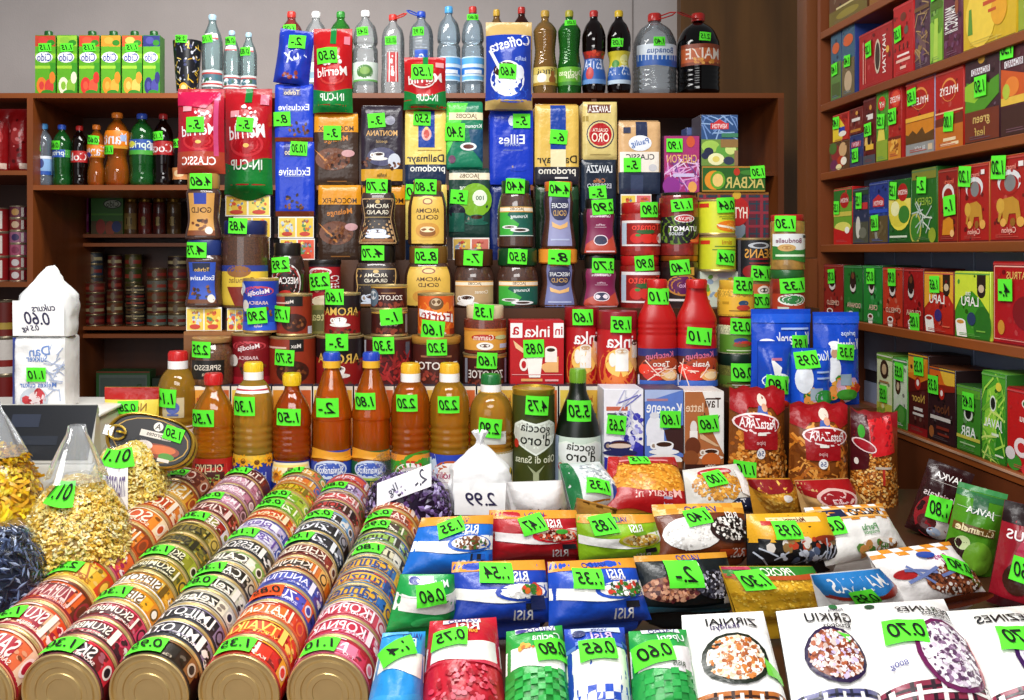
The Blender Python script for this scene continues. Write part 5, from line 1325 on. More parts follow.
carton('coffee_carton', 684.5, 724, 391, Y0, 1.80, .07, 'b0683a', 'G f0ece8 -.1 1 1 1 1 .2 .4 .5 .2 .8;T Tavi .45 .86 .1 3a1c10 .8;R .1 .9 .8 .92 3a1c10;T vards .3 .68 .08 3a2a20 1;T latte -.5 .80 .09 e8c8a8 .9;E -.55 .54 .18 .09 e4dcd8;R -.75 .36 -.35 .5 f0ece8;G d8b088 -.3 .5 .2 .4 .8 .3 .6 .3 -.2 .4;C .35 .22 .6 f0e4d8;E .35 .12 .5 .1 c8642a;E -.6 .3 .4 .12 6a3018;E -.7 .15 .4 .1 8a4a24;R -1 .0 1 .07 3a1810;T 200g .3 .035 .05 e8dcd0 1.2', 'brown and cream coffee carton with a spotted cup', 'coffee carton', GN, ('1.60', 708, 423), side='e0d8d4')

# packs stacked behind the oil, under the tins
for i in range(10):
    for j, (ya, yb) in enumerate(((385.6, 449), (449.3, 513))):
        carton('stock_pack', 190 + i * 41, 230 + i * 41, ya, yb + (.2 if j == 0 else 2), 1.886, .028, 'eae4d4', PK(*(('d8902a', 'c8602a'), ('e8c850', 'e0b040'))[(i + j) % 2]),
               f'{("upper", "lower")[j]} picture pack behind the oil row, {("first", "second", "third", "fourth", "fifth", "sixth", "seventh", "eighth", "ninth", "tenth")[i]} from its left end', 'pack', 'picture packs behind the oil bottles', side='2a2a3a')

# pasta in printed bags
GQ = 'standing pasta bags'
PB = CY + .452 * F / 1.70
pc = 'c87a28,d88a34,b8661c,e09c48,a85a18'


def pasta_bag(x0, x1, y0, y1, d, art, wh, tags=None, **k):
    return pouch('pasta_bag', x0, x1, y0, y1, d, .034, '7a4014', art, wh, 'pasta bag', GQ, tags, amp=.0035, kind='film', rag=.012, **k)


TOPR = 'G a01018 -1 .84 -.6 .80 -.4 .86 .4 .86 .6 .80 1 .84 1 1 -1 1;E .1 .91 .16 .045 e8d8c8;G 3a5aa8 -.15 .80 .25 .80 .2 .87 -.05 .87;E .15 .86 .1 .03 d8a080;'
OV = 'G 9a0f18 -.6 .56 .5 .56 .55 .76 -.65 .76;E {u} .75 .8 .075 f0dcdc -.05;E {u} .75 .74 .062 a0101a -.05;T PastaZARA {u} .75 .055 f4ecec 1.2 -.05;R -.2 .665 .1 .685 e8e8e0;T pipe -.1 .61 .03 d8a8a8 .8;E -.1 .535 .15 .04 f0f0f0;T 56 -.1 .535 .03 4a5a8a .25'
pasta_bag(726, 787, 387, 521, 1.745, 'S 0 .42 1 .42 260 .0066 ' + pc + ';S 0 .3 .9 .3 90 .004 5a2c0c,e8b068;' + TOPR + OV.format(u=-.15), 'pasta bag of curved pipes next to the brown coffee carton', ('1.10', 739, 465.5, (.036, .028)), topw=.9)
pasta_bag(786, 850, 403, 525, 1.73, 'P -1 .02 1 .84 240 .011 .0022 ' + pc + ',6a340e;' + TOPR + OV.format(u=.1), 'pasta bag of long spirals under the blue pouches', topw=.9)
pasta_bag(850, 897, 410, 520, 1.72, 'S 0 .3 1 .36 400 .0034 ' + pc + ',e8b868,f0c880;R -1 .70 1 1 8a1018;G c81820 -.2 .60 .8 .64 .7 .98 -.3 .92;G 4a1018 -1 .45 -.35 .5 -.3 .95 -1 1;E -.6 .82 .14 .06 3a9a2a;E -.5 .70 .5 .05 e8d0d0 -.4;E -.5 .70 .44 .04 9a1020 -.4;E -.8 .55 .08 .03 e0d8d0;R .2 .36 .3 .5 b02a20;R -.1 .5 .6 .52 c8b8a8', 'pasta bag of small pieces turned sideways near the wall shelf', topw=.92, rz=-.25)

# left end: snack packet and the oval fish tin
pouch('noodle_packet', 104, 160, 387, CY + .499 * F / 1.86, 1.86, .022, 'd8b838', 'R -1 .9 1 1 a81c18;G e8d050 -1 .9 1 .9 .9 .72 -.9 .78;G b82a20 -1 .78 .9 .70 .9 .67 -1 .74;T Noodle .1 .84 .05 8a5a18 1;E 0 .4 .9 .2 e8dc98;S 0 .4 .8 .2 40 .004 f0ecc8,d8b848,f4e8b0;R .5 .5 1 .68 8ab848', 'yellow snack packet with red top behind the oval tin', 'packet', None, ('0.28', 130, 406, (.042, .024)))


def oval_tin():
    c = at(150, 440, 1.66)
    root = empty('oval_fish_tin', c, (math.radians(-20), math.radians(13), 0))
    tag(root, 'large black and gold oval fish tin tilted on its side with ring pull', 'tin')
    w, h, dep = .078, .044, .04

    def ov(k, y, n=40):
        pts = []
        for i in range(n):
            a = 2 * PI * i / n
            s, q = math.sin(a), math.cos(a)
            pts.append((k * w * math.copysign(abs(s) ** .72, s), y, k * h * math.copysign(abs(q) ** .9, q)))
        return pts

    def loft(rings, mats, name, capm=None):
        mb = MB()
        n = len(rings[0])
        for a, b, m in zip(rings, rings[1:], mats):
            mb.add(a + b, [(i, (i + 1) % n, n + (i + 1) % n, n + i) for i in range(n)], m, True)
        if capm:
            mb.add(rings[-1], [tuple(range(n))], capm)
        return mb.build(name, root)
    go, bk = mat('c8a03c', 'metal'), mat('121014', 'plastic')
    loft([ov(.97, dep), ov(1, dep - .002), ov(1, dep - .006), ov(.965, dep - .008), ov(.965, .008), ov(1, .006), ov(1, .001), ov(.96, -.001), ov(.93, .002), ov(.90, .003)],
         [go, go, go, bk, bk, go, go, go, bk], 'body', bk)
    mb = MB()
    S = Surf(lambda u, v, o: (u * w * .9, .003 - o, (v - .5) * 2 * h * .9), w * .9, h * 1.8)
    draw(mb, S, 'E 0 .5 .97 .48 b89038;E 0 .5 .94 .462 141014;R -.3 .56 .5 .70 d8d0c4;T Sprotes .1 .63 .1 4a3a2a .8;E .1 .82 .12 .1 e8e0d4;T A .1 .82 .1 2a2018 .2;E .2 .3 .6 .16 8a3a1c .1;E .3 .34 .4 .1 c8642c .1;E .5 .22 .2 .08 4a8a2a;E -.1 .38 .2 .1 d8c8c0;R .3 .1 .6 .17 d8ccc0', 'paper', .0004)
    mb.build('lid_print', root)
    mb = MB()
    pts = [(-.75 * w + .015 * math.cos(a), -.003, .012 * math.sin(a)) for a in [i * 2 * PI / 16 for i in range(17)]]
    mb.tube(pts, .0022, mat('d0b050', 'metal'))
    mb.box(-.75 * w - .024, -.75 * w - .006, -.0045, -.002, -.009, .009, mat('d8d8d8', 'metal'), .001)
    mb.lathe([(.008, 0), (.008, .003), (.001, .003)], mat('e0b838', 'metal'), 14, c=(-.75 * w + .006, -.003, 0))
    mb.build('ring_pull', root)
    price(S, .52, .74, '1.50', root, (.034, .024))


oval_tin()
# ------------------------------------------------------------------ tea boxes on the wall shelf
GT_ = ['tea boxes on the top wall shelf', 'tea boxes on the second wall shelf', 'tea boxes on the third wall shelf',
       'tea boxes on the fourth wall shelf', 'tea boxes on the fifth wall shelf', 'tea boxes on the lowest wall shelf']
XF = 1.009                                   # the boxes' fronts stand just inside the shelf edge


def dist_at(px):
    return XF * F / (px - CX)


def shelf_box(lev, x0, x1, ytop, base, art, label, tags=None, side=None, dep=None, on=0.0, cat='tea box', name='tea_box', top=None, group=None, back=0.0, yaw=0.0):
    """a box on shelf lev, its front between px x0 (far) and x1 (near); ytop is the px height of its far top corner"""
    d0, d1 = dist_at(x0), dist_at(x1)
    w = (d0 - d1) * .985
    z0 = LEV[lev] + on + .0002
    h = H - (ytop - CY) * d0 / F - z0
    dep = dep or min(.085, XB - XF - .002 - back)
    mb = MB()
    mb.box(-w / 2, w / 2, 0, dep, 0, h, mat(side or base, 'paper'), .001)
    S = flat(w * .985, h * .99, 0)
    p_rect(mb, S, -1, .005, 1, 1, mat(base), .0003)
    if top:
        mb.box(-w / 2 + .001, w / 2 - .001, .001, dep - .001, h, h + .0006, mat(top))
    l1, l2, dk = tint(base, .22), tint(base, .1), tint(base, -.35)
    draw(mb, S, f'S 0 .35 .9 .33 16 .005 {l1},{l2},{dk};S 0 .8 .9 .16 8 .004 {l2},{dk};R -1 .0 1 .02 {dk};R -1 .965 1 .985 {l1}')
    draw(mb, S, art + f';R -.7 .045 .5 .055 {l1};R -.7 .07 .2 .078 {l1}', 'paper', .0009)
    o = mb.build(name, None, (XF + back, (d0 + d1) / 2, z0), (0, 0, -PI / 2 + yaw))
    tag(o, label, cat, group or GT_[lev])
    for t in ([tags] if isinstance(tags, tuple) else tags or []):
        price(S, t[1], t[2], t[0], o, t[3] if len(t) > 3 else (0.029, 0.027))
    return o, h


# top shelf (cut by the picture edge)
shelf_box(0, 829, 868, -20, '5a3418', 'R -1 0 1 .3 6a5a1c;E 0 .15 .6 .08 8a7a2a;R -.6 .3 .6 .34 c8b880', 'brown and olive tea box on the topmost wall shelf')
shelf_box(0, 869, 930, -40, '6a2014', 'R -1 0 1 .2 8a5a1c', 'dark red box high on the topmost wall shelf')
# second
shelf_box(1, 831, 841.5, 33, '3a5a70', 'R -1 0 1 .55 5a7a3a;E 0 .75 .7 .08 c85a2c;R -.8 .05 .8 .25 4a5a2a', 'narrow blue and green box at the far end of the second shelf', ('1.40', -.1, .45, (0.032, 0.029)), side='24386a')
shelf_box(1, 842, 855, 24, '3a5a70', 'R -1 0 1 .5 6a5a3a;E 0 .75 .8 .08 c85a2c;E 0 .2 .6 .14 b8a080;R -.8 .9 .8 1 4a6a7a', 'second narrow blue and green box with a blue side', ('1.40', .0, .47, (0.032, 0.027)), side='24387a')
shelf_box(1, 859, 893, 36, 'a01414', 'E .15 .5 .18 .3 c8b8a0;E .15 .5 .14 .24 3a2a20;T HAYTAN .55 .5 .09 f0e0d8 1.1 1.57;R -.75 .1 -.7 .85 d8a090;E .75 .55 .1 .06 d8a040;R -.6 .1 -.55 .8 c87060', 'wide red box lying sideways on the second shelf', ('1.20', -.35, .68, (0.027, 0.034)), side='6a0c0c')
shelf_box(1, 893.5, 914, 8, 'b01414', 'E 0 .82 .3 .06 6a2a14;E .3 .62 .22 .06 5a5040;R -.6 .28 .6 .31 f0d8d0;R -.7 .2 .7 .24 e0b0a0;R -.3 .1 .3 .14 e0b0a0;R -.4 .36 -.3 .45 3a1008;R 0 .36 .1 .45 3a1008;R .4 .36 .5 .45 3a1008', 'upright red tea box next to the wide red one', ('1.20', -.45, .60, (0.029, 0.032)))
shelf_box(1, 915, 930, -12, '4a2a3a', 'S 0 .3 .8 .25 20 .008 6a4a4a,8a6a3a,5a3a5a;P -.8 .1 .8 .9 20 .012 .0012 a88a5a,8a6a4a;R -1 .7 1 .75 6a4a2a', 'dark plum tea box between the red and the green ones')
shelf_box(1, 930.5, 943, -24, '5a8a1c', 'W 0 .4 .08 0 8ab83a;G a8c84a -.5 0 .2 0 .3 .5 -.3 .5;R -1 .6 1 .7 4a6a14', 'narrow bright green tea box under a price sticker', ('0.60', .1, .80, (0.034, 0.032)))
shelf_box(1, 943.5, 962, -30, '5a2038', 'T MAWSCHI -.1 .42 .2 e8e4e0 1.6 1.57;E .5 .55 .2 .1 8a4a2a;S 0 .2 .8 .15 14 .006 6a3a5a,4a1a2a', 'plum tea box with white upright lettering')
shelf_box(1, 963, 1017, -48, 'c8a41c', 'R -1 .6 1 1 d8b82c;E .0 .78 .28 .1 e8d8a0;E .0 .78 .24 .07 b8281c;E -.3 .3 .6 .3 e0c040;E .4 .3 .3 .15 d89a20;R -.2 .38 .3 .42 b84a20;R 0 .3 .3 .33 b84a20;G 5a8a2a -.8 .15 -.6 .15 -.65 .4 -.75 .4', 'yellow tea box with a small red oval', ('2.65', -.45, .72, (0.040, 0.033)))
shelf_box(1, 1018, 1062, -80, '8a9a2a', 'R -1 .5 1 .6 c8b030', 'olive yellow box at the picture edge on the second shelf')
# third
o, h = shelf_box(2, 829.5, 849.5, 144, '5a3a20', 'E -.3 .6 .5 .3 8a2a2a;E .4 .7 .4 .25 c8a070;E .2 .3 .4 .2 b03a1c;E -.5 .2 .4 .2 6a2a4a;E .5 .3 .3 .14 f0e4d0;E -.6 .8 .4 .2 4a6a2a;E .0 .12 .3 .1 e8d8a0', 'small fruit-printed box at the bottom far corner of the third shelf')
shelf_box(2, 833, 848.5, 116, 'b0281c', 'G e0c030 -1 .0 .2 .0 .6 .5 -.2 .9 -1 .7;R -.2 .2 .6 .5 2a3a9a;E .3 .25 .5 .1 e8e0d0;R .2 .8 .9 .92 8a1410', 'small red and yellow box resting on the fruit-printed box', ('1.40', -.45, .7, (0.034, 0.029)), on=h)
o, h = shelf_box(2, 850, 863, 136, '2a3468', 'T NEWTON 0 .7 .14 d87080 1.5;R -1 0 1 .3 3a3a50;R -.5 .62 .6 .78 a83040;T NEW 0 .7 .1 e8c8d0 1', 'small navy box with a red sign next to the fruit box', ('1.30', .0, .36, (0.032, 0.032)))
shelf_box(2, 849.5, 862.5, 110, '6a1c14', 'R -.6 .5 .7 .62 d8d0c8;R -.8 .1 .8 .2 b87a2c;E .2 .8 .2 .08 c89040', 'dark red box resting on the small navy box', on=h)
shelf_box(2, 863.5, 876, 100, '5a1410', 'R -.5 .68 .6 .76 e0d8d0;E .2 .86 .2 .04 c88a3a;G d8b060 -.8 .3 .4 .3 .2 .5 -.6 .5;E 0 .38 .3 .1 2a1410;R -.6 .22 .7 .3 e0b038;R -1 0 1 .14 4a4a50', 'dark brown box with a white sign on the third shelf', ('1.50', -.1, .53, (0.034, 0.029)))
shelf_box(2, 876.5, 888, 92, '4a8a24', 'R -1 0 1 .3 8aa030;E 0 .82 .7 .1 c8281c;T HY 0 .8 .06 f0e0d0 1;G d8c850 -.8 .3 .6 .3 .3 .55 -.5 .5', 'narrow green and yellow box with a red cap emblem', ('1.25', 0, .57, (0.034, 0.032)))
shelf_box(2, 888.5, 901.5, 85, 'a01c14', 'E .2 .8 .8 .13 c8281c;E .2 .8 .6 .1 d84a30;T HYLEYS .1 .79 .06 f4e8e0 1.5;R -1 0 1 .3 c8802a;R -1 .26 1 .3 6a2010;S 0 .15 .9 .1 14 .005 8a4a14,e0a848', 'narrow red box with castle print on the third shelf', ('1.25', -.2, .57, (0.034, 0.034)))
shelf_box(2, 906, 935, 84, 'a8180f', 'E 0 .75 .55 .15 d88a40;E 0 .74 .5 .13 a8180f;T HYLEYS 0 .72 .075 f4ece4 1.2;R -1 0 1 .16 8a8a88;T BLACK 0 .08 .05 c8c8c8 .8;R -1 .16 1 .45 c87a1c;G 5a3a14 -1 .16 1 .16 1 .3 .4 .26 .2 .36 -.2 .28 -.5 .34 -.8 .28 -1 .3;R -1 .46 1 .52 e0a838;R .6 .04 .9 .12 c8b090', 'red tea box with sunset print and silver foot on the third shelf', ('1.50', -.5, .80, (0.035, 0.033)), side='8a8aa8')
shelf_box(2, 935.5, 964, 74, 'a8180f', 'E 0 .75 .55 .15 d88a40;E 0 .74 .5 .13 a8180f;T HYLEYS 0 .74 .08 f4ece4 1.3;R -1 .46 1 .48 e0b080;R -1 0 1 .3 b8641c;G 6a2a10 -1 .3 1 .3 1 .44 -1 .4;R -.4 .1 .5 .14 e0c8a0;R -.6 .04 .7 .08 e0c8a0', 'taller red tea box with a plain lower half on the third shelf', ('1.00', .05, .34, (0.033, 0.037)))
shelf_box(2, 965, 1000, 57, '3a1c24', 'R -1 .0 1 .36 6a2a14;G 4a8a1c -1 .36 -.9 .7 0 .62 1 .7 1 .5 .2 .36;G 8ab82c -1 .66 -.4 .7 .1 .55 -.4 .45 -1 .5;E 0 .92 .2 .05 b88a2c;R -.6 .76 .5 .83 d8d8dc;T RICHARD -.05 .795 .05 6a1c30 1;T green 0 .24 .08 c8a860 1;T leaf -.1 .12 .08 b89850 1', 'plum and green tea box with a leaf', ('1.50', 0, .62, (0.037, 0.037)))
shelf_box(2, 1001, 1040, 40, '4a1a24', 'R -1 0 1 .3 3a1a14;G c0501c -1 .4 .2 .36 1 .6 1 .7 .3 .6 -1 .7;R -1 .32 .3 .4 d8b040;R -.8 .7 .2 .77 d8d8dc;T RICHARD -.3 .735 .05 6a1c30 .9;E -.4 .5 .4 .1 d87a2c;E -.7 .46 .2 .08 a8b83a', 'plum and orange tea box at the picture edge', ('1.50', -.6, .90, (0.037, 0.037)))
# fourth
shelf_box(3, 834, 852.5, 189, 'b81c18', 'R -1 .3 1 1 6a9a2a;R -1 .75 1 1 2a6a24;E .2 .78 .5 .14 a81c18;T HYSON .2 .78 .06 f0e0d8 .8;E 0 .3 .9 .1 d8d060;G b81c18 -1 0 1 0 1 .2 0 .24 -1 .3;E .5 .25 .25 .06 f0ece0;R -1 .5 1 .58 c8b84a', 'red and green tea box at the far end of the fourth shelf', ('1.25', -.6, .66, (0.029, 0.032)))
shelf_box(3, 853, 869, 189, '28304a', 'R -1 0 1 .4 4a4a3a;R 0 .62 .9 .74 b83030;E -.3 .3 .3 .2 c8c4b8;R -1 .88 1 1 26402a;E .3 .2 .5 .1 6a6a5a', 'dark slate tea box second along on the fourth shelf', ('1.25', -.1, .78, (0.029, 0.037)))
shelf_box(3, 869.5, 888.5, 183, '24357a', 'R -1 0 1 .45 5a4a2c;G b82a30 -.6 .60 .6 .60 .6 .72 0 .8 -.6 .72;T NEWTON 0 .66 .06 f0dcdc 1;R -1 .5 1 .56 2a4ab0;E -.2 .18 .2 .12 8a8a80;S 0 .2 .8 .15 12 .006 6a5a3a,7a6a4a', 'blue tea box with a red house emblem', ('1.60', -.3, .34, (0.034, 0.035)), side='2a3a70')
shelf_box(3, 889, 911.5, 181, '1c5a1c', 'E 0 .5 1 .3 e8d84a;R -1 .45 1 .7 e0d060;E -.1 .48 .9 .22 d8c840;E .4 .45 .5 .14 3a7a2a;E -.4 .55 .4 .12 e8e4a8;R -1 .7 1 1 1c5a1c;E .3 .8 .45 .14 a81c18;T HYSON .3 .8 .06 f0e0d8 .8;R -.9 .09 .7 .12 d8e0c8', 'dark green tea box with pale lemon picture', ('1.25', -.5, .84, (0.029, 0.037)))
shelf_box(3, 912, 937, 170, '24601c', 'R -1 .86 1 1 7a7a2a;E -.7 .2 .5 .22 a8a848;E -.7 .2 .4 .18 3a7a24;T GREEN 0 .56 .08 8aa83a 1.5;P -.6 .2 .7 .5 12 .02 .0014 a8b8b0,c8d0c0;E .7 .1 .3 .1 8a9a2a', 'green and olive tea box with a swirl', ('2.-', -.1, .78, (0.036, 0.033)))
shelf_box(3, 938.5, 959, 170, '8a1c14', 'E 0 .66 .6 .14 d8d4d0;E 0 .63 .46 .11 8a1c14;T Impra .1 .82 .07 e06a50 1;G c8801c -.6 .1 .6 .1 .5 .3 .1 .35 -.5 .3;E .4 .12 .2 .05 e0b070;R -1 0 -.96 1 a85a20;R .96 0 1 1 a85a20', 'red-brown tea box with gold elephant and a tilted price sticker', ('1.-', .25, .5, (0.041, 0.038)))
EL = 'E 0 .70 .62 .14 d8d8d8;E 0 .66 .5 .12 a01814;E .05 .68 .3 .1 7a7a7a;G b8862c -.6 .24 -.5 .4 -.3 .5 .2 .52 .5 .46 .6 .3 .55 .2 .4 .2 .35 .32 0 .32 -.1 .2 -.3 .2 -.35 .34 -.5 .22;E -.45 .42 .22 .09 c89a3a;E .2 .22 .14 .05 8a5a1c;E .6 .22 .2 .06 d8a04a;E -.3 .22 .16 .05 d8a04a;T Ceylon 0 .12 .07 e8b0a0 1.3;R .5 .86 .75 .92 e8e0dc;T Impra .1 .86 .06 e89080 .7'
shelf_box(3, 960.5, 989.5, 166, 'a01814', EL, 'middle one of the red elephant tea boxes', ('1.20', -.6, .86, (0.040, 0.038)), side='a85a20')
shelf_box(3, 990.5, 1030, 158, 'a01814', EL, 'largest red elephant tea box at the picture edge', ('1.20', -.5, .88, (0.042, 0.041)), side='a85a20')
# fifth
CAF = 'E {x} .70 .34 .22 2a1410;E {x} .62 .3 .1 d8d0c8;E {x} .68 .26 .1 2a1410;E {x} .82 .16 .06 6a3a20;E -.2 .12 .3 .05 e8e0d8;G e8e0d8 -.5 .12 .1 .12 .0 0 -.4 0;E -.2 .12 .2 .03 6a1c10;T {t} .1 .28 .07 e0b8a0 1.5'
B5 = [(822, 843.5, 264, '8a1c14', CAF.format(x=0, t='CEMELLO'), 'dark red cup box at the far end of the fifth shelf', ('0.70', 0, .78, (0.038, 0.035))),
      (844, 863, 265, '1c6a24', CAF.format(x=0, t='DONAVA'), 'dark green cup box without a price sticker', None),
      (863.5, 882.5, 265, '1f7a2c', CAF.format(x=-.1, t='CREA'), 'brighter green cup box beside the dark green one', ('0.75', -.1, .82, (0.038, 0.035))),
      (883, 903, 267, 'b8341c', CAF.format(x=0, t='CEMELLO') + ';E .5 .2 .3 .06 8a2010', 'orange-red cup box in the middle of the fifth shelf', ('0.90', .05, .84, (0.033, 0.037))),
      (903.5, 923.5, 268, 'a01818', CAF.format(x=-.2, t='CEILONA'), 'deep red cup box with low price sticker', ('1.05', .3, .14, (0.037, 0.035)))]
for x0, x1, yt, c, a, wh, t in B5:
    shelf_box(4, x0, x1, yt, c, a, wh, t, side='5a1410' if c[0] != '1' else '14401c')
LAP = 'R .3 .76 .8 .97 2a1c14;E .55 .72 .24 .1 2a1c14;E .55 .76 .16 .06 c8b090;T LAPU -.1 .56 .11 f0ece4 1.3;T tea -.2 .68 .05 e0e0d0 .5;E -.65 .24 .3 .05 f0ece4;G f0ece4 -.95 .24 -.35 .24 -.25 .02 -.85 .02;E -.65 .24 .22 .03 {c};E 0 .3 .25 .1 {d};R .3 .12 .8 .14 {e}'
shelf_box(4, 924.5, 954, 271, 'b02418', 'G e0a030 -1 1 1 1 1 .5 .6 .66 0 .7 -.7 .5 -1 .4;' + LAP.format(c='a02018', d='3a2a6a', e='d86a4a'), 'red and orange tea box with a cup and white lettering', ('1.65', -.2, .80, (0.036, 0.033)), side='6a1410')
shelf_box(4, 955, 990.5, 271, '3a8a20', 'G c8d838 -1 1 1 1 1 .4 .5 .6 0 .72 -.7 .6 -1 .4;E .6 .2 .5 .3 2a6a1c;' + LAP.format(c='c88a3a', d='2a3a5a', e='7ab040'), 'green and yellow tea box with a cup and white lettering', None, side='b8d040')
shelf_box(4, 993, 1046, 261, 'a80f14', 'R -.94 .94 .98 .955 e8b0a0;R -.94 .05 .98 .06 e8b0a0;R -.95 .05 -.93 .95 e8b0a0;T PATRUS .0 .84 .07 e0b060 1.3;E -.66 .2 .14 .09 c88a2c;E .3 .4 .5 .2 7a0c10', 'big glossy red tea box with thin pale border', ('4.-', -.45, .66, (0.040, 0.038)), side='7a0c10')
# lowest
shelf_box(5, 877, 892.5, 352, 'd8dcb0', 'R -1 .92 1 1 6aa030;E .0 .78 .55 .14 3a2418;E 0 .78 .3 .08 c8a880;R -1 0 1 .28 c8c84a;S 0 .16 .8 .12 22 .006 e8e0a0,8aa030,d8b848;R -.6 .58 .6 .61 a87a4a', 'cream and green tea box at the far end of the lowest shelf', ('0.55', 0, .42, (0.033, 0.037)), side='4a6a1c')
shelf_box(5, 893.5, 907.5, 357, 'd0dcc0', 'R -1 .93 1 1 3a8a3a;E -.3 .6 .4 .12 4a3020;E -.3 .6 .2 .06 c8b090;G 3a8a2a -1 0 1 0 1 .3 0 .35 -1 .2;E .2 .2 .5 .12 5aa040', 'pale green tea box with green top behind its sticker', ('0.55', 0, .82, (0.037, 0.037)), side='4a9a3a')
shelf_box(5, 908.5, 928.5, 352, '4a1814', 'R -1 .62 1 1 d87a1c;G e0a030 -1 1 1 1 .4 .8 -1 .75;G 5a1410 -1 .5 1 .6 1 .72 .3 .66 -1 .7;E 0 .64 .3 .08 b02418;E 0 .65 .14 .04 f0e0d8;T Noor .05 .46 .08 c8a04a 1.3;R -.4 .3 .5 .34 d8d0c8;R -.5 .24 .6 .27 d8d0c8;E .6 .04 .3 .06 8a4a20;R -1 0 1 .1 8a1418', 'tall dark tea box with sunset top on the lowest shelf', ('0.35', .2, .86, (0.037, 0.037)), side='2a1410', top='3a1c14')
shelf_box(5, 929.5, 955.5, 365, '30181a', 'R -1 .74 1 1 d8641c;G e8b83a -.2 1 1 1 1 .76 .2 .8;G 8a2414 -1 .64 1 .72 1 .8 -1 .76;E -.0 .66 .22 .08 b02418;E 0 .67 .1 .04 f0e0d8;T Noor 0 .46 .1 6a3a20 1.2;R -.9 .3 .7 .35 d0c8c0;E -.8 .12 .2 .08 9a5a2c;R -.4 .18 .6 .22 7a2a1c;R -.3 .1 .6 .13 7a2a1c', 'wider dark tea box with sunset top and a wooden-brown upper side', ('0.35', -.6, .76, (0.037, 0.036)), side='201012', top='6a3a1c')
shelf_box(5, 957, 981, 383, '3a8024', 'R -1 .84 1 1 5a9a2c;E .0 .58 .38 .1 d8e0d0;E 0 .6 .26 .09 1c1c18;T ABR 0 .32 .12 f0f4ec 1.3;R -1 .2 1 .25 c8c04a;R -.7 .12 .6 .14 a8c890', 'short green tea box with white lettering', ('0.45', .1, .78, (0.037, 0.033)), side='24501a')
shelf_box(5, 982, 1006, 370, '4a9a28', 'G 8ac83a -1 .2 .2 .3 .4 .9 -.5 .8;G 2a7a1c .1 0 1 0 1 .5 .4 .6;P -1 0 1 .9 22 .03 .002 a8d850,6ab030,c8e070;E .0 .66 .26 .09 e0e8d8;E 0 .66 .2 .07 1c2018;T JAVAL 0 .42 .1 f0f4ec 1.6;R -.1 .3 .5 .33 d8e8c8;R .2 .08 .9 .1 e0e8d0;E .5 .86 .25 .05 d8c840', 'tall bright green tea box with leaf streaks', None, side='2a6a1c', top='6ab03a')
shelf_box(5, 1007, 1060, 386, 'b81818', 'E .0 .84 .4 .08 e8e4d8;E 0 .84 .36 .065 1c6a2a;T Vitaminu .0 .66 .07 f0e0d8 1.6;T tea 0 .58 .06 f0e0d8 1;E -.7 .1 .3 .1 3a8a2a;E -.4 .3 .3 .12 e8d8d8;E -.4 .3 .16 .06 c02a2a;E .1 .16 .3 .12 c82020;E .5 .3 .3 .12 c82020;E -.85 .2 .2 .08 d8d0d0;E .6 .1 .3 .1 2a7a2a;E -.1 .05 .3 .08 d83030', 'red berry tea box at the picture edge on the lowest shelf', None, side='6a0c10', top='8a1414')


# coffee packets leaning against the panel below the shelf
def leaner(x0, x1, y0, y1, d, base, art, wh, tags, lean, roll, rz):
    loc, w, h = frame(x0, x1, y0, y1, d)
    mb = MB()
    S, back = pouch_surface(w, h, .022, RND.random() * 30, .004, .97)
    mb.grid(lambda a, b: S.fn(a * 2 - 1, b, 0), 16, 22, mat(base, 'foil'))
    mb.grid(lambda a, b: back(1 - a * 2, b), 10, 12, mat(base, 'foil'))
    draw(mb, S, art, 'foil', .0006)
    o = mb.build('coffee_packet', None, loc, (lean, roll, rz))
    tag(o, wh, 'coffee packet', 'coffee packets leaning on the wall shelf panel')
    for t in tags:
        price(S, t[1], t[2], t[0], o, t[3])


leaner(906, 949, 462, 535.5, 1.56, '2a0c0e', 'R -.7 .76 .7 .765 c8c0b8;T JAVKA 0 .83 .085 f0ece8 1.2;E 0 .3 .9 .3 8a1c24;E .3 .15 .5 .14 d8d0cc;T Klasiskais 0 .58 .07 e0d0d0 1.6;E -.3 .2 .4 .1 4a1a1a;E .1 .1 .3 .06 a8b8d0', 'dark brown coffee packet leaning on the panel', [('1.80', 0, .42, (0.034, 0.037))], -.10, .30, -.45)
leaner(942, 987, 486, 571.5, 1.42, '4a8a1c', 'R -1 .86 1 .93 2a6a3a;R -1 .94 1 1 3a8a4a;R -.3 .7 .3 .9 2a5a3a;T JAVKA .05 .72 .075 f4f4f0 1.4;R -.9 .74 .9 .745 c8d8c0;T Zelonde 0 .52 .07 e8e0b0 1.6;R -.9 .47 .8 .56 6a4a1c;T Caramele 0 .515 .06 f0e0b0 1.5;E -.5 .26 .5 .12 2a1410;E -.4 .34 .3 .08 c8d8a0;E .3 .2 .6 .2 6aa02a', 'green coffee packet leaning beside the dark brown one', [], -.12, .20, -.45)
leaner(990, 1040, 505, 609, 1.30, '8a1020', 'R -1 .80 1 1 1c0a0c;E .3 .5 .7 .25 b01840;T BISKUS .0 .70 .07 f0e4e4 1.6;E -.2 .3 .5 .15 3a1a10;R -1 0 1 .1 4a0a14', 'red and black packet at the picture edge below the shelf', [('1.60', 0, .40, (0.033, 0.033))], -.12, .16, -.45)
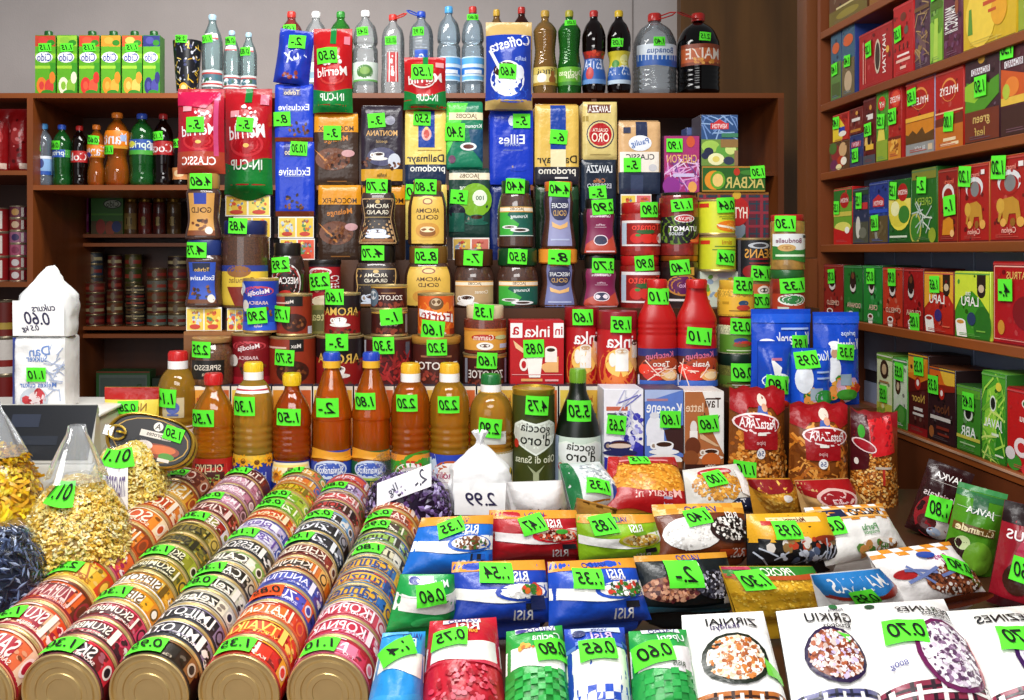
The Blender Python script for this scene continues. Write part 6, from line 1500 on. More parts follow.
# ------------------------------------------------------------------ five rows of tins lying on the sloping board
# each tin from the front: wrap colour, band colour, text, text colour, accent colour, price (or None), plain word for the label
ROWS = [
    ('first row from the left', (-27, 188), [
        ('d8643a', 'a8142a', 'SARDINE', 'f0d8d0', 'e8c0a0', None, 'orange and red'), ('e8b088', '9a1830', 'SKUMBRIJA', 'f4e0d8', 'd84a1c', '1.30', 'pale orange'),
        ('d85a20', '8a1428', 'ZUPA AFYNA', 'e8c0b8', '5a2010', None, 'orange and wine'), ('d8a428', 'e8c048', 'ZAFTES', 'a85a18', 'c83a20', '2.30', 'yellow'),
        ('d83a5a', 'a81450', 'CBNHNHA', 'f8e8ec', 'e86a30', None, 'magenta'), ('e07a24', 'c8501c', 'KAPBI', 'f0e0c8', '8a3a1c', '1.50', 'orange with a sticker'),
        ('e8882c', 'c84a1c', 'SOUS', 'f4e4d0', 'f0d8b0', None, 'bright orange striped'), ('e08024', 'b8401c', 'TOMAT', 'f4e4d0', 'f0d8b0', None, 'orange striped'),
        ('d89a28', 'e0a838', 'SILKE', 'f4ecd0', 'a84a1c', '1.50', 'golden yellow'), ('5a1c14', '7a2418', 'CHRUPA', 'e0c8b8', 'a86a4a', '0.95', 'dark brown')]),
    ('second row from the left', (60, 246), [
        ('7a141c', '24141c', 'SKUMBR', 'f0e0d8', 'd8283a', '1.30', 'wine red and black'), ('a01c2c', '3a141c', 'SKUMBRIJAS', 'f4e8d8', 'd84060', None, 'wine red with black patch'),
        ('a81c30', '4a141c', 'SKUMBRIJAS', 'f4e8d8', 'd84060', None, 'wine red'), ('e8a420', 'f0e8e0', 'SIPROTES', '6a4a10', 'd8841c', '1.30', 'yellow and white'),
        ('e8a828', 'f0ece8', 'SIPROTES', '6a4a10', 'd8941c', None, 'yellow with white side'), ('8a7a1c', '2a2414', 'SKUMBRIJA', 'e8e0c0', 'c8a428', None, 'olive with black patch'),
        ('8a8a20', '2a2414', 'SKUMBRIJA', 'e8e0c0', 'a8b030', '1.30', 'olive green'), ('7a7420', '5a501c', 'SPROTES', '201c10', 'c8a030', None, 'olive gold'),
        ('8a7a28', '6a5a1c', 'ZUTINAI', '201c10', 'd0b048', None, 'khaki gold'), ('a01c1c', '8a8a2a', 'SPROT', 'f0e0d8', 'd8d8dc', '1.30', 'red and olive'),
        ('8a1c20', '5a1418', 'ZINULI', 'e8d0c8', 'c84a4a', None, 'dark red'), ('b87090', 'd8a0b8', 'MORSKAJA', 'f8e8f0', '6a3a4a', '0.90', 'dusty pink with a sticker'),
        ('c07898', 'd8a8bc', 'MORSKAJA', 'f8e8f0', '7a4a5a', None, 'dusty pink'), ('b86a8a', 'd098b0', 'KAPUSTA', 'f4e4ec', '7a4a5a', None, 'mauve pink'),
        ('7a1c18', '5a1414', 'Tusovana', 'f0dcd0', '4a1c3a', '1.75', 'dark red, last')]),
    ('third row from the left', (148, 304), [
        ('2a1408', '1c1008', '60a', 'c8b8a0', '8a5a2a', '0.95', 'dark brown'), ('18141c', '201c28', 'MILOTA', 'f0ece8', '8a7a9a', None, 'black sealed, nearer'),
        ('18141c', '1c1824', 'MILOTA', 'f0ece8', '8a7a9a', None, 'black sealed, farther'), ('e0d8c0', '1c1410', 'zelenka', 'e8e0d0', 'c8c0b0', None, 'cream and black, nearer'),
        ('d8d4bc', '1c1410', 'zelenka', 'e8e0d0', 'c8c0b0', '0.85', 'cream and black, farther'), ('1c1814', '2a201c', 'CAPAKA', 'f0ece0', 'c8b8a0', '1.30', 'black with white capitals'),
        ('e4dcc8', '2a2018', 'CAIRA', 'f0e8d8', '8ab050', None, 'cream with green leaf'), ('14141c', '1c1c24', 'RESSORA', 'e8e4e0', '5a4a3a', None, 'glossy black'),
        ('c8b8dc', 'e8e4f0', 'zgustas', '6a4aa0', '3a4aa0', '1.15', 'lilac and white, nearer'), ('c0b0d8', 'e8e4f0', 'piens', '6a4aa0', '3a4aa0', None, 'lilac and white, farther'),
        ('d86a1c', 'c83a1c', 'krevete', 'f0d8b0', 'e8a030', None, 'orange'), ('8ab828', '6aa020', 'zirnisi', 'f4f4d8', 'c8d850', '0.90', 'lime green with a sticker'),
        ('a0c030', '78a824', 'zalie', 'f4f4d8', 'd0d860', '0.90', 'yellow-green'), ('e0c020', 'c8b020', 'KUKUR', '7a6a10', 'e84a2a', None, 'yellow'),
        ('e0a028', 'd8702a', 'desa', 'f0e0c0', '4a6ab0', None, 'amber'), ('c8601c', 'e0a838', 'dakos', 'f0e0c0', '5a8a3a', '1.90', 'rust and yellow, last')]),
    ('fourth row from the left', (238, 348), [
        ('c81c18', 'd8301c', 'KA', 'f4e0d0', 'e8a828', '1.35', 'scarlet'), ('d0281c', 'e04a1c', 'TVAIKA', 'f0d060', 'e8b030', None, 'scarlet yellow-lettered'),
        ('d8401c', 'e06a20', 'LATGALE', 'f4e8d0', 'c82a1c', None, 'orange-red'), ('4a4ab8', '3a3aa8', 'ZUNAILA', 'e8e4f4', 'e85a2a', '0.85', 'violet blue, nearer'),
        ('4a58c0', '3a48a8', 'ANLITJUA', 'e8e4f4', '5a3a8a', None, 'violet blue, farther'), ('d8701c', '2a1410', 'KHNJBA', 'e8d8c8', 'e8b060', None, 'orange and black'),
        ('8a1c14', '5a1410', 'KHNJBA', 'e8d8c8', 'e8c090', None, 'maroon'), ('16161c', '242430', 'zivis', 'e8e8f0', '8a8a98', '1.09', 'black, nearer'),
        ('14141a', '20202a', 'zivis', 'e8e8f0', '9a9aa8', None, 'black, farther'), ('e8e4e0', '2a2a2c', 'piens', 'f0f0f4', '6aa0d0', '0.70', 'white cow-patched'),
        ('e0c8c8', 'b8383a', 'MOLOKO', '3a2020', '24181a', None, 'white and red'), ('d07a7a', 'c8484a', 'POCC', 'f0dcd8', '5a6a3a', None, 'pink-red'),
        ('b8a0d0', 'e4dcec', 'kreme', '5a3a7a', 'b04a3a', '0.80', 'lilac white'), ('b8281c', 'd04a30', 'gala', 'e8d8e0', '8a6ab0', None, 'brick red, last')]),
    ('fifth row from the left', (327, 402), [
        ('d83a5a', 'e87a98', 'NO', 'f4e4ec', 'b82030', '1.10', 'raspberry pink'), ('d83a62', 'b81c3c', 'KOPNAK', 'f8e8ec', 'e8b0c0', None, 'raspberry lettered, nearer'),
        ('d04a5a', 'b8203c', 'KOPNAR', 'f8e8ec', 'e8c8d0', None, 'raspberry lettered, farther'), ('2a6ab0', 'd8a020', 'cannes', '1c3a7a', 'e8c040', None, 'blue and gold, nearest'),
        ('3a78b8', 'e0a820', 'tunzivs', '1c3a7a', 'd84a2a', None, 'blue and gold, middle'), ('2a70b4', 'e0a428', 'cannes', '1c3a7a', 'e8c040', None, 'blue and gold, farthest'),
        ('e4e0d0', 'd8d0b0', 'Tuncis', '2a2418', '1c2a3a', '1.80', 'white'), ('d0d8c8', '8ab04a', 'Tunnel', '2a2418', '2a5ab0', None, 'white and blue'),
        ('6a8a2a', '3a2418', 'ZAC', 'f0e8d0', '8a5a2a', '0.95', 'brown and green, stickered'), ('c8501c', '9a2818', 'PASTETE', 'f0d8c8', 'e0a028', '0.75', 'rust orange'),
        ('d87a20', 'a8381c', 'PASTETE', 'f0d8c8', 'e8b038', None, 'orange and rust'), ('d88a24', 'b84a1c', 'PAST', 'f0d8c8', 'e8b840', '0.75', 'amber orange'),
        ('c89a24', '3a8a2a', 'VALTI', 'f0f0d0', 'e8d060', '1.35', 'gold and green, last')]),
]
BACKD = [1.80, 1.80, 1.80, 1.765, 1.72]
TR = .0485
ORD = ['front tin', 'second tin', 'third tin', 'fourth tin', 'fifth tin', 'sixth tin', 'seventh tin', 'eighth tin', 'ninth tin', 'tenth tin', 'eleventh tin', 'twelfth tin',
       'thirteenth tin', 'fourteenth tin', 'fifteenth tin', 'sixteenth tin']


def tin_shell(L, r):
    """can body with rolled rims and stepped end, axis along z, the end at z=0 facing the buyer"""
    mb = MB()
    g = mat('ecd090', 'metal')
    mb.lathe([(.001, .0030), (r * .36, .0030), (r * .38, .0018), (r * .50, .0018), (r * .52, .0032), (r * .64, .0032), (r * .67, .0014), (r * .80, .0014), (r * .83, .0036), (r * .93, .0040), (r * .945, .0002),
              (r * .985, 0), (r, .0012), (r, .0030), (r * .985, .0042), (r * .985, L - .0042), (r, L - .003), (r, L - .0012), (r * .985, L), (r * .94, L), (r * .93, L - .003), (.001, L - .003)], g, 48)
    return mb


for (rname, (fx, bx), tins), bd in zip(ROWS, BACKD):
    n = len(tins)
    p0 = Vector(((fx - CX) * 1.1 / F, 1.1, tin_axis_z(1.1)))
    p1 = Vector(((bx - CX) * bd / F, bd, tin_axis_z(bd)))
    ax = (p1 - p0).normalized()
    L = (p1 - p0).length / n
    side = ax.cross(Vector((0, 0, 1))).normalized()
    up = side.cross(ax).normalized()
    first = None
    for i, (c, band, txt, tc, acc, pr, word) in enumerate(tins):
        roll = RND.uniform(-.14, .14)
        s2 = side * math.cos(roll) + up * math.sin(roll)
        u2 = up * math.cos(roll) - side * math.sin(roll)
        # columns: local x -> side, local -y -> up, local z -> axis
        M = Matrix((s2, -u2, ax)).transposed().to_4x4()
        M.translation = p0 + ax * (L * i + .0002)
        root = empty('food_tin', (0, 0, 0))
        root.matrix_world = M
        tag(root, f'{word} food tin, {ORD[i]} of the {rname}', 'tin', f'tins lying in the {rname}')
        if first is None:
            body = tin_shell(L - .0006, TR).build('body', root)
            first = body
        else:
            body = first.copy()
            COL.objects.link(body)
            body.parent = root
        mb = MB()
        R = lambda v: TR * .986
        full = cyl(R, L, A=PI)
        z0, z1 = .0038 / L, 1 - .0042 / L
        mb.grid(lambda a, b: full.fn(a * 2 - 1, z0 + (z1 - z0) * b, .0004), 44, 2, mat(c, 'paper'))
        S = cyl(R, L, A=1.6).sub(-1, z0, 1, z1)
        v = i % 3
        t_ = txt.replace(' ', '_')
        art = f'R -.55 .2 .42 .8 {band};R .62 .1 .86 .9 {acc};R -1 .05 1 .12 {band};R -1 .88 1 .95 {acc};T {t_} -.06 .52 .44 {tc} .95'
        if v == 0:
            art += f';E .74 .5 .09 .3 {tc};E .74 .5 .06 .2 {band};S -.78 .5 .16 .35 14 .004 {acc},{band},{tc};R -.5 .26 .2 .32 {tc}'
        elif v == 1:
            art += f';S .74 .5 .14 .35 16 .0045 {band},{tc},{c};E -.78 .5 .14 .3 {acc};R .46 .1 .56 .9 {tc};R -.4 .24 .3 .28 {acc}'
        else:
            art += f';G {acc} -1 .1 -.7 .1 -.6 .9 -.9 .9;E .74 .5 .1 .34 {band};E .74 .5 .07 .22 {acc};R -.5 .70 .3 .74 {acc};R .48 .15 .52 .85 {tc}'
        li, dk = tint(c, .3), tint(c, -.4)
        art = f'S 0 .5 .95 .4 34 .0045 {li},{dk},{acc},{c};R -1 .0 1 .04 {li};R -1 .96 1 1 {dk};' + art + f';T {t_} .3 .16 .12 {tc} .4;R -.5 .87 .2 .91 {tc};S .1 .14 .3 .05 8 .002 {tc},{li}'
        draw(mb, S, art, 'paper', .0006)
        mb.build('label', root)
        if pr:
            SP = cyl(lambda v: TR, L, A=1.6)
            price(SP, RND.uniform(-.25, -.05), .45, pr, root, (.043, min(.032, L * .72)), RND.uniform(-.12, .12), .0034, GREEN if pr != '0.85' or rname[0] != 'f' or rname[1] != 'o' else 'e8501c')
# ------------------------------------------------------------------ bags of rice, groats and pasta on the sloping board
GR = 'bags of rice and groats on the slope'
RICE = 'f6f4ee'


def bag(c, base, art, wh, tags=(), t=.022, name='rice_bag', **k):
    return lying_bag(name, c, t, base, art, wh, GR, tags, **k)


# farthest row, under the standing bottles and cartons
bag((560, 464, 598, 462, 628, 508, 574, 516), 'c8d0d0', 'G 1c6a3a -1 0 -.7 0 -.6 1 -1 1;S .1 .6 .6 .3 40 .005 e8ecec,a8b0b8;G 24408a .3 .1 .9 .05 .8 .3 .5 .4;R -.5 .0 .2 .12 c8902a', 'silvery pouch with a green edge below the dark olive oil bottle', [('1.35', -.1, .35, -.3)], name='groats_bag', t=.03)
bag((578, 498, 616, 508, 612, 522, 574, 516), 'd8a048', 'K -1 0 1 1 6 4 8a5a20;S 0 .5 .8 .4 20 .005 f0e8d8,6a3a1c', 'little brown patterned packet in front of the silvery pouch', name='snack_packet', t=.018)
bag((610, 458, 672, 458, 692, 512, 606, 515), 'd8902a', 'S 0 .55 .95 .42 200 .004 e8a838,c87a1c,f0b850,d89830;R -1 .78 1 1 a81418;R -.7 .85 .7 .9 d88a8a;W -.02 .3 .06 .5 a81418;T Makaroni .2 .22 .1 e8b8b0 1.2;R .3 .05 .5 .16 a8b0d0;G b01418 -1 .5 -.8 .6 -.7 1 -1 1', 'red-ended bag of short yellow pasta below the cartons', [('1.15', -.15, .86, 0)], name='pasta_bag', t=.024)
bag((684, 470, 734, 464, 762, 512, 690, 516), 'd8d4cc', 'S -.1 .6 .75 .32 160 .0042 d89838,b8782a,e8b050,c8862c;E 0 .88 .6 .08 b82430;R -.5 .85 .5 .9 e0b0b0;G 1c2440 -.2 .1 .3 .3 .9 .3 .8 0 .2 0;T Tx .35 .2 .12 e0e0e8 .5;G f0ecea .5 .4 1 .2 1 .8 .7 .9', 'clear bag of pasta with white end and dark blue corner', [('1.00', -.15, .74, .1)], name='pasta_bag', t=.024)
bag((748, 478, 788, 478, 806, 510, 757, 512), 'd8982c', 'S 0 .5 1 .5 150 .0035 e8b040,c88424,f0c058;R -1 .8 1 1 8a1418;W 0 .22 .05 1 c84a20;E .4 .7 .2 .07 f0e8e0', 'small clear bag of yellow pasta between the red-capped bags', name='pasta_bag', t=.03)
bag((796, 480, 846, 478, 868, 512, 806, 516), 'd0a468', 'R -1 .7 1 1 a01418;S 0 .4 .9 .3 110 .004 e0b478,c89850,f0d0a0;E .1 .7 .7 .2 e0b8b0;E .1 .7 .6 .16 9a1820;T Zara .1 .7 .1 e8c8c8 1', 'clear pasta bag with red top in front of the spiral pasta', name='pasta_bag', t=.034)
# third row
VAL = 'R -1 .83 1 1 d8902a;T VALDO 0 .905 .075 24308a 1.2;'


def valdo(mainc, dish, risi='RISI', tagc='f4f2f0', word='EKSTRA', win=RICE, bowl=None):
    return (VAL + f'W .36 .58 .05 2 {win};T {risi} .38 .735 .115 f4f2f0 1;T {word} .4 .66 .045 f0e8e0 .7;E .4 .48 .55 .15 {bowl or mainc};E .42 .49 .48 .12 {dish};'
            f'T {risi} .4 .12 .12 f0eeec .9;R .45 .2 .75 .3 1c1c24')


bag((424, 518, 491, 515, 489, 573, 404, 576), '1c6ac8', valdo('1c58b8', 'e8e0d8', word='BALTIE') + ';S .42 .49 .4 .1 40 .004 6a3a1c,3a6a2a,f4f0ec,8a5a3a;K .5 0 1 .3 5 3 1850a8', 'bright blue rice bag next to the rows of tins', [('1.35', -.15, .78, .35)])
bag((492, 510, 573, 510, 586, 557, 491, 561), 'b01820', valdo('c82028', 'd8b8a8', win='ece4e0') + ';S .42 .49 .42 .1 50 .004 8a2418,c84a2a,e8d0b8,5a1c10;E .5 .56 .14 .05 3a9a2a', 'red rice bag with a bowl of red beans', [('1.47', -.1, .72, .25)])
bag((578, 514, 650, 514, 664, 557, 582, 562), '8ab81c', valdo('c8c82a', 'e0c890', word='JASMIN') + ';S .42 .49 .4 .1 40 .004 c89a3a,e8d8a8,8a5a1c;G 6a9a1c .2 .65 .6 .68 .6 .6 .3 .58', 'lime green rice bag with a yellow dish', [('1.85', -.4, .82, .15)])
bag((654, 505, 738, 503, 752, 556, 660, 562), '6a3014', 'R -1 .78 1 1 d8902c;K -1 .78 1 1 8 2 e8a840;T VALDO 0 .86 .11 24308a 1.2;E -.3 .42 .6 .3 f0eeea;S -.35 .4 .5 .26 50 .003 fafafa,d8d4d0;E .55 .46 .5 .26 2a1410;S .55 .48 .42 .22 80 .004 f0ece4,2a2420,c8c0b8,14100c;T RISI .6 .72 .1 f0eeec .6;G c84a1c .2 .1 1 .1 1 0 .2 0;T RISI .6 .05 .1 f4e0d8 .6', 'brown and orange rice bag with black and white grains', [('1.40', -.15, .70, .15)])
bag((748, 514, 822, 512, 842, 562, 750, 566), '141418', 'R -1 .45 1 1 e0a420;W .38 .5 .04 1 141418;R -.6 .82 .7 .92 e8d8a8;T Makaroni .05 .87 .07 6a2a14 1.1;R -.75 .78 -.25 .86 b82a20;S 0 .4 .8 .1 20 .006 8a6a3a,d8d0c8,b83a1c;S .2 .15 .7 .12 14 .005 d8e0f0,5a6a8a;E .6 .5 .3 .06 8a3018;P -.8 .05 .8 .3 10 .014 .001 c8d0e0', 'yellow and glossy black bag in the middle of the right half', [('0.95', -.25, .68, 0)], name='groats_bag', t=.03)
bag((806, 508, 878, 504, 906, 552, 828, 566), 'f0eeea', 'K -1 .66 1 1 10 4 d88a28;R -1 .70 1 .74 e8b060;R -1 .90 1 .94 e8b060;T VALDO .3 .82 .12 1c1c2c 1.2;R -.7 .74 -.25 .9 1c2444;T Perlu .1 .5 .09 5a9a5a 1;T kruopos .1 .4 .07 5a9a5a 1;E .2 .16 .5 .14 e8e0d8;S .2 .14 .5 .1 24 .006 c88a4a,f4f0ea,8a5a2a,5a8a3a', 'white bag with orange checked top band', [('0.60', -.75, .60, -.05)], name='groats_bag')
# second row
bag((402, 574, 452, 574, 455, 622, 388, 632), '1f9a48', 'W .36 .66 .05 1 ' + RICE + ';R -.7 .86 .2 .98 e8ecf4;E -.5 .92 .2 .06 24308a;T Miekes .3 .86 .1 e8f4ec .8;T Cecina .2 .74 .07 c8e8d0 1;E 0 .2 .5 .1 3ab860;R -1 .66 1 .68 e8f0e8', 'green and white rice bag beside the fifth row of tins', [('0.60', .0, .70, .1)])
bag((455, 562, 541, 560, 550, 622, 450, 626), '1c3fa8', valdo('1c3fa8', 'f4f2ee') + ';S .3 .49 .3 .1 14 .004 fafafa,e8e4e0;S .62 .52 .2 .06 16 .005 d8402a,3a7a2a,e8702a;R .55 .2 .85 .42 101c4a', 'royal blue extra rice bag behind the red one', [('1.54', -.1, .80, -.05, (.044, .026))], t=.026)
bag((550, 562, 630, 558, 648, 620, 552, 628), '1c4ab8', valdo('1c4ab8', 'e8e4e0', word='KLASISK') + ';S .5 .49 .42 .11 46 .005 f4f0ea,3a7a2a,c83a2a,e8e8e8,2a4a2a', 'royal blue rice bag with vegetables on a plate', [('1.35', -.25, .68, -.1)], t=.026)
bag((636, 556, 722, 552, 738, 606, 640, 616), '10181a', 'R -1 .90 1 1 c88a28;T VALDO .1 .93 .08 24308a 1;T GRIKI 0 .82 .1 f0f0ee 1.1;E -.4 .42 .55 .22 8a5a4a;S -.4 .42 .5 .2 70 .0045 a86a4a,6a2a30,c88a6a,4a1c1c,d8a080;E .5 .45 .5 .26 2a2a34;S .5 .45 .46 .24 110 .0045 14141c,3a3a4a,d8d8e4,0c0c10,8a8a98;W 0 .12 .05 1 1a4a5a;R .55 .1 .7 .22 d8d8d4', 'black groats bag with two dishes of grain', [('2.-', -.15, .66, -.05, (.046, .034))], name='groats_bag', t=.026)
bag((722, 566, 808, 566, 838, 612, 742, 622), 'd8a828', 'S 0 .4 1 .45 240 .0026 e8bc38,c8941c,f0cc58,d8a428;R -1 .84 1 1 2a7a20;T PROSO .1 .91 .1 f0f4e0 1.2;W .78 .86 .02 1 b04a1c;R -1 .95 -.4 1 a82a4a', 'bag of yellow millet with a green top', [('1.30', -.5, .78, .1)], name='groats_bag')
bag((812, 574, 876, 568, 910, 602, 828, 618), 'f2f0ee', 'R -1 .6 1 1 2a80c8;T MANNAS .05 .82 .17 f4f4f4 1.5;W .52 .62 .04 1 a83428;R -.7 .55 -.3 .62 a83428;E 0 .3 .7 .2 fafafa', 'white semolina bag with a bright blue top', [('0.95', -.1, .62, .05)], name='groats_bag')
bag((868, 552, 945, 542, 985, 596, 905, 612), 'f2eeec', 'K -1 .86 1 1 8 2 d88a28;T Pavargtas .2 .76 .08 b83a8a 1.3 -.05;T zul .3 .66 .08 b83a8a 1;E -.7 .55 .2 .08 b01c20;E .3 .36 .75 .26 7a3a20;S .3 .36 .72 .26 130 .0042 8a4a2a,3a1c10,b87048,e8e0d8,5a2a14;E .2 .0 .9 .1 6a2a10;E 0 .82 .2 .06 2a4aa0;P -.5 .5 .5 .6 4 .02 .002 6a7ab0', 'white groats bag with pink lettering beside the leaning packets', [('0.90', .45, .55, -.5)], name='groats_bag', t=.026)
# front row
BB = dict(t=.032)
bag((384, 634, 424, 632, 420, 735, 362, 740), '2a90d8', 'W .50 .72 .04 .6 ' + RICE + ';T VALDO .4 .92 .07 2a3090 .9;T Risi .2 .82 .08 e8f0f8 .9;R -1 .95 .2 1 58b0e8;W .0 .3 .03 1 3aa0e0', 'light blue and white rice bag at the front beside the tins', [('1.4', -.2, .73, .4)], **BB)
bag((432, 622, 494, 618, 506, 735, 420, 738), 'b8182c', 'W .50 .70 .03 1 ece8e4;R -.6 .92 .5 .98 e8e4ea;T VALDO 0 .95 .05 2a3090 .9;T Risi .1 .86 .09 f4ecec 1;T burgfulei 0 .78 .05 e8b030 1.1;S 0 .25 .8 .22 60 .004 d03a50,a01424,d86070;W .48 .5 .02 1 c83a50', 'red and white rice bag at the front', [('0.75', -.4, .72, -.05, (.040, .025))], **BB)
bag((508, 632, 560, 626, 572, 735, 506, 738), '2a9a3c', 'W .52 .74 .03 1 ' + RICE + ';R -.7 .93 .7 1 e8ecf0;T VALDO .2 .96 .06 3a2a90 1;E -.5 .96 .2 .03 3a2a90;T Cecina .3 .84 .07 e8f4e8 1;S 0 .74 .8 .03 20 .003 c86a2a,e8a040;K -1 .0 1 .5 9 10 34b04c', 'green checked rice bag with 0.80 sticker at the front', [('0.80', .45, .68, .1, (.040, .026))], **BB)
bag((566, 630, 622, 628, 634, 735, 570, 738), '2446b0', 'R -1 .3 1 .72 ' + RICE + ';R -1 0 1 .3 e8ecf4;K -1 .02 1 .34 8 5 2a50c0;R -.8 .92 .8 .99 c8d4f0;T Valtija .1 .95 .05 2a2a80 1;T Risi .1 .85 .09 d8b8e0 1;T smuidrie 0 .77 .05 d86ab0 1.2;K -1 .72 1 .80 8 2 5a7ad0;E -.6 .9 .2 .05 1c2460', 'blue gingham rice bag at the front', [('0.65', -.1, .68, .02, (.040, .026))], **BB)
bag((630, 632, 684, 630, 702, 735, 636, 738), '279a44', 'W .50 .76 .03 1 ece8e8;R -.6 .94 .7 1 e8ecf0;T VALDO .1 .97 .05 2a2a80 1;T Upeni .3 .85 .09 e8f4ec 1.1;K -1 .0 1 .5 8 9 2fa64c;T RISIS .3 .54 .04 5a6a5a .8', 'green checked rice bag with 0.60 sticker at the front', [('0.60', -.4, .68, .06, (.040, .028))], **BB)
PLAID = 'R -1 0 1 .24 {c};L -1 0 1 .24 6 3 {l};L -1 .02 1 .22 5 2 f4f0ec;'
bag((684, 616, 760, 612, 792, 735, 690, 738), 'f4f2ef', PLAID.format(c='b86a2c', l='3a1c10') + 'T ZIRNIAI .1 .86 .07 14141c 1.4 -.05;T skaldyti -.1 .79 .06 3a2a5a 1.2;E 0 .5 .72 .22 1c2418;E 0 .5 .62 .19 e8d8c8;S 0 .5 .6 .18 120 .0042 f0e4d8,c87a3a,e8c8a8,fafafa,a85a2a;G 6ac83a .6 .5 1 .4 1 .34 .6 .36', 'white bag of split peas with a window and rust plaid foot', (), name='groats_bag', t=.024)
bag((778, 612, 846, 605, 892, 735, 800, 738), 'f4f2ef', PLAID.format(c='5a5a8a', l='1c1c34') + 'E .5 .97 .12 .03 2a6a3a;T Fasma .5 .93 .03 3a3a4a .5;T GRIKIU .2 .84 .08 14141c 1.2 -.1;T kruopos .3 .74 .05 14141c .8;E .05 .5 .72 .23 2a1c40;E .05 .5 .64 .2 8a4a30;S .05 .5 .62 .19 150 .0045 a85a38,e8d8d8,7a3420,c8b8e0,d8c0b8,f4f0f0;G 5ac83a .2 .68 .5 .64 .45 .58', 'white bag of buckwheat with a round window and blue plaid foot', (), name='groats_bag', t=.024)
bag((846, 606, 940, 600, 1004, 735, 888, 738), 'f4f2ef', PLAID.format(c='8a2a44', l='2a1420') + 'E -.6 .92 .09 .03 2a4a2a;T PERLINES .3 .82 .06 14141c 1 -.12;T kruopos .45 .74 .05 14141c .8 -.12;R .3 .69 .8 .70 a8a8b0;E .35 .42 .62 .27 6a1c50;E .35 .42 .54 .24 e8e0e4;S .35 .42 .52 .23 170 .0042 f4f0f4,8a6a8a,d8c8d8,5a3a5a,fafafa;G a82438 .75 .2 .95 .4 .85 .62 .8 .5;T 800g -.6 .36 .04 4a4a8a .4', 'widest white groats bag with a purple-ringed round window', [('0.70', -.3, .60, -.15, (.046, .032))], name='groats_bag', t=.036)
bag((948, 612, 1030, 606, 1100, 735, 1000, 738), 'f0eee9', PLAID.format(c='8a2a44', l='2a1420') + 'T MIEZINES .0 .80 .07 14141c 1.3 -.1;E .4 .45 .75 .26 3a1450;E .4 .45 .66 .23 e0dce4;S .4 .45 .62 .22 120 .0042 f4f0f4,8a7a9a,d8d0dc,5a4a6a', 'white groats bag cut by the right edge at the front', [('0.70', -.1, .58, -.2, (.046, .032))], name='groats_bag', t=.034)
# ------------------------------------------------------------------ loose goods in clear bags, scales, sugar
def heap_pieces(mb, fn, n, shape, cols, rng):
    """short pasta pieces lying over the surface fn(a, b) -> (point, normal)"""
    for _ in range(n):
        p, nr = fn(rng.random(), rng.random())
        nr = nr.normalized()
        t = nr.orthogonal().normalized()
        t.rotate(Matrix.Rotation(rng.random() * 2 * PI, 3, nr))
        b = nr.cross(t)
        tilt = rng.uniform(-.35, .35)
        t2 = (t + nr * tilt).normalized()
        m = mat(rng.choice(cols), 'pasta')
        q = p + nr * rng.uniform(-.001, .004)
        if shape == 'curl':
            r = rng.uniform(.0045, .0062)
            pts = [q + t2 * (r * math.cos(a)) + b * (r * math.sin(a)) for a in [i * .75 - 2 for i in range(6)]]
            mb.tube(pts, .0021, m, 4)
        elif shape == 'spiral':
            ln = rng.uniform(.013, .020)
            n3 = t2.cross(b)
            pts = [q + t2 * (ln * (i / 6 - .5)) + (b * math.cos(i * 1.9) + n3 * math.sin(i * 1.9)) * .0024 for i in range(7)]
            mb.tube(pts, .0022, m, 4)
        elif shape == 'ribbon':
            ln = rng.uniform(.02, .045)
            k = rng.uniform(-.5, .5)
            vs = []
            for i in range(6):
                s = i / 5 - .5
                c = q + t2 * (ln * s) + b * (k * ln * s * s * 2) + nr * (.004 * math.sin(s * 7))
                vs += [c - b * .0028, c + b * .0028]
            mb.add(vs, [(2 * i, 2 * i + 1, 2 * i + 3, 2 * i + 2) for i in range(5)], m, True)
        else:                                            # seed
            ln = rng.uniform(.006, .010)
            vs = [q - t2 * ln, q + b * .0022, q + t2 * ln, q - b * .0022, q + nr * .0018]
            mb.add(vs, [(0, 1, 4), (1, 2, 4), (2, 3, 4), (3, 0, 4)], m)


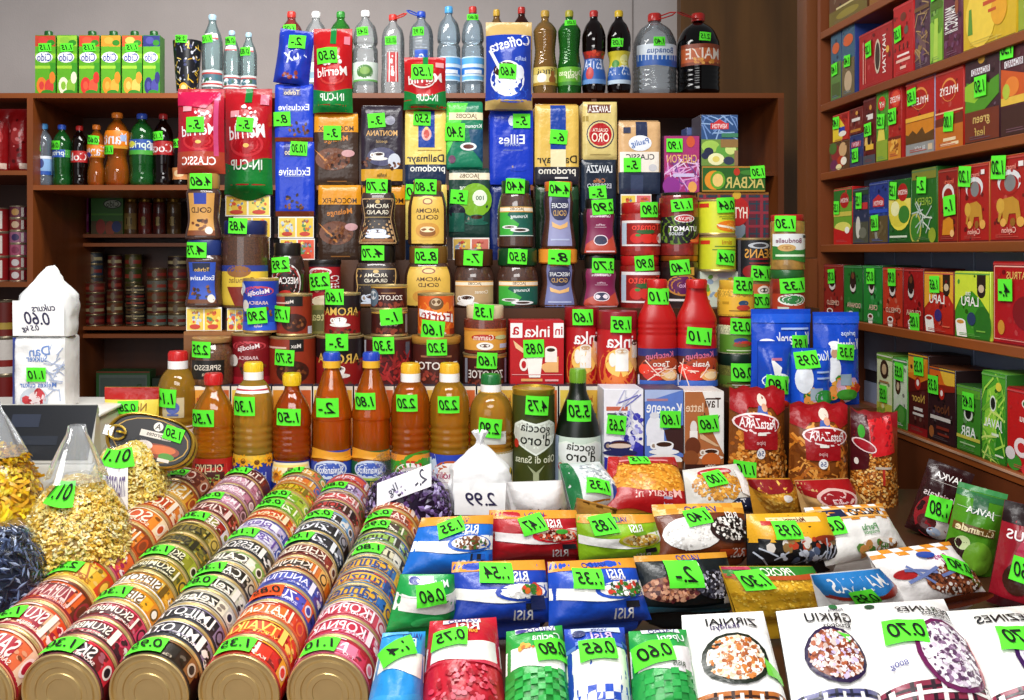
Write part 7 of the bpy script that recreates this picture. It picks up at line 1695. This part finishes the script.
def clear_bag(name, pc, d, w, ln, ht, n, shape, cols, core, wh, cat, tags=(), neck=None, yaw=0.0, strip=None, seed=1, wrap='f4f6f8', pw=.7):
    """transparent bag full of loose goods, lying on the counter, with a gathered neck"""
    base = at(pc[0], pc[1], d)
    base.z = tin_axis_z(d) - .0505
    if d > 1.72:
        base.z = H - .499
    root = empty(name, base, (0, 0, yaw))
    tag(root, wh, cat, 'loose goods in clear bags')
    rng = random.Random(seed)

    def P(a, b, k=1.0):
        th = a * 2 * PI
        ph = b * PI / 2
        c = math.cos(ph) ** pw
        x, y = math.cos(th) * c, math.sin(th) * c
        z = math.sin(ph) ** .8
        g = 1 + .07 * noise.noise(Vector((x * 2 + seed, y * 2, z * 2)))
        lean = (neck[0] if neck else 0, neck[1] if neck else 0)
        return Vector((x * w * g * k + lean[0] * z * z * .4, y * ln * g * k + lean[1] * z * z * .4, z * ht * g * k))

    def PN(a, b):
        b = min(.96, b ** 1.1 * .98)
        p = P(a, b, .96)
        e = .01
        nrm = (P(a + e, b) - p * 1.0).cross(P(a, min(1, b + e)) - p)
        nrm = Vector((p.x / w ** 2, p.y / ln ** 2, max(p.z, .005) / ht ** 2))
        return p, nrm
    mb = MB()
    mb.grid(lambda a, b: P(a, b, .93), 28, 10, mat(core, 'pasta'), True, True)
    heap_pieces(mb, PN, n, shape, cols, rng)
    g = mb.build({'curl': 'macaroni', 'spiral': 'spiral_pasta', 'ribbon': 'noodles', 'seed': 'seeds'}[shape], root)
    g['kind'] = 'stuff'
    mb = MB()

    def Wf(a, b):
        p = P(a, min(b * 1.0, 1), 1.03)
        q = .004 * noise.noise(Vector((p.x * 40, p.y * 40, p.z * 40 + seed)))
        return p + Vector((q, q, q))
    mb.grid(Wf, 36, 12, mat(wrap, 'wrap'), True, True)
    if neck:
        top = P(0, 1, 1.03)
        nk = Vector((neck[0], neck[1], neck[2]))
        rings = []
        for k in range(7):                                # the gathered neck: a pleated cone of film
            q = k / 6
            rr = .034 * (1 - q) ** .8 + .005 + (.006 if k == 6 else 0)
            rings.append([top + nk * (q * 1.25 - .18) + Vector((math.cos(a_) * rr * (1 + .22 * (i_ % 2)), math.sin(a_) * rr * (1 + .22 * (i_ % 2)), 0))
                          for i_, a_ in enumerate([i2 * 2 * PI / 16 for i2 in range(16)])])
        mb.add([v for r_ in rings for v in r_], [(k * 16 + i_, k * 16 + (i_ + 1) % 16, k * 16 + 16 + (i_ + 1) % 16, k * 16 + 16 + i_) for k in range(6) for i_ in range(16)], mat(wrap, 'clear'), True)
    mb.build('bag_film', root)
    if strip:
        S = Surf(lambda u, v, o: tuple(P(.75 + u * .05, .15 + v * .55, 1.05 + o * 6)), .05, .1)
        mb = MB()
        p_rect(mb, S, -1, 0, 1, 1, mat('f0efec', 'paper'), 0)
        draw(mb, S, 'T makaroni 0 .5 .3 6a5a8a 1.6;E .3 .2 .3 .1 c8b8c8;E -.2 .75 .3 .08 c0b8d0', 'paper', .0008)
        mb.build('paper_strip', root)
    for t in tags:
        a, b = t[1], t[2]
        S = Surf(lambda u, v, o: tuple(P(a - u * .09, b + (v - .5) * .28, 1.05 + o * 14)), .026, .05)
        price(S, 0, .5, t[0], root, (.044, .034), t[3], .0008)
    return root


YL = ('f8dc68', 'f0cc50', 'fce890', 'e4bc48', 'fdf0b0')
clear_bag('pasta_bag', (128, 522), 1.66, .076, .080, .185, 2000, 'curl', YL, 'e0bc58', 'clear bag of yellow macaroni curls below the oval tin', 'bag', [('1.10', .75, .62, -.05)], strip=True, seed=3)
clear_bag('pasta_bag', (76, 592), 1.44, .088, .110, .195, 3200, 'spiral', ('f4d060', 'e8c048', 'f8e080', 'dcae38', 'fcecb0'), 'dcb048', 'clear bag of yellow spiral pasta tied to a white point', 'bag', [('1.10', .735, .66, .1)], neck=(-.01, .03, .06), seed=5, pw=1.15)
clear_bag('noodle_bag', (-2, 560), 1.53, .075, .090, .205, 900, 'ribbon', ('fad820', 'f0c818', 'fae040', 'e8b414', 'f0b028'), 'e0b018', 'clear bag of bright yellow noodle ribbons at the left edge', 'bag', neck=(-.03, .05, .06), seed=8)
clear_bag('seed_bag', (-2, 622), 1.32, .070, .070, .165, 1500, 'seed', ('2a3450', '5a6a90', '14182a', 'a8b4d0', '3a4668', '1c2236'), '1c2238', 'clear bag of dark striped seeds at the left edge', 'bag', [('1.90', .70, .62, -.25)], seed=12)

# kitchen-style shop scales
sc = empty('weighing_scale', at(52, 470, 1.78))
sc.location.z = H - .399
tag(sc, 'pale grey shop scale with a dark display under the sugar bags', 'scale')
gw, gd = mat('c8c6c0', 'plastic'), mat('b4b2ac', 'plastic')
mb = MB()
pts = [(-.15, 0), (.17, 0), (.165, .03), (.15, .065), (-.14, .075)]
mb.box(-.16, .105, -.065, .16, -.099, .098, gw, .012, 3)
mb.box(-.165, .12, -.118, -.06, -.099, .03, gw, .008, 2)
mb.build('housing', sc)
mb = MB()
mb.add([(-.15, -.115, .030), (.115, -.115, .030), (.105, -.058, .125), (-.145, -.058, .125), (-.15, -.06, .0), (.115, -.06, .0), (.105, -.05, .115), (-.145, -.05, .115)],
       [(0, 1, 2, 3), (4, 7, 6, 5), (0, 4, 5, 1), (1, 5, 6, 2), (2, 6, 7, 3), (3, 7, 4, 0)], gd)
mb.build('front_panel', sc)
mb = MB()
q = lambda u, v, o: (-.0175 + u * .128, -.115 + v * .057 - o * .86, .030 + v * .095 + o * .5)
SP = Surf(q, .128, .11)
p_rect(mb, SP, -.99, .05, .97, .98, mat('16181e', 'plastic'), .001)
draw(mb, SP, 'R -.85 .6 -.3 .82 2a3040;R -.2 .6 .2 .82 2a3040;R -.8 .3 -.3 .45 232833;R -.1 .3 .5 .45 232833', 'plastic', .0016)
mb.build('display', sc)
mb = MB()
mb.box(-.165, .11, -.055, .15, .1005, .107, mat('d8d6d0', 'plastic'), .003, 2)
mb.build('platform', sc)
# long white case beside the scale
mb = MB()
mb.add([(-.06, -.05, 0), (.085, -.05, 0), (.085, .10, 0), (-.06, .10, 0), (-.06, -.05, .055), (.085, -.05, .075), (.085, .10, .10), (-.06, .10, .085)],
       [(3, 2, 1, 0), (4, 5, 6, 7), (0, 1, 5, 4), (1, 2, 6, 5), (2, 3, 7, 6), (3, 0, 4, 7)], mat('bdb9b2', 'plastic'))
o = mb.build('storage_case', None, None)
o.location = at(118, 470, 1.78)
o.location.z = H - .4985
tag(o, 'plain pale grey case between the scale and the oval tin', 'case')

# sugar: paper bag with a tied plastic bag resting on it
zs = sc.location.z + .1075
d_ = 1.80
loc, w, h = frame(21, 72, 335, 406, d_)
loc.z = zs
mb = MB()
sd = 4.2


def sug(u, v, o):
    n = noise.noise(Vector((u * 3, v * 7, sd)))
    b = .010 * (max(0, 1 - abs(u) ** 6) * max(0, 1 - abs(2 * v - 1) ** 8)) ** .5
    return (u * w / 2 + .002 * n, -.035 - b - .003 * n - o, v * h)


mb.grid(lambda a, b: sug(a * 2 - 1, b, 0), 16, 18, mat('f0efee', 'film'))
mb.box(-w / 2, w / 2, -.0355, .045, 0, h, mat('ecebea', 'film'), .006, 2)
S = Surf(sug, w / 2, h)
draw(mb, S, 'T Dan .1 .82 .1 6a8ac8 .8 .1;T Sukker .0 .72 .07 6a8ac8 .8;T Melkes_cukur .05 .36 .06 5a7ac0 1.4;E -.1 .16 .55 .16 c8d0d8;S -.1 .15 .45 .12 24 .008 a8242c,c83a40,e8d8d8,8a1820;P .4 .2 .95 .9 24 .01 .0008 a8b4d0;R -1 0 -.86 1 3a4a9a', 'paper', .0006)
o = mb.build('sugar_bag', None, loc)
tag(o, 'white paper sugar bag with red berries printed, standing on the scale', 'bag')
price(S, .0, .50, '1.10', o, (.036, .026))

loc2, w2, h2 = frame(19, 76, 266, 335, d_)
loc2.z = zs + h + .001
mb = MB()


def pbag(a, b):
    th = a * 2 * PI
    if b < .55:
        k = .93 + .06 * math.sin(b / .55 * PI)
    else:
        k = .93 * (1 - ((b - .55) / .45) ** 1.0) + .05
    sx = math.copysign(abs(math.cos(th)) ** .55, math.cos(th))
    sy = math.copysign(abs(math.sin(th)) ** .55, math.sin(th))
    off = .004 * b
    n = .005 * noise.noise(Vector((math.cos(th) * 3, math.sin(th) * 3, b * 6 + 2))) * (.3 + b)
    return (sx * (w2 / 2) * k + off + n, sy * .038 * k + n, b * h2 + n * .5)


mb.grid(pbag, 40, 24, mat('eceded', 'film'), True, True)
S = Surf(lambda u, v, o: (u * w2 / 2 * .9, -.0415 - o - .002 * math.sin(v * PI), v * h2), w2 / 2 * .9, h2)
mb2 = mb
p_rect(mb2, S, -.98, .02, .98, .52, mat('f6f5f4', 'paper'), .0002)
draw(mb2, S, 'T cukurs .2 .42 .10 2a2448 .9 .05 h;T 0.60 -.05 .27 .18 2a2448 1.0 -.05 h;T 0.5_kg -.3 .12 .1 2a2448 .9 .05 h', 'paper', .0008)
o = mb.build('sugar_bag', None, loc2)
tag(o, 'tied white plastic sugar bag with handwriting, resting on the paper one', 'bag')

# small bags in the middle: purple beans, tied white sack, white paper packet
c = at(408, 512, 1.64)
c.z = zb_(1.64) + .001
root = empty('bean_bag', c)
tag(root, 'clear bag of purple beans with a slanted white paper strip', 'bag', 'loose goods in clear bags')
rng = random.Random(21)


def pb(a, b, k=1):
    th, ph = a * 2 * PI, b * PI / 2
    cc = math.cos(ph) ** .7
    return Vector((math.cos(th) * cc * .076 * k, math.sin(th) * cc * .042 * k, math.sin(ph) ** .8 * .078 * k))


mb = MB()
mb.grid(lambda a, b: pb(a, b, .93), 24, 8, mat('24142a', 'plastic'), True, True)
for _ in range(520):
    a, b = rng.random(), rng.random() ** 1.1 * .95
    p = pb(a, b, .96)
    nr = Vector((p.x / .076 ** 2, p.y / .042 ** 2, p.z / .078 ** 2 + .1)).normalized()
    t = nr.orthogonal()
    t.rotate(Matrix.Rotation(rng.random() * 6.28, 3, nr))
    bb = nr.cross(t)
    m = mat(rng.choice(('3a2048', '5a3a70', '8a70a8', '2a1434', 'b8a8d0')), 'plastic')
    mb.add([p - t * .006, p + bb * .0035, p + t * .006, p - bb * .0035, p + nr * .003], [(0, 1, 4), (1, 2, 4), (2, 3, 4), (3, 0, 4)], m, True)
g = mb.build('beans', root)
g['kind'] = 'stuff'
mb = MB()
mb.grid(lambda a, b: pb(a, b, 1.06) + Vector((0, 0, .003)) * noise.noise(pb(a, b) * 50), 32, 10, mat('f2f2f6', 'wrap'), True, True)
for i in range(6):
    mb.tube([(-.035, 0, .07), (-.055 + i * .006, .01, .10 + .006 * (i % 3))], .008, mat('f2f2f6', 'wrap'), 6)
mb.build('bag_film', root)
mb = MB()
S = Surf(lambda u, v, o: (u * .046 - .006, -.040 - o + .020 * v - .0, .040 + .055 * v + u * .017), .046, .032)
p_rect(mb, S, -1, .1, 1, .75, mat('f2f0f0', 'paper'), 0)
draw(mb, S, 'T 2.- .6 .45 .45 2a2440 .5 .3 h;T 1kg -.4 .38 .35 2a2440 .5 .3 h', 'paper', .0006)
mb.build('paper_strip', root)

c = at(480, 514, 1.665)
c.z = zb_(1.665) + .001
mb = MB()


def sack(a, b):
    th = a * 2 * PI
    if b < .58:
        k = .88 + .14 * math.sin(b / .58 * PI * .8)
    else:
        k = 1.0 * max(0, 1 - (b - .58) / .36) ** .8 * .94 + .09
    n = .006 * noise.noise(Vector((math.cos(th) * 3, math.sin(th) * 3, b * 5 + 7)))
    sx = math.copysign(abs(math.cos(th)) ** .7, math.cos(th))
    return (sx * .054 * k + n, math.sin(th) * .034 * k + n, b * .125)


mb.grid(sack, 36, 26, mat('f0f0f0', 'film'), True, True)
for i in range(6):
    an = i * PI / 3
    mb.tube([(0, 0, .118), (.004 * math.cos(an), .004 * math.sin(an), .130), (.012 * math.cos(an), .008 * math.sin(an), .142)], .004, mat('eeeff2', 'film'), 6)
S = Surf(lambda u, v, o: (u * .046, -.0345 - o - .002 * math.sin(v * 3), .004 + v * .055), .046, .055)
p_rect(mb, S, -1, 0, 1, 1, mat('f8f7f6', 'paper'), .0006)
draw(mb, S, 'T 2.99 0 .5 .42 2a2448 1.4 0 h', 'paper', .0012)
o = mb.build('tied_sack', None, c)
tag(o, 'tied white plastic sack with 2.99 written on its front', 'bag')

pk = lying_bag('paper_packet', (508, 482, 560, 480, 566, 510, 507, 514), .034, 'f0efee', 'R -.98 .1 .98 .9 f6f5f4;T 60 -.1 .5 .3 2a2448 .6 .1 h;T 2. .65 .38 .3 2a2448 .3 0 h', 'white folded paper packet with handwritten price beside the tied sack', GR, cat='bag')
# ------------------------------------------------------------------ light, camera, view
def area(name, loc, rot, sx, sy, e, col=(1, 1, 1)):
    l = bpy.data.lights.new(name, 'AREA')
    l.shape = 'RECTANGLE'
    l.size, l.size_y, l.energy, l.color = sx, sy, e, col
    o = bpy.data.objects.new(name, l)
    COL.objects.link(o)
    o.location, o.rotation_euler = loc, rot
    return o


area('assumed_ceiling_lamp', (-.15, .80, 2.75), (math.radians(22), 0, 0), 1.5, .4, 40, (1, .985, .96))  # unseen lamp, assumed above the front of the counter
area('assumed_ceiling_lamp', (-.2, -.35, 2.6), (math.radians(48), 0, 0), 1.5, .4, 24, (1, .985, .96))  # assumed lamp, out of view, for the frontal light on the goods
area('added_front_fill', (-1.3, -1.6, 1.75), (math.radians(84), 0, math.radians(-24)), 2.2, 1.5, 25, (.97, .985, 1))  # unseen fill light, added to reach the tile panel between the shelves
area('assumed_ceiling_lamp', (-.6, 3.0, 3.05), (math.radians(12), 0, 0), 1.4, .4, 40, (1, .98, .95))  # assumed lamp, out of view, brightens the grey back wall
w = bpy.data.worlds.new('ambient_fill')  # even ambient fill, assumed from all sides
scene.world = w
w.use_nodes = True
bg = w.node_tree.nodes['Background']
bg.inputs['Color'].default_value = (.93, .96, 1, 1)
bg.inputs['Strength'].default_value = .22

cam = bpy.data.cameras.new('camera')
co = bpy.data.objects.new('camera', cam)
COL.objects.link(co)
co.location = (0, 0, H)
co.rotation_euler = (PI / 2, 0, 0)
cam.sensor_fit = 'HORIZONTAL'
cam.sensor_width = 36
cam.lens = F / 1024 * 36
cam.shift_x = (512 - CX) / 1024
cam.shift_y = -(350 - CY) / 1024
cam.clip_start = .05
scene.camera = co
scene.cycles.transparent_max_bounces = 24
scene.cycles.max_bounces = 8
vs = scene.view_settings
scene.display_settings.display_device = 'sRGB'
vs.view_transform = 'Standard'
vs.look = 'None'
vs.gamma = 1
vs.use_curve_mapping = False
vs.exposure = 0.0
